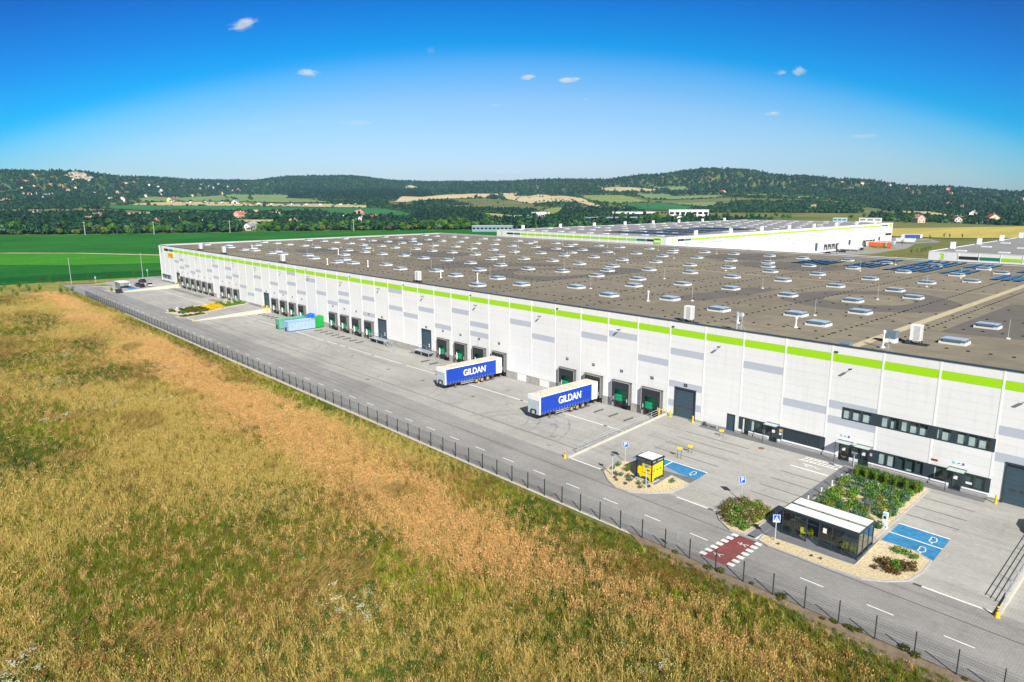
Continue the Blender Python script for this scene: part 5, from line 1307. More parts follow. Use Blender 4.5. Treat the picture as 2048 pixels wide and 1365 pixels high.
# ------------------------------------------------------------------ warehouses 2 and 3
def other_warehouse(name, label, x0, x1, y0, y1, num, greys, docks, pv, seed):
    rnd = random.Random(seed)
    W = empty(name, (0, 0, 0), 0, label, 'warehouse'); T = 14.67
    MB().box(x0, x1, y0, y1, -1.3, T - .1).build('wall', WHITE, W)
    rf = MB().box(x0 + .5, x1 - .5, y0 + .5, y1 - .5, T - .1, T - .04).build('roof', mat('roof_membrane_2', (.25, .245, .235), .9, var=.1, vs=.3, big=(.03, .08)), W)
    pc = MB(); pc.box(x0 - .05, x1 + .05, y0 - .05, y0 + .5, T - .04, T + .1); pc.box(x0 - .05, x1 + .05, y1 - .5, y1 + .05, T - .04, T + .1); pc.box(x0 - .05, x0 + .5, y0 + .5, y1 - .5, T - .04, T + .1); pc.box(x1 - .5, x1 + .05, y0 + .5, y1 - .5, T - .04, T + .1)
    pc.build('parapet_cap', ROOFW, W)
    # near side (faces -Y): stripe from the left
    nx = int((x1 - x0 - 14) / 6)
    for k in range(nx):
        m = GREEN
        if k == 0: m = BLACKP
        elif k == 1: m = DGREEN
        elif x1 < 150 and k == nx - 1: m = BLACKP
        elif x1 < 150 and k == nx - 2: m = DGREEN
        xx = x0 + 9 + k * 6; MB().box(xx + .12, xx + 5.88, y0 - .08, y0 - .002, 12.5, 13.5).build('stripe_panel', m, W)
        MB().box(xx - .1, xx + .1, y0 - .1, y0 - .002, -1.2, T - .1).build('joint_trim', TRIM, W)
    text_on(str(num), 3.0, GREEN, W, (x0 + 4.2, y0 - .05, 12.9), (RX, 0, 0), name='number', off=.1)
    if x1 < 150:
        # right side (faces +X)
        b = MB().box(x1 - 7.4, x1 - 3.2, y0 - .15, y0 - .002, 11.2, 14.2).build('lime_board', GREEN, W)
        MB().box(x1 - 6.9, x1 - 3.7, y0 - .2, y0 - .152, 12.2, 13.0).build('board_print', SIGNW, b); MB().box(x1 - 6.9, x1 - 3.7, y0 - .2, y0 - .152, 13.3, 13.8).build('board_print', DGREEN, b)
        text_on(str(num), 3.0, GREEN, W, (x1 + .05, y0 + 5, 12.9), (RX, 0, math.pi / 2), name='number', off=.1)
        ny = int((y1 - y0 - 18) / 6)
        for k in range(ny):
            m = BLACKP if k in (0, ny - 1) else DGREEN if k in (1, ny - 2) else GREEN
            yy = y0 + 9 + k * 6; MB().box(x1 + .002, x1 + .08, yy + .12, yy + 5.88, 12.5, 13.5).build('stripe_panel', m, W)
            if k % 1 == 0: MB().box(x1 + .002, x1 + .1, yy - .1, yy + .1, -1.2, T - .1).build('joint_trim', TRIM, W)
            if rnd.random() < .75: r = rnd.choice([3, 4, 5, 6, 7, 8, 9, 10]); MB().box(x1 + .002, x1 + .05, yy + .12, yy + 5.88, r + .5, r + 1.5).build('grey_panel', GREYP, W)
        for yy in docks:
            s_ = obj('dock_shelter', sh_me, W, (x1 + .05, yy, 0), math.pi / 2); obj('curtain', c_me, s_); obj('green_door', d_me, s_)
        for yy in (357, 409, 463): MB().box(x1 + .01, x1 + .12, yy - 1.8, yy + 1.8, 0, 5).build('sectional_door', DOORM, W)
        for zz in (6.0,): MB().box(x1 + .01, x1 + .1, y1 - 13.5, y1 - 1.5, zz - .5, zz + 1.2).build('window_band', GLASSD, W)
        MB().box(x1 + .01, x1 + .1, y1 - 6.5, y1 - 2.6, 11.5, 14).build('lime_board', GREEN, W)
    # skylights
    x = x0 + 8
    while x < x1 - 4:
        y = y0 + 10
        while y < y1 - 6:
            if not any(a <= x <= b and c <= y <= d for a, b, c, d in pv): obj('skylight', k_me, W, (x + rnd.uniform(-1, 1), y + rnd.uniform(-2, 2), T - .04))
            y += 30
        x += 11.7
    for a in pv: solar(*a, W, T - .04, 4.6, 3.9)
    for yy in range(int(y0) + 20, int(y1) - 5, 34): MB().box(x0 + 1, x0 + 2.4, yy, yy + 1.4, T, T + 2.4).build('roof_unit', SIGNW, W); MB().box(x1 - 3.5, x1 - 2.1, yy + 9, yy + 10.4, T, T + 2.4).build('roof_unit', SIGNW, W)
    return W
W2 = other_warehouse('warehouse', 'second white warehouse behind, lime stripe and big 2 at its corner', -24, 99, 192.4, 488, 2, None, [370, 376, 382, 388, 434, 440, 446, 452], [(40, 92, 214, 232), (44, 88, 238, 256), (44, 84, 262, 280), (46, 84, 288, 314)], 3)
W3 = other_warehouse('warehouse', 'third white warehouse at the right edge with lime 3 on it', 214.7, 420, 181.5, 345, 3, None, [], [], 4)
sheet('yard', [(99,330),(112,330),(128,372),(126,440),(112,500),(120,536),(98,582),(70,590),(70,490),(99,490)], PAVER, -1.205, label='paved yard and bending road beside the second warehouse')
sheet('dry_island', [(104,418),(111,416),(121,432),(116,445),(108,446)], M_VERGE, -1.19, label='dry grass island in front of the orange truck'); sheet('dry_island', [(99,520),(110,524),(113,540),(104,556),(98,545)], M_VERGE, -1.19, label='dry grass island near the blue truck')
def truck(x, y, rz, side, cabm, label, tc=TXT, txt=None):
    t = trailer((x, y, -1.2), rz, label, side, txt, tc, 'lorries by the second warehouse', roofm=TRW, cat='lorry')
    if cabm:
        mb = MB(); mb.extr([(-16.2, .45), (-16.25, 1.6), (-15.95, 3.0), (-15.4, 3.7), (-14.0, 3.85), (-13.9, .45)], 'x', -1.22, 1.22); c_ = mb.build('cab', cabm, t)
        MB().extr([(-16.27, 1.75), (-16.02, 2.75), (-15.97, 2.75), (-16.2, 1.75)], 'x', -1.05, 1.05).build('windscreen', GLASSD, c_); MB().box(1.2, 1.24, -15.8, -15.0, 1.8, 2.6).build('side_window', GLASSD, c_); MB().box(-1.1, 1.1, -14.2, -11.2, .6, 1.0).build('chassis', CHAS, c_)
        for s in (-1, 1):
            for yy in (-15.3, -12.1): wheel(t, s * 1.0, yy)
    return t
ORG = mat('lorry_orange', (.80, .11, .008), .5)
truck(100.5, 436, math.pi / 2, ORG, ORG, 'orange lorry at the docks of the second warehouse')
truck(100.2, 452, math.pi / 2, mat('lorry_grey', (.33, .36, .38), .5), None, 'grey trailer parked behind the orange lorry')
truck(100.2, 388, math.pi / 2, TRW, None, 'white trailer docked left of the orange lorry')
truck(98.5, 500, math.pi / 2, TRW, None, 'white trailer just past the far corner of the second warehouse')
truck(95.0, 571, math.radians(-60), mat('lorry_blue', (.006, .07, .28), .5), TRW, 'long dark blue lorry before the wheat field')
for k, (y, m) in enumerate(((352, CBLK), (361, CSIL), (366, CNAVY), (372, CBLK), (394, CSIL), (399, CBLK), (404, CNAVY))):
    car(108.5 + k % 2, y, math.pi / 2, m, '%s car %s below the docks of the second warehouse' % (('black', 'silver', 'dark blue', 'second black', 'second silver', 'third black', 'second dark blue')[k], ('leftmost in the row', 'second in the row', 'third in the row', 'fourth in the row', 'fifth in the row', 'sixth in the row', 'last in the row')[k]))
    bpy.data.objects[[o_.name for o_ in bpy.data.objects if o_.name.startswith('parked_car')][-1]]
for o_ in bpy.data.objects:
    if o_.name.startswith('parked_car') and o_.location.y > 300: o_.location.z = -1.2; o_['group'] = 'cars below the second warehouse'

# ------------------------------------------------------------------ industrial halls in the valley
def hall(x, y, w, d, h, rz, m, rm, label, win=0, name='industrial_hall'):
    z = terr(x, y)
    t = empty(name, (x, y, z), rz, label, 'building')
    MB().box(-w / 2, w / 2, -d / 2, d / 2, -3, h).build('wall', m, t); MB().box(-w / 2 - .3, w / 2 + .3, -d / 2 - .3, d / 2 + .3, h, h + .5).build('roof', rm, t)
    for k in range(win): xx = -w / 2 + w * (k + .5) / win; MB().box(xx - w / win * .36, xx + w / win * .36, -d / 2 - .12, -d / 2 - .01, h * .45, h * .75).build('window', GLASSD, t)
    return t
GRW = mat('hall_white', (.74, .74, .74), .6, var=.05, vs=.1); GRB = mat('hall_blue', (.015, .06, .14), .5, var=.1, vs=.2); RRED = mat('hall_red_roof', (.45, .05, .06), .7); RGR = mat('hall_grey_roof', (.42, .42, .42), .8)
ANG = math.radians(42)
hall(-348, 748, 62, 26, 10, ANG, GRW, RGR, 'long white industrial hall in the valley, left one', 8)
hall(-300, 818, 58, 26, 12, ANG, GRW, RGR, 'white industrial hall half hidden by dark conifers', 7)
hall(-292, 630, 72, 22, 8, ANG, GRB, RGR, 'long dark blue industrial hall behind the second warehouse', 9)
hall(-428, 612, 44, 20, 7, ANG, GRW, RGR, 'white terraced office building behind the second warehouse', 8)
hall(-424, 630, 26, 14, 11, ANG, GRW, RGR, 'upper white block of the terraced offices', 5)
hall(-348, 545, 22, 14, 7, ANG, RRED, RRED, 'red workshop beside the white terraced offices', 0)
hall(-385, 522, 20, 12, 6, ANG, mat('hall_pinkish', (.55, .30, .28), .7), RRED, 'low red roofed shed at the edge of the valley works', 3)
hall(-360, 560, 40, 12, 5, ANG, GRW, RGR, 'low white shed in front of the red workshop', 5)
hall(-280, 412, 44, 14, 6, ANG, mat('hall_bluegrey', (.20, .30, .38), .5), RGR, 'low blue-grey shed at the corner of the crop field', 10)
hall(-335, 470, 30, 14, 5, ANG, GRW, RGR, 'low white shed near the blue-grey shed', 4)
hall(-86, 846, 16, 14, 4.5, .3, mat('hall_pale_blue', (.35, .55, .70), .5), GRW, 'pale blue tank house behind the second warehouse', 3)
hall(-58, 872, 26, 14, 4.5, .3, GRW, GRW, 'white gabled shed right of the pale blue tank house', 3)

# ------------------------------------------------------------------ houses
RT = [mat('roof_orange', (.52, .17, .07), .8, var=.15, vs=.4), mat('roof_red', (.42, .07, .05), .8, var=.15, vs=.4), mat('roof_brown', (.22, .13, .09), .8, var=.15, vs=.4), mat('roof_grey', (.33, .32, .31), .8, var=.15, vs=.4), mat('roof_pink', (.55, .28, .20), .8, var=.15, vs=.4)]
WT = [mat('house_white', (.76, .75, .72), .7), mat('house_cream', (.68, .58, .38), .7), mat('house_yellow', (.72, .58, .25), .7), mat('house_pink', (.66, .42, .36), .7), mat('house_grey', (.50, .50, .50), .7)]
HOUSES = []
def house(x, y, w, d, h, rz, wm, rm, label, group=None, pv=False):
    z = terr(x, y); HOUSES.append((x, y, max(w, d)))
    t = empty('house', (x, y, z), rz, label, 'house', group)
    rh = w * .38
    mb = MB(); mb.extr([(-w / 2, -3), (w / 2, -3), (w / 2, h), (0, h + rh), (-w / 2, h)], 'y', -d / 2, d / 2); mb.build('wall', wm, t)
    r_ = MB()
    for s in (-1, 1):
        a, b = (s * (w / 2 + .5), h - .35), (0, h + rh + .15)
        r_.face([(a[0], -d / 2 - .5, a[1]), (a[0], d / 2 + .5, a[1]), (b[0], d / 2 + .5, b[1]), (b[0], -d / 2 - .5, b[1])]); r_.face([(a[0], -d / 2 - .5, a[1] - .25), (b[0], -d / 2 - .5, b[1] - .25), (b[0], d / 2 + .5, b[1] - .25), (a[0], d / 2 + .5, a[1] - .25)])
        r_.face([(a[0], -d / 2 - .5, a[1]), (b[0], -d / 2 - .5, b[1]), (b[0], -d / 2 - .5, b[1] - .25), (a[0], -d / 2 - .5, a[1] - .25)])
    ro_ = r_.build('roof', rm, t, fix=False); MB().box(w * .12, w * .12 + .8, d * .15, d * .15 + .8, h + rh * .4, h + rh + 1.2).build('chimney', WT[4], ro_)
    if group is None:
        for k in (-.28, .28):
            MB().box(w * k - .6, w * k + .6, -d / 2 - .08, -d / 2 - .01, 1.0, 2.4).build('window', GLASSD, t)
            MB().box(w / 2 + .01, w / 2 + .08, d * k - .6, d * k + .6, 1.0, 2.4).build('window', GLASSD, t)
        MB().box(-.6, .6, -d / 2 - .08, -d / 2 - .01, h * .8, h * .8 + 1.3).build('window', GLASSD, t)
    if pv: MB().extr([(w / 2 * .92, h + .12), (w * .1, h + rh * .85), (w * .1, h + rh * .85 + .1), (w / 2 * .92, h + .25)], 'y', -d * .35, d * .35).build('solar_panel', PV, t)
    return t
F_ = math.radians(45)
big = [(-1718,396,13,20,6.5,1.2,0,1,'large white house with red roof below the left hillside'),(-1735,372,10,14,6,.9,0,3,'white house left of the large red roofed one'),(-1400,421,13,20,6,.6,2,2,'broad yellow house at the end of the pale green field'),(-1290,522,12,30,5,1.0,4,3,'long grey shed among storage plots in the valley'),
 (-802,338,10,13,6,.5,3,0,'tall house with orange roof in the village middle'),(-672,207,9,24,4.5,1.1,0,0,'long low house with orange roof at the left village'),(-590,208,9,12,4,.4,1,4,'cream cottage with pinkish roof near the yellow tree'),(-600,236,8,12,4.5,1.2,0,3,'white cottage with grey roof in the village'),(-486,226,9,12,4.5,.75,0,3,'white gabled house at the field edge, left one'),(-668,178,8,18,4,1.0,1,0,'low cream house with orange roof behind the left trees'),
 (-742,121,8,10,5,.3,3,4,'pale pink house at the left edge of the village'),(-790,98,8,12,4,.9,1,2,'cream cottage half hidden at the far left'),(-885,160,9,12,5,.2,0,2,'white house below the hilltop clearing'),(-1045,108,10,12,5,.9,4,2,'grey house among the far left trees'),
 (-823,352,9,12,5,.9,3,4,'pinkish house with broad roof left of the red flat one'),(-944,422,9,12,5,.3,1,4,'small cream house beside dark green field'),(-830,412,10,15,4.5,1.25,0,1,'wide house with dark red roof in front of the green strip'),(-518,243,8.5,11,4.5,.55,0,3,'white gabled house at the field edge, right one'),
 (-608,390,9,13,5,.2,0,1,'white house with solar panels on its red roof'),(-604,412,9,12,5,.9,0,3,'white house with grey gable beside the solar one'),(-660,468,12,14,7.5,.5,3,4,'big pink house with stepped roofs in the village'),(-532,396,9,11,5.5,.8,0,3,'tall white house below the big pink one'),(-578,445,8,12,5,.2,3,1,'small house with dark red roof right of the pink one'),(-545,306,9,12,5,.6,1,4,'cream house with curved pale roof in dense trees'),
 (-870,1875,14,24,6,.9,1,1,'isolated red roofed farm below the big wooded hill'),(41,1027,12,20,5,.5,1,0,'house with orange roof among trees at the right'),(-14,911,10,14,6,.9,3,4,'pink gabled house above the wheat field'),(-22,1189,10,14,6,.2,0,3,'white house above the dry clearing at the right'),(15,966,9,14,4,.6,4,2,'grey house in the trees behind the wheat field')]
for x, y, w, d, h, rz, a, b, lab in big: house(x, y, w, d, h, rz, WT[a], RT[b], lab, None, 'solar panels' in lab)
tiny = [(-2244,218),(-2194,252),(-2197,265),(-2200,282),(-2483,287),(-2545,329),(-2566,382),(-2498,442),(-2379,471),(-2001,422),(-2713,650),(-2961,743),(-2822,708),(-3003,772),(-2839,770),(-2855,809),(-3046,925),(-3211,1022),(-2823,894),(-2877,983),(-3019,1075),(-2930,1057),(-3127,1154),(-2702,1009),(-2814,1101),(-3063,1262),(-2595,741),(-1972,520),(-1642,134),(-1835,173),(-2310,432),(-2414,404),(-2137,328),(-2461,560),(-2614,864),(-3070,1264),(-3100,1226),(-3006,1152)]
rn = random.Random(5)
for _ in range(40):
    x, y = rn.uniform(-3100, -1900), rn.uniform(150, 1200); tiny.append((x, y))
tiny = [(x, y) for x, y in tiny if not any(inside((x, y), f_[1]) for f_ in FIELDS)]
WN, RN = ['white', 'cream', 'yellow', 'pinkish', 'grey'], ['orange', 'red', 'brown', 'grey', 'pinkish']
for k, (x, y) in enumerate(tiny):
    a, b = rn.choice([0, 0, 0, 1, 3]), rn.choice([0, 0, 1, 2, 3, 3, 4])
    house(x, y, rn.uniform(6.5, 9.5), rn.uniform(9, 13), rn.uniform(4.5, 6.5), rn.uniform(0, 3.1), WT[a], RT[b], 'tiny %s house with %s roof among trees on the left hillside' % (WN[a], RN[b]), 'houses on the left hillside')
right = [(-758,2670),(-511,2814),(-460,2664),(-153,1633),(-373,2763),(-274,2656),(-218,1768),(-824,2650),(-620,2730),(-700,2780),(-560,2600),(-400,2500),(-330,2380),(-230,2450),(-300,2250),(-180,2300)]
for x, y in right:
    a, b = rn.choice([0, 1, 3]), rn.choice([0, 0, 1])
    house(x, y, rn.uniform(6.5, 9.5), rn.uniform(10, 13), rn.uniform(4.5, 6), rn.uniform(0, 3.1), WT[a], RT[b], 'tiny %s house with %s roof among trees on the right hillside' % (WN[a], RN[b]), 'houses on the right hillside')
# parked vans and huts on the storage plots along the tan strip
vm = [mat('far_vehicle_white', (.7, .7, .7), .5), mat('far_vehicle_grey', (.3, .32, .35), .5), mat('far_vehicle_dark', (.06, .07, .09), .5)]
for k in range(34):
    t_ = k / 33; x, y = -1345 + 235 * t_ + rn.uniform(-14, 14), 400 + 330 * t_ + rn.uniform(-8, 8); z = terr(x, y) + 2
    o_ = tag(MB().extr([(-2.6, .4), (2.4, .4), (2.4, 1.3), (1.5, 2.5), (-2.6, 2.6)], 'x', -1.1, 1.1).build('stored_van', vm[k % 3], loc=(x, y, z)), 'tiny %s vehicle parked on the storage plots along the tan field' % ('white', 'grey', 'dark')[k % 3], 'vehicle', 'vehicles on the storage plots')
    o_.rotation_euler = (0, 0, rn.uniform(0, 3)); o_.scale = (1.4, 1.4, 1.4)
# wooden power poles along the field edge
for x, y, lab in ((-505, 68, 'left'), (-470, 122, 'second'), (-448, 190, 'third'), (-392, 305, 'right')):
    t = empty('power_pole', (x, y, terr(x, y)), .7, 'grey power pole at the field edge, %s of four' % lab, 'power pole'); MB().cyl((0, 0, 0), (0, 0, 13), .35, .22, n=6).build('mast', mat('pole_grey', (.45, .42, .38), .8), t); MB().box(-1.6, 1.6, -.12, .12, 12, 12.3).build('crossarm', MATS['pole_grey'], t)

# ------------------------------------------------------------------ foliage prototypes
def leafball(rnd, n, cx, cy, cz, rx, ry, rz_, leaf, mb, shell=.55):
    for _ in range(n):
        while True:
            v = Vector((rnd.gauss(0, 1), rnd.gauss(0, 1), rnd.gauss(0, 1)))
            if v.length > .1: break
        v.normalize(); r = shell + (1 - shell) * rnd.random() ** .5
        p = Vector((cx + v.x * rx * r, cy + v.y * ry * r, cz + v.z * rz_ * r))
        nrm = (v + Vector((rnd.uniform(-.7, .7), rnd.uniform(-.7, .7), rnd.uniform(-.3, .9)))).normalized()
        a = nrm.cross(Vector((rnd.uniform(-1, 1), rnd.uniform(-1, 1), rnd.uniform(-1, 1)))).normalized(); b = nrm.cross(a)
        s = leaf * rnd.uniform(.6, 1.35)
        mb.face([p - a * s, p + b * s * .6, p + a * s, p - b * s * .6])
def tree_meshes(seed, h, w, kind, leafm, n):
    """crown of leaf clumps and a tapered trunk with limbs"""
    rnd = random.Random(seed); cr = MB(); tr = MB(); tr.cyl((0, 0, -1), (0, 0, h * .55), h * .03, h * .014, n=6)
    if kind == 'conifer':
        for k in range(9):
            t_ = k / 8; zz = h * (.18 + .8 * t_); r = w * (1 - t_) * .55 + .3
            leafball(rnd, n // 9, 0, 0, zz, r, r, h * .07, w * .09, cr, .3)
    else:
        m_ = 9 if kind == 'broad' else 6
        for k in range(m_):
            a = rnd.uniform(0, 6.28); rr = w * .30 * rnd.random() ** .5; zz = h * rnd.uniform(.36, .80) if k else h * .62
            cx, cy = math.cos(a) * rr, math.sin(a) * rr; br = w * rnd.uniform(.18, .30) if kind == 'broad' else w * rnd.uniform(.22, .3)
            leafball(rnd, n // m_, cx, cy, zz, br, br, br * (.8 if kind == 'broad' else 1.5), w * .06, cr, .5)
            tr.cyl((0, 0, h * .3), (cx * .8, cy * .8, zz), h * .012, h * .004, n=4, caps=False)
    return cr.mesh('crown', leafm, fix=False), tr.mesh('trunk', mat('bark', (.10, .075, .05), .9, var=.2, vs=1))
L1 = leafmat('leaf_deep_green', (0.049, 0.149, 0.022), (0.080, 0.210, 0.028)); L2 = leafmat('leaf_mid_green', (0.089, 0.229, 0.025), (0.134, 0.299, 0.031)); L3 = leafmat('leaf_yellow_green', (0.202, 0.295, 0.031), (0.310, 0.357, 0.031)); L4 = leafmat('leaf_grey_green', (0.116, 0.163, 0.085), (0.155, 0.202, 0.109)); L5 = leafmat('leaf_pine', (0.022, 0.069, 0.028), (0.037, 0.096, 0.035))
KINDS = [('broad', L1, 14, 12, 'deep green broadleaf tree'), ('broad', L2, 12, 11, 'mid green broadleaf tree'), ('broad', L3, 10, 9, 'yellow-green broadleaf tree'), ('oval', L1, 15, 8, 'tall oval deep green tree'), ('broad', L4, 11, 11, 'grey-green willow-like tree'), ('conifer', L5, 15, 7, 'dark pointed conifer'), ('broad', L2, 9, 10, 'low spreading green tree')]
PROTO = [tree_meshes(40 + k, h, w, kd, lm, 620) for k, (kd, lm, h, w, _) in enumerate(KINDS)]
def tree(x, y, k, sc, rz, label, group, z=None):
    t = empty('tree', (x, y, terr(x, y) if z is None else z), rz, label, 'tree', group); t.scale = (sc, sc, sc * random.uniform(.85, 1.1))
    obj('crown', PROTO[k][0], t); obj('trunk', PROTO[k][1], t); return t
EDGE = [(-620, -130), (-545, 5), (-500, 70), (-472, 119), (-451, 186), (-417, 254), (-379, 324), (-329, 391), (-298, 439), (-255, 480)]
def edge_pt(s):
    tot = sum((Vector(b) - Vector(a)).length for a, b in zip(EDGE, EDGE[1:])); q = s * tot
    for a, b in zip(EDGE, EDGE[1:]):
        l_ = (Vector(b) - Vector(a)).length
        if q <= l_: return Vector(a) + (Vector(b) - Vector(a)) * q / l_, (Vector(b) - Vector(a)).normalized()
        q -= l_
    return Vector(EDGE[-1]), Vector((0, 1))
rt = random.Random(21); placed = []
def ahead_in_field(x, y, a=50, b=250):
    vx, vy = x - TX, y - TY; l_ = math.hypot(vx, vy); vx /= l_; vy /= l_; k = a
    while k <= b:
        q = (x + vx * k, y + vy * k)
        if any(inside(q, f_[1]) for f_ in FIELDS): return True
        k += 45
    return False
def before_house(x, y, far=75):
    for hx, hy, hs in HOUSES:
        if abs(hx - x) > 140 or abs(hy - y) > 140 or hs > 40: continue
        vx, vy = TX - hx, TY - hy; l_ = math.hypot(vx, vy); u = ((x - hx) * vx + (y - hy) * vy) / l_; v = abs((x - hx) * vy - (y - hy) * vx) / l_
        if v < hs * .55 + 3 and 0 < u < far: return True
    return False
def free(x, y, r):
    for hx, hy, hs in HOUSES:
        if abs(x - hx) < hs * .5 + r + 2 and abs(y - hy) < hs * .5 + r + 2: return False
    # keep the view from the field open in front of the village houses
    return not any(inside((x, y), f_[1]) for f_ in FIELDS)
ntree = 0; tries = 0
while ntree < 215 and tries < 4000:
    tries += 1
    s = (ntree + rt.random()) / 215; p, d_ = edge_pt(s); off = abs(rt.gauss(0, 26)) + 4
    n_ = Vector((-d_.y, d_.x)); x, y = p.x + n_.x * off, p.y + n_.y * off
    if not free(x, y, 4) or any((x - a) ** 2 + (y - b) ** 2 < 30 for a, b in placed): continue
    k = rt.choices(range(7), [4, 6, 3, 2, 1.2, .8, 4])[0]
    placed.append((x, y)); ntree += 1
    where = 'left part' if s < .4 else 'middle' if s < .7 else 'right part'
    tree(x, y, k, (rt.uniform(.5, .95) if off < 14 else rt.uniform(.7, 1.15)) * (.45 if before_house(x, y) else 1), rt.uniform(0, 6.3), '%s in the %s of the treeline behind the crop field' % (KINDS[k][4], where), 'treeline behind the crop field')
# trees round the valley halls and behind warehouse 2
for cx, cy, n_, sp in ((-372, 445, 26, 22), (-335, 480, 14, 18), (-335, 690, 16, 26), (-265, 690, 10, 20), (-225, 720, 14, 30), (-390, 640, 12, 26), (-315, 585, 10, 18), (-150, 800, 12, 30), (-60, 900, 10, 30)):
    for _ in range(n_):
        x, y = cx + rt.gauss(0, sp), cy + rt.gauss(0, sp)
        if not free(x, y, 5): continue
        k = rt.choices(range(7), [5, 4, 1, 3, 1, 3, 3])[0]; placed.append((x, y))
        if cy < 500: tree(x, y, k, rt.uniform(.85, 1.2), rt.uniform(0, 6.3), '%s in the clump at the right end of the field' % KINDS[k][4], 'dense clump at the right end of the crop field'); continue
        tree(x, y, k, rt.uniform(.6, 1.0), rt.uniform(0, 6.3), '%s among the industrial halls in the valley' % KINDS[k][4], 'trees among the valley halls')
# saplings by the road corner and the third warehouse
SAPM = [tree_meshes(80 + k, 4.2, 2.2, 'oval', lm, 260) for k, lm in enumerate((L1, L2, leafmat('leaf_rusty', (.10, .075, .015), (.12, .09, .02))))]
saps = [(-19.97,-54.85),(-15.54,-52.14),(-25.35,-48.49),(-29.03,-46.05),(-14.27,-46.95),(-6.39,-46.37),(-11.73,-44.3),(-0.39,-52.76),(3.36,-39.88),(-4.5,-36.75),(-3.1,-35.29),(-36.67,-51.87),(-32.79,-47.83),(-47.7,-38.2),(-49.23,-34.87),(-48.41,-31.52),(-45,-22),(-44,-14),(-42,-5),(-40,3),(-38,12),(-36,20)]
for j, (x, y) in enumerate(saps):
    k = 2 if j > 12 and j % 2 else j % 2
    t = empty('sapling', (x, y, -1.22), rt.uniform(0, 6), ('rusty young tree' if k == 2 else 'young green tree') + (' beside the end of the fence' if y > -41 and j < 11 else ' on the dry verge left of the road' if j < 13 else ' in the row along the crop field'), 'sapling', 'young trees at the far left corner'); s = rt.uniform(.7, 1.05) * (.8 if k == 2 else 1); t.scale = (s, s, s)
    obj('crown', SAPM[k][0], t); obj('trunk', SAPM[k][1], t)
for j in range(9):
    x, y = 145 + rt.uniform(-1, 2), 386 + j * 5
    t = empty('sapling', (x, y, -1.2), 0, 'young olive tree in the row left of the third warehouse', 'sapling', 'young trees by the third warehouse'); obj('crown', SAPM[1][0], t); obj('trunk', SAPM[1][1], t)
for j, (x, y) in enumerate(((108, 548), (113, 470), (110, 405), (118, 420), (112, 585), (104, 600), (120, 590))):
    t = empty('sapling', (x, y, -1.2), 0, 'small tree on the verges beside the second warehouse', 'sapling', 'young trees by the second warehouse'); t.scale = (1.3, 1.3, 1.3); obj('crown', SAPM[j % 2][0], t); obj('trunk', SAPM[j % 2][1], t)

# ------------------------------------------------------------------ scattered stuff by geometry nodes
def proto_coll(name, meshes):
    c = bpy.data.collections.new(name)
    for k, me in enumerate(meshes):
        o_ = bpy.data.objects.new('%s_%02d' % (name, k), me); c.objects.link(o_)
    return c
def scatter(name, pts, coll, label, parent=None, slope=False):
    """pts: (x, y, z, idx, rz, scale, lean)"""
    me = bpy.data.meshes.new(name); me.from_pydata([p[:3] for p in pts], [], [])
    for an, ty, vals in (('idx', 'INT', [p[3] for p in pts]), ('rz', 'FLOAT', [p[4] for p in pts]), ('sc', 'FLOAT', [p[5] for p in pts]), ('lean', 'FLOAT', [p[6] for p in pts])):
        me.attributes.new(an, ty, 'POINT').data.foreach_set('value', vals)
    o_ = tag(obj(name, me, parent), label, None, None, 'stuff')
    g_ = bpy.data.node_groups.new(name + '_nodes', 'GeometryNodeTree')
    g_.interface.new_socket('Geometry', in_out='INPUT', socket_type='NodeSocketGeometry'); g_.interface.new_socket('Geometry', in_out='OUTPUT', socket_type='NodeSocketGeometry')
    n_, l_ = g_.nodes, g_.links
    gi, go = n_.new('NodeGroupInput'), n_.new('NodeGroupOutput'); ip = n_.new('GeometryNodeInstanceOnPoints'); ci = n_.new('GeometryNodeCollectionInfo')
    ci.inputs['Collection'].default_value = coll; ci.inputs['Separate Children'].default_value = True; ci.inputs['Reset Children'].default_value = True
    ip.inputs['Pick Instance'].default_value = True
    def na(nm, ty):
        q = n_.new('GeometryNodeInputNamedAttribute'); q.data_type = ty; q.inputs['Name'].default_value = nm; return q.outputs['Attribute']
    cx = n_.new('ShaderNodeCombineXYZ'); l_.new(na('lean', 'FLOAT'), cx.inputs[0]); l_.new(na('rz', 'FLOAT'), cx.inputs[2])
    l_.new(gi.outputs[0], ip.inputs['Points']); l_.new(ci.outputs[0], ip.inputs['Instance']); l_.new(na('idx', 'INT'), ip.inputs['Instance Index']); l_.new(cx.outputs[0], ip.inputs['Rotation'])
    l_.new(na('sc', 'FLOAT'), ip.inputs['Scale']); l_.new(ip.outputs[0], go.inputs[0])
    md = o_.modifiers.new('scatter', 'NODES'); md.node_group = g_
    return o_
def far_tree(seed, h, w, kind, lm, n):
    rnd = random.Random(seed); cr = MB()
    if kind == 'conifer':
        for k in range(5):
            t_ = k / 4; leafball(rnd, n // 5, 0, 0, h * (.15 + .78 * t_), w * (.55 - .42 * t_), w * (.55 - .42 * t_), h * .12, w * .2, cr, .5)
    else:
        for k in range(5):
            a = rnd.uniform(0, 6.28); leafball(rnd, n // 5, math.cos(a) * w * .22, math.sin(a) * w * .22, h * rnd.uniform(.35, .7), w * .3, w * .3, h * .26, w * .17, cr, .75)
    return cr.mesh('far_crown', lm, fix=False)
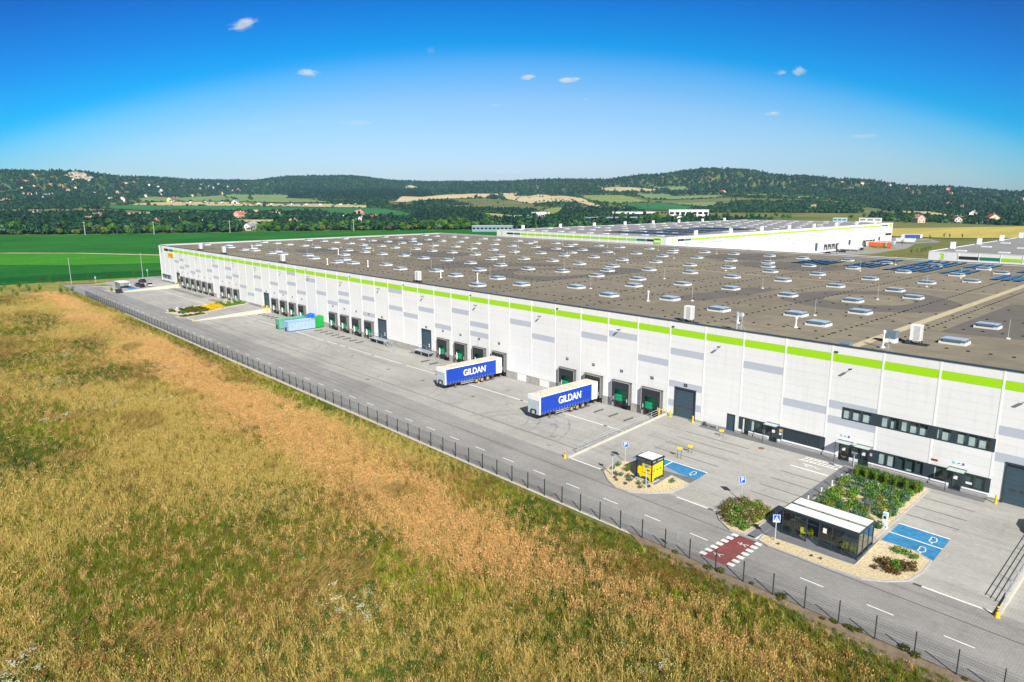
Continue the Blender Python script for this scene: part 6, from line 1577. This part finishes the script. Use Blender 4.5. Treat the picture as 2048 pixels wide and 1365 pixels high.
H1 = leafmat('hill_leaf_dark', (0.024, 0.087, 0.040), (0.039, 0.117, 0.052), .3); H2 = leafmat('hill_leaf_mid', (0.041, 0.122, 0.044), (0.062, 0.161, 0.060), .3); H3 = leafmat('hill_leaf_light', (0.090, 0.187, 0.070), (0.120, 0.224, 0.101), .3); H4 = leafmat('hill_leaf_pine', (0.018, 0.062, 0.040), (0.026, 0.082, 0.052), .3); H5 = leafmat('hill_leaf_pale', (0.144, 0.224, 0.181), (0.193, 0.283, 0.242), .3)
FARC = proto_coll('far_tree', [far_tree(1, 12, 12, 'b', H1, 110), far_tree(2, 11, 12, 'b', H2, 110), far_tree(3, 9, 10, 'b', H3, 110), far_tree(4, 14, 8, 'conifer', H4, 110), far_tree(5, 8, 9, 'b', H5, 90)])
rf_ = random.Random(99)
LEVFIELD = [f_[1] for f_ in FIELDS] + [ROCKP]
BB = [(min(p[0] for p in f_), max(p[0] for p in f_), min(p[1] for p in f_), max(p[1] for p in f_)) for f_ in LEVFIELD]
def in_field(x, y):
    for b_, f_ in zip(BB, LEVFIELD):
        if b_[0] <= x <= b_[1] and b_[2] <= y <= b_[3] and inside((x, y), f_): return True
    return False
NEARTREES = set((int(a // 12), int(b // 12)) for a, b in placed)
hb_ = {}
for hx, hy, hs in HOUSES: hb_.setdefault((int(hx // 40), int(hy // 40)), []).append((hx, hy, hs))
def near_house(x, y):
    i, j = int(x // 40), int(y // 40)
    for a in (i - 1, i, i + 1):
        for b in (j - 1, j, j + 1):
            for hx, hy, hs in hb_.get((a, b), ()):
                # the view side of each house stays open
                vx, vy = TX - hx, TY - hy; l_ = math.hypot(vx, vy); u = ((x - hx) * vx + (y - hy) * vy) / l_; v = abs((x - hx) * vy - (y - hy) * vx) / l_
                if v < hs * .6 + 1 and -hs * .6 < u < hs * .5 + 30: return True
    return False
pts = []
def edge_dist_ok(x, y):
    # behind the front edge of the village belt, outside the crop field and the works
    return True
CROPP = [(-276,-22),(-300,-140),(-640,-140),(-552,5),(-492,122),(-434,258),(-351,396),(-306,440),(-60,420),(-33,155)]
for _ in range(105000):
    az = rf_.uniform(-93, 2); u = rf_.random()
    if u < .26: d_ = rf_.uniform(760, 1350)
    elif u < .50: d_ = rf_.uniform(1350, 2200)
    else: d_ = 2200 + 2700 * rf_.random() ** .9
    t_ = math.radians(az); x, y = TX + d_ * math.sin(t_), TY + d_ * math.cos(t_)
    D_r = lerp_tab(RIDG, az)
    if d_ > D_r + 120: continue
    if in_field(x, y) or inside((x, y), CROPP): continue
    if -125 < x < 330 and y < 905: continue
    if -20 < x < 330 and y < 915: continue
    if near_house(x, y): continue
    nn = nz(x, y, .0045, 7.3); n2 = nz(x, y, .0015, 2.1)
    if d_ < 1350:
        if -47 < az < -33 and d_ < 1000 and rf_.random() > .25 + n2: continue
        if nn < -.33: continue
    elif d_ < 2250:
        if -52 < az < -33:
            if nn < .16: continue
        elif az >= -33:
            if nn < -.30: continue
        elif nn < .0: continue
    k = rf_.choices(range(5), [4, 4, 1.3, 2.2, .25])[0]
    if d_ > 2200 and -66 < az < -54 and d_ < 3300: k = 3 if rf_.random() < .85 else 0        # pine wood
    if -50 < az < -20 and 1350 < d_ < 2250: k = rf_.choices(range(5), [3, 4, 2, .5, 1])[0]
    sc = rf_.uniform(.65, 1.15) * (1.0 if d_ < 2200 else 1.15)
    if -52 < az < -30 and 1350 < d_ < 2250 and nn < .2: sc *= .55
    if d_ < 2300:
        if az >= -33 and d_ < 1350: sc *= .8
        if -76.5 < az < -33 and ahead_in_field(x, y):
            if d_ > 1250 or rf_.random() < .5: continue
            sc *= .5
        if d_ < 1500 and before_house(x, y, 90): sc *= .35
        if d_ > 1000: sc *= .8
    pts.append((x, y, terr(x, y) - .6, k, rf_.uniform(0, 6.28), sc, 0.0))
# hedge lines along the field borders
for poly in LEVFIELD[:-1]:
    n_ = len(poly)
    for i in range(n_):
        a, b = Vector(poly[i]), Vector(poly[(i + 1) % n_]); L_ = (b - a).length; m_ = int(L_ / 9)
        if rf_.random() < .35: continue
        for q in range(m_):
            if rf_.random() < .45: continue
            p = a + (b - a) * (q + rf_.random()) / max(1, m_); x, y = p.x + rf_.uniform(-4, 4), p.y + rf_.uniform(-4, 4)
            pts.append((x, y, terr(x, y) - .5, rf_.choice((0, 1, 1, 2, 4)), rf_.uniform(0, 6.28), rf_.uniform(.3, .7), 0.0))
for _ in range(70):
    x, y = rf_.uniform(-2950, -2650), rf_.uniform(455, 575); pts.append((x, y, terr(x, y) + 4, rf_.choice((0, 1)), rf_.uniform(0, 6.28), rf_.uniform(.3, .7), 0.0))
# scattered bushes on the sandy slope
for _ in range(260):
    poly = LEVFIELD[7]; i = rf_.randrange(len(poly)); p = poly[i]; x, y = p[0] + rf_.gauss(0, 70), p[1] + rf_.gauss(0, 60); pts.append((x, y, terr(x, y) + .4, rf_.choice((0, 1, 2, 4)), rf_.uniform(0, 6.28), rf_.uniform(.25, .6), 0.0))
print('far trees', len(pts))
scatter('far_woodland', pts, FARC, 'distant woodland covering the hills and valley beyond the village')
_ol = [o_ for o_ in bpy.data.objects if o_.get('label') == 'orange lorry at the docks of the second warehouse'][0]
for k, (a, b) in enumerate(((-12.6, -11.6), (-11.4, -10.6), (-10.4, -9.4), (-9.2, -8.4), (-7.6, -6.6))): MB().box(1.29, 1.31, a, b, 2.7, 3.2).build('curtain_print', TXT, _ol)
# ------------------------------------------------------------------ shrubs
def bush_mesh(name, seed, n, rx, rz_, leaf, lm, spikes=0, flower=None):
    rnd = random.Random(seed); mb = MB()
    for k in range(4):
        a = rnd.uniform(0, 6.28); leafball(rnd, n // 4, math.cos(a) * rx * .35, math.sin(a) * rx * .35, rz_ * .55, rx * .65, rx * .65, rz_ * .5, leaf, mb, .45)
    for k in range(spikes):
        a = rnd.uniform(0, 6.28); t_ = rnd.uniform(.1, .8); b = Vector((math.cos(a) * rx * .3, math.sin(a) * rx * .3, 0)); e_ = Vector((math.cos(a) * rx * t_ * 1.3, math.sin(a) * rx * t_ * 1.3, rz_ * rnd.uniform(.8, 1.35)))
        s = Vector((-math.sin(a), math.cos(a), 0)) * leaf * .5; mb.face([b - s, b + s, e_])
    return mb.mesh(name, lm, fix=False)
BG = leafmat('shrub_green', (0.096, 0.234, 0.026), (0.173, 0.324, 0.039), .35); BB_ = leafmat('shrub_blue_green', (0.078, 0.189, 0.088), (0.117, 0.230, 0.110), .35); BY = leafmat('shrub_lime', (.17, .24, .02), (.24, .28, .03), .35); BR = leafmat('shrub_reddish', (.12, .075, .02), (.15, .085, .025), .35); BO = leafmat('shrub_olive', (.09, .11, .015), (.13, .14, .02), .35); BP = leafmat('flower_pink', (.62, .28, .36), (.55, .35, .30), .3); BW = leafmat('flower_cream', (.72, .70, .48), (.75, .72, .60), .2); BYE = leafmat('flower_yellow', (.80, .60, .01), (.75, .52, .01), .2); BPUR = leafmat('lavender_grey', (.26, .26, .32), (.32, .30, .40), .3); BMAR = leafmat('shrub_dark_mauve', (.10, .06, .06), (.14, .08, .08), .3); BDK = leafmat('shrub_dark_green', (0.063, 0.158, 0.017), (0.102, 0.210, 0.023), .35)
def shrub(x, y, me, sc, label, group, dz=.1, flower=None):
    o_ = tag(obj('shrub', me, None, (x, y, zg(x, y) + dz), random.uniform(0, 6.28), sc), label, 'shrub', group)
    if flower: obj('flowers', flower, o_)
    return o_
b_green = bush_mesh('shrub', 1, 150, .45, .55, .07, BB_); b_lime = bush_mesh('shrub', 2, 130, .45, .8, .07, BY, 14); b_mar = bush_mesh('shrub', 3, 110, .35, .4, .06, BMAR)
for j, (x, y) in enumerate(((240.75,-20.3),(240.85,-21.55),(242.3,-22.6),(242.85,-22.35),(243.9,-22.2),(244.6,-22.8),(245.9,-22.9),(246.45,-22.25),(248.65,-19.75))):
    shrub(x, y, b_green, random.uniform(.9, 1.15), 'round blue-green shrub on the kiosk gravel bed', 'round shrubs on the kiosk bed')
shrub(242.6, -20.8, b_lime, 1.15, 'upright lime green shrub left of the yellow kiosk', None)
for x, y in ((242.85,-23.5),(243.4,-23.95),(244.85,-24.0),(246.7,-23.6),(247.3,-22.7)): shrub(x, y, b_mar, random.uniform(.8, 1.0), 'small dark mauve shrub along the kiosk kerb', 'dark shrubs on the kiosk bed')
# pink bed
me_o = [bush_mesh('shrub', 10 + k, 150, .55, .7, .075, (BO, BY, BG)[k], 8) for k in range(3)]
fl_p = bush_mesh('flowers', 20, 46, .5, .95, .07, BP)
P2 = [(256.6,-19.1),(256.5,-20.5),(256.7,-22.2),(257.8,-23.5),(259.3,-24.6),(260.5,-24.4),(260.6,-19.0),(258.9,-18.5)]
rp = random.Random(8); pl_ = []
while len(pl_) < 42:
    x, y = rp.uniform(256, 261), rp.uniform(-24.8, -18.3)
    if inside((x, y), P2) and all((x - a) ** 2 + (y - b) ** 2 > .36 for a, b in pl_): pl_.append((x, y))
for j, (x, y) in enumerate(pl_): shrub(x, y, me_o[j % 3], rp.uniform(1.0, 1.35), 'olive shrub with pinkish flowers in the rounded bed' if j % 2 else 'leafy olive shrub in the rounded bed', 'shrubs in the pink flowering bed', .1, fl_p if j % 2 else None)
# square bed before the offices: rows of blue-green and lime shrubs, hedge of tall ones at the back
me_r = [bush_mesh('shrub', 30, 170, .46, .5, .07, BB_, 10), bush_mesh('shrub', 31, 170, .46, .52, .07, BG, 14), bush_mesh('shrub', 32, 150, .44, .55, .07, BY, 18)]
for r in range(8):
    for c_ in range(9):
        x, y = 263.35 + r * .93 + (c_ % 2) * .12, -5.2 - c_ * 1.16 + rp.uniform(-.15, .15)
        if y < -15.9 or rp.random() < .07: continue
        k = (r + c_) % 3 if rp.random() < .5 else rp.randrange(2)
        shrub(x + rp.uniform(-.12, .12), y, me_r[k], rp.uniform(1.25, 1.6), ('blue-green', 'mid green', 'spiky lime green')[k] + ' shrub planted in rows in the square bed', 'rows of shrubs in the square bed')
me_h = bush_mesh('shrub', 33, 260, .62, .95, .08, BDK, 22); me_hp = bush_mesh('shrub', 34, 120, .3, 1.5, .07, BY, 16)
for c_ in range(13):
    for rr in range(2):
        x, y = 263.5 + c_ * .56, -2.75 - rr * .95 - c_ * .0 + rp.uniform(-.1, .1)
        if x < 270.4: shrub(x, y, me_h, rp.uniform(.9, 1.1), 'dark green hedge shrub at the office side of the square bed', 'hedge shrubs at the office side')
    if c_ % 2 == 0: shrub(263.7 + c_ * .54, -4.2, me_hp, 1, 'pale upright shrub in front of the dark hedge', 'upright shrubs before the hedge')
me_lav = bush_mesh('shrub', 35, 60, .5, .7, .05, BPUR, 70)
for x, y in ((267.2,-11.9),(267.9,-11.4),(267.5,-10.9)): shrub(x, y, me_lav, 1.1, 'grey lavender clump in the square bed', 'lavender clumps')
# bed round the shelter
me_rd = [bush_mesh('shrub', 40, 190, .6, .55, .08, BR, 0), bush_mesh('shrub', 41, 190, .6, .55, .08, BG, 0)]
for x, y, k, s in ((273.1,-18.2,1,1.1),(273.8,-18.0,1,1),(274.5,-18.3,1,.9),(272.9,-20.9,0,1.2),(273.6,-20.6,1,1.15),(274.2,-20.4,0,1.1),(274.9,-19.8,0,1),(273.3,-21.6,0,1.1),(274.0,-21.3,1,1),(274.5,-20.9,0,1.1),(272.6,-22.4,0,.7),(273.6,-22.2,0,.9),(274.2,-22.0,0,.9),(275.1,-20.5,0,.8),(272.4,-21.2,0,.6)):
    shrub(x, y, me_rd[k], s, ('reddish' if k == 0 else 'green') + ' low shrub on the gravel right of the shelter', 'low shrubs right of the shelter')
for x, y in ((264.3,-24.6),(267.6,-24.5),(268.4,-24.4)): shrub(x, y, b_mar, .55, 'tiny dry shrub on the gravel before the shelter', 'tiny shrubs before the shelter')
shrub(263.8, -21.3, b_green, .9, 'small plant inside the left end of the glass shelter', None)
# long yellow bed
PL = [(64.8,-19.5),(67.2,-22.6),(73.6,-21.6),(76.6,-15.5),(74.0,-2.0),(64.8,-2.0)]
ml = [bush_mesh('shrub', 50, 120, .7, .5, .13, BO), bush_mesh('shrub', 51, 150, .7, .55, .12, BYE), bush_mesh('shrub', 52, 130, .7, .7, .13, BG), bush_mesh('flowers', 53, 50, .6, 1.5, .16, BW, 16)]
pl_ = []; g_ = 0
while len(pl_) < 62 and g_ < 4000:
    g_ += 1; x, y = rp.uniform(64.6, 77), rp.uniform(-22.6, -2)
    if inside((x, y), PL) and all((x - a) ** 2 + (y - b) ** 2 > .7 for a, b in pl_): pl_.append((x, y))
for x, y in pl_:
    if -13.2 < y < -8.3: shrub(x, y, ml[1], rp.uniform(.85, 1.1), 'yellow flowering mound in the middle of the long bed', 'yellow mounds in the long bed')
    elif y >= -8.3: shrub(x, y, ml[2], rp.uniform(.9, 1.2), 'green plant with cream blossoms at the wall end of the long bed' if rp.random() < .5 else 'green plant at the wall end of the long bed', 'plants at the wall end of the long bed', .1, ml[3] if rp.random() < .6 else None)
    else: shrub(x, y, ml[0], rp.uniform(.8, 1.0), 'dark olive ground plant at the road end of the long bed', 'olive plants in the long bed')
for k in range(12):
    x, y = rp.uniform(77.5, 80.8), rp.uniform(-23, -16.4); shrub(x, y, ml[0], rp.uniform(.6, .9), 'olive plant in the narrow bed', 'plants in the narrow bed')
shrub(67.8, -22.2, bush_mesh('shrub', 54, 200, .9, .9, .14, BB_), 1.2, 'round green bush at the tip of the long bed', None); shrub(74.2, -20.9, bush_mesh('shrub', 55, 200, .9, .9, .14, BB_), 1.1, 'round green bush beside the far crossing sign', None)
for x, y in ((-3.6, -22.6), (-1.2, -23)): shrub(x, y, b_lime, 1.5, 'yellowish bush on the far left gravel island', 'bushes on the far gravel island')
# weeds in the soil strip under the near fence
for k in range(26):
    x, y = rp.uniform(258, 300), rp.uniform(-33.6, -32.9); o_ = shrub(x, y, ml[0], rp.uniform(.35, .8), 'low green weed growing under the near fence', 'weeds under the near fence', .0)

# ------------------------------------------------------------------ meadow
def mz(x, y):
    """the meadow lies a little above the road behind a low bank"""
    b = smooth(-34.2, -43, -0 + y) if False else smooth(34.2, 44, -y)
    return -1.2 + b * (1.15 + .35 * nz(x, y, .02, 5)) + .12 * nz(x, y, .18, 1)
mv, mf = [], []; nxm, nym = 190, 60
xs_ = [-6 + (400 + 6) * i / nxm for i in range(nxm + 1)]; ys_ = [-33.9 - (120 - 33.9) * (j / nym) ** 1.35 for j in range(nym + 1)]
for j in range(nym + 1):
    for i in range(nxm + 1):
        x, y = xs_[i], ys_[j]; mv.append((x, y, (mz(x, y) if j else -1.21) - .02))
for j in range(nym):
    for i in range(nxm):
        a = j * (nxm + 1) + i; mf.append((a, a + nxm + 1, a + nxm + 2, a + 1))
mm = bpy.data.meshes.new('meadow'); mm.from_pydata(mv, [], mf); mm.materials.append(M_MEADG)
mm.polygons.foreach_set('use_smooth', [True] * len(mm.polygons))
meadow = tag(obj('meadow', mm), 'ground of the dry meadow in front of the fence', None, None, 'structure')

def tuft(seed, n, h, spread, m, head=0, wdt=.02, lean=.35):
    rnd = random.Random(seed); mb = MB()
    for _ in range(n):
        a = rnd.uniform(0, 6.28); r = spread * rnd.random(); b = Vector((math.cos(a) * r, math.sin(a) * r, -.05)); hh = h * rnd.uniform(.55, 1.15)
        d_ = Vector((rnd.gauss(.25, lean), rnd.gauss(.1, lean), 0)) * hh * .6; w = Vector((-math.sin(a), math.cos(a), 0)) * wdt
        m1 = b + Vector((0, 0, hh * .55)) + d_ * .3; tp = b + Vector((0, 0, hh)) + d_
        mb.face([b - w, b + w, m1 + w * .7, m1 - w * .7]); mb.face([m1 - w * .7, m1 + w * .7, tp])
        if head and rnd.random() < head:
            s = wdt * 2.2; w2 = Vector((math.cos(a), math.sin(a), 0)) * s; mb.face([tp - w2, tp + w2, tp + d_ * .15 + Vector((0, 0, hh * .16))])
    return mb.mesh('tuft', m, fix=False)
G1 = leafmat('grass_tan', (0.820, 0.517, 0.208), (0.661, 0.417, 0.157), .3, .25); G2 = leafmat('grass_straw', (0.602, 0.462, 0.141), (0.494, 0.378, 0.102), .3, .25); G3 = leafmat('grass_olive', (0.243, 0.225, 0.027), (0.171, 0.175, 0.020), .35, .3); G4 = leafmat('grass_green', (0.132, 0.198, 0.017), (0.187, 0.240, 0.022), .35, .3); G5 = leafmat('weed_dark', (.06, .105, .014), (.09, .14, .02), .35, .3); G6 = leafmat('weed_pale', (.30, .34, .14), (.36, .38, .18), .3, .3); G7 = leafmat('grass_rust', (.36, .20, .065), (.28, .165, .05), .35, .25); G8 = leafmat('grass_fresh', (0.286, 0.356, 0.022), (0.374, 0.402, 0.033), .3, .3)
def weed(seed, m, n, r, h, leaf):
    rnd = random.Random(seed); mb = MB(); leafball(rnd, n, 0, 0, h * .5, r, r, h * .5, leaf, mb, .4); return mb.mesh('weed', m, fix=False)
def flower_w(seed):
    rnd = random.Random(seed); mb = MB(); mb2 = []
    for _ in range(26):
        x, y, z = rnd.gauss(0, .25), rnd.gauss(0, .25), rnd.uniform(.35, .6); s = .055; mb.face([(x - s, y - s, z), (x + s, y - s, z + .02), (x + s, y + s, z), (x - s, y + s, z + .02)])
    return mb.mesh('flowers', leafmat('weed_flower_white', (.62, .64, .45), (.70, .70, .55), .2), fix=False)
MEAD = proto_coll('tuft', [tuft(1, 22, .70, .34, G1, .6, .013), tuft(2, 20, .80, .30, G2, .5, .012), tuft(3, 24, .58, .34, G3, .3, .014), tuft(4, 24, .48, .32, G4, 0, .015), weed(5, G5, 50, .34, .42, .07), weed(6, G6, 44, .34, .42, .055), tuft(7, 22, .60, .34, G7, .6, .013), tuft(8, 24, .52, .30, G8, 0, .014), flower_w(9)])
rm_ = random.Random(77); mpts = []
for _ in range(230000):
    x = 300 - 300 * rm_.random() ** 1.35; y = -34.3 - 62 * rm_.random()
    # only where the meadow can be seen from the air, with a margin
    lim = -62 - x * .12
    if y < lim - 5 or y < -98: continue
    if x > 240 and y < -34 - (292 - x) * 1.25: continue
    a = nz(x, y, .045, 1.0); b = nz(x, y, .13, 4.0); c_ = nz(x, y, .5, 9.0); e_ = nz(x, y, .02, 12.0); st = nz(x * .35, y, .09, 6.0)
    edge = -y - 33.5                                   # metres from the fence
    tan = 1.0 - abs(edge - 11.5 - 4 * e_) / 7.5         # long tan band parallel to the fence
    tan += .6 * a + .5 * st - .02 * max(0, edge - 24)
    green = .25 + .8 * b - .5 * a + .012 * (edge - 20)
    if edge < 4.2 + 2 * a: green += .85; tan -= .75
    if x > 235: green += .30 * smooth(235, 275, x); tan -= .35 * smooth(245, 285, x)
    q = nz(x, y, .09, 20.0); q2 = nz(x, y, .06, 31.0); rs = nz(x * .7, y, .06, 41.0); fs = nz(x * .7, y, .08, 51.0); sw = nz(x * .6, y, .055, 61.0); big_ = nz(x * .5, y, .03, 71.0)
    T = smooth(.05, 1.05, tan + .35 * c_ + .35 * b); Gn = smooth(.25, .8, green + .55 * big_ + .25 * c_); nf = 1 - smooth(2.5, 7.0, edge + 3 * a); St = smooth(.0, .35, sw + .15 * c_); Rs = smooth(.05, .4, rs + .1 * c_)
    N = 1 - .75 * T
    wts = [4.6 * T + .25, (.15 + 3.2 * St) * (1 - .65 * T), 1.0 * N, (.1 + 2.6 * Gn) * N, (.02 + 2.2 * smooth(.15, .45, q2) + .8 * nf) * N, .02 + 1.0 * smooth(.25, .5, q) * smooth(8, 14, edge), .1 + 1.6 * Rs * (1 - .5 * T), (.08 + 2.0 * smooth(.05, .4, fs)) * N + 1.2 * nf, .2 * smooth(.3, .5, q) * smooth(9, 14, edge)]
    rb = smooth(236, 262, x) * (1 - smooth(14, 30, edge))          # the bank towards the near fence: rusty and dark green
    wts[1] *= 1 - .75 * rb; wts[0] *= 1 - .5 * rb; wts[6] *= 1 + 1.5 * rb; wts[4] += 1.1 * rb * smooth(-.1, .3, q2 + .3 * c_); wts[3] += .8 * rb * smooth(-.1, .3, b); wts[7] *= 1 - .5 * rb
    k = rm_.choices(range(9), wts)[0]
    lod = smooth(.30, .5, nz(x, y, .11, 81.0)) * smooth(9, 13, edge)
    if lod > .5 and rm_.random() < .6: k = 1 if rm_.random() < .7 else 0
    trk = min(abs(edge - 7.6 - .8 * e_), abs(edge - 9.5 - .8 * e_)) < .32
    if trk and rm_.random() < .75: continue
    sc = rm_.uniform(.65, 1.15) * (1 + .2 * b) * (.75 if edge < 4 else 1.0) * (1 + .15 * max(0, (200 - x) / 200))
    mpts.append((x, y, mz(x, y), k, rm_.uniform(0, 6.28) if lod < .5 else rm_.gauss(1.2, .5), sc * rm_.choice((.8, 1, 1, 1.25)), rm_.gauss(0, .1) if lod < .5 else rm_.gauss(.8, .2)))
print('tufts', len(mpts))
scatter('meadow_grass', mpts, MEAD, 'tall dry and green grass of the foreground meadow')
# ------------------------------------------------------------------ clouds: small wisps far behind the hills
def cloud_mat(nm, dens):
    m = bpy.data.materials.new(nm); m.use_nodes = True
    n, l = m.node_tree.nodes, m.node_tree.links; n.clear()
    out = n.new('ShaderNodeOutputMaterial'); pv = n.new('ShaderNodeVolumePrincipled')
    pv.inputs['Color'].default_value = (1, 1, 1, 1); pv.inputs['Anisotropy'].default_value = .0
    tc = n.new('ShaderNodeTexCoord'); oi = n.new('ShaderNodeObjectInfo')
    ln = n.new('ShaderNodeVectorMath'); ln.operation = 'LENGTH'; l.new(tc.outputs['Object'], ln.inputs[0])
    ad = n.new('ShaderNodeVectorMath'); ad.operation = 'ADD'; mu = n.new('ShaderNodeVectorMath'); mu.operation = 'SCALE'; mu.inputs[3].default_value = 40
    cx = n.new('ShaderNodeCombineXYZ'); l.new(oi.outputs['Random'], cx.inputs[0]); l.new(cx.outputs[0], mu.inputs[0]); l.new(tc.outputs['Object'], ad.inputs[0]); l.new(mu.outputs[0], ad.inputs[1])
    t = n.new('ShaderNodeTexNoise'); t.inputs['Scale'].default_value = 1.9; t.inputs['Detail'].default_value = 5; t.inputs['Roughness'].default_value = .62; l.new(ad.outputs[0], t.inputs['Vector'])
    sub = n.new('ShaderNodeMath'); sub.operation = 'MULTIPLY_ADD'; sub.inputs[1].default_value = -.62; l.new(ln.outputs['Value'], sub.inputs[0]); l.new(t.outputs['Fac'], sub.inputs[2])
    r = n.new('ShaderNodeMapRange'); r.inputs['From Min'].default_value = .12; r.inputs['From Max'].default_value = .34; r.inputs['To Max'].default_value = dens; l.new(sub.outputs[0], r.inputs['Value'])
    l.new(r.outputs['Result'], pv.inputs['Density']); l.new(pv.outputs[0], out.inputs['Volume'])
    return m
CLM = cloud_mat('cloud_vapour', .014); CLF = cloud_mat('thin_cloud_vapour', .003)
def ico(name, m):
    bm = bmesh.new(); bmesh.ops.create_icosphere(bm, subdivisions=3, radius=1); me = bpy.data.meshes.new(name); bm.to_mesh(me); bm.free(); me.materials.append(m); return me
cl_me = ico('cloud', CLM); cl_mf = ico('cloud', CLF)
CL = [((-.9013,.3751,.2166),190,75,-.32,'ragged white cloud high at the upper left'),((-.8794,.4469,.1642),150,58,0,'small rounded white cloud left of the middle'),((-.7903,.5803,.1966),75,60,.5,'faint wisp of cloud above the middle'),((-.7106,.6842,.1641),140,42,-.15,'thin white cloud in the middle of the sky'),((-.6712,.7239,.1596),190,45,-.03,'long thin cloud right of the middle'),((-.7447,.6549,.1286),110,30,0,'faint flat cloud below the middle one'),((-.656,.7425,.1355),75,28,.05,'tiny pale cloud below the long thin one'),((-.448,.8799,.1586),80,40,0,'small white cloud at the right, left of its twin'),((-.4289,.8893,.1590),105,65,.1,'small white cloud at the right, beside its twin'),((-.457,.8827,.1096),110,38,0,'lone small cloud low at the right'),((-.857,.5046,.1038),260,40,-.05,'very faint flat cloud low at the left'),((-.3596,.9299,.0776),240,36,0,'very faint flat cloud low at the far right')]
for dv, w, h, tilt, lab in CL:
    p = CAMP + Vector(dv) * 7200
    o_ = tag(obj('cloud', cl_mf if 'faint' in lab or 'pale' in lab else cl_me, None, p), lab, 'cloud', 'small fair-weather clouds')
    az = math.atan2(dv[0], dv[1])
    o_.rotation_euler = Matrix.Rotation(-az, 4, 'Z').to_euler(); o_.rotation_euler.y = -tilt * 1.0 if False else tilt
    o_.scale = (w, w * .6, h)
# ------------------------------------------------------------------ haze: the air over the valley
hz = bpy.data.materials.new('haze_air'); hz.use_nodes = True
n, l = hz.node_tree.nodes, hz.node_tree.links; n.clear()
out = n.new('ShaderNodeOutputMaterial'); pv = n.new('ShaderNodeVolumePrincipled'); pv.inputs['Color'].default_value = (.36, .62, 1, 1); pv.inputs['Density'].default_value = HAZE_D; pv.inputs['Anisotropy'].default_value = .0
l.new(pv.outputs[0], out.inputs['Volume'])
if HAZE_D > 0: tag(MB().box(-6200, 1800, -900, 6200, -3, 330).build('haze', hz), 'thin blue haze over the valley', None, None, 'stuff')
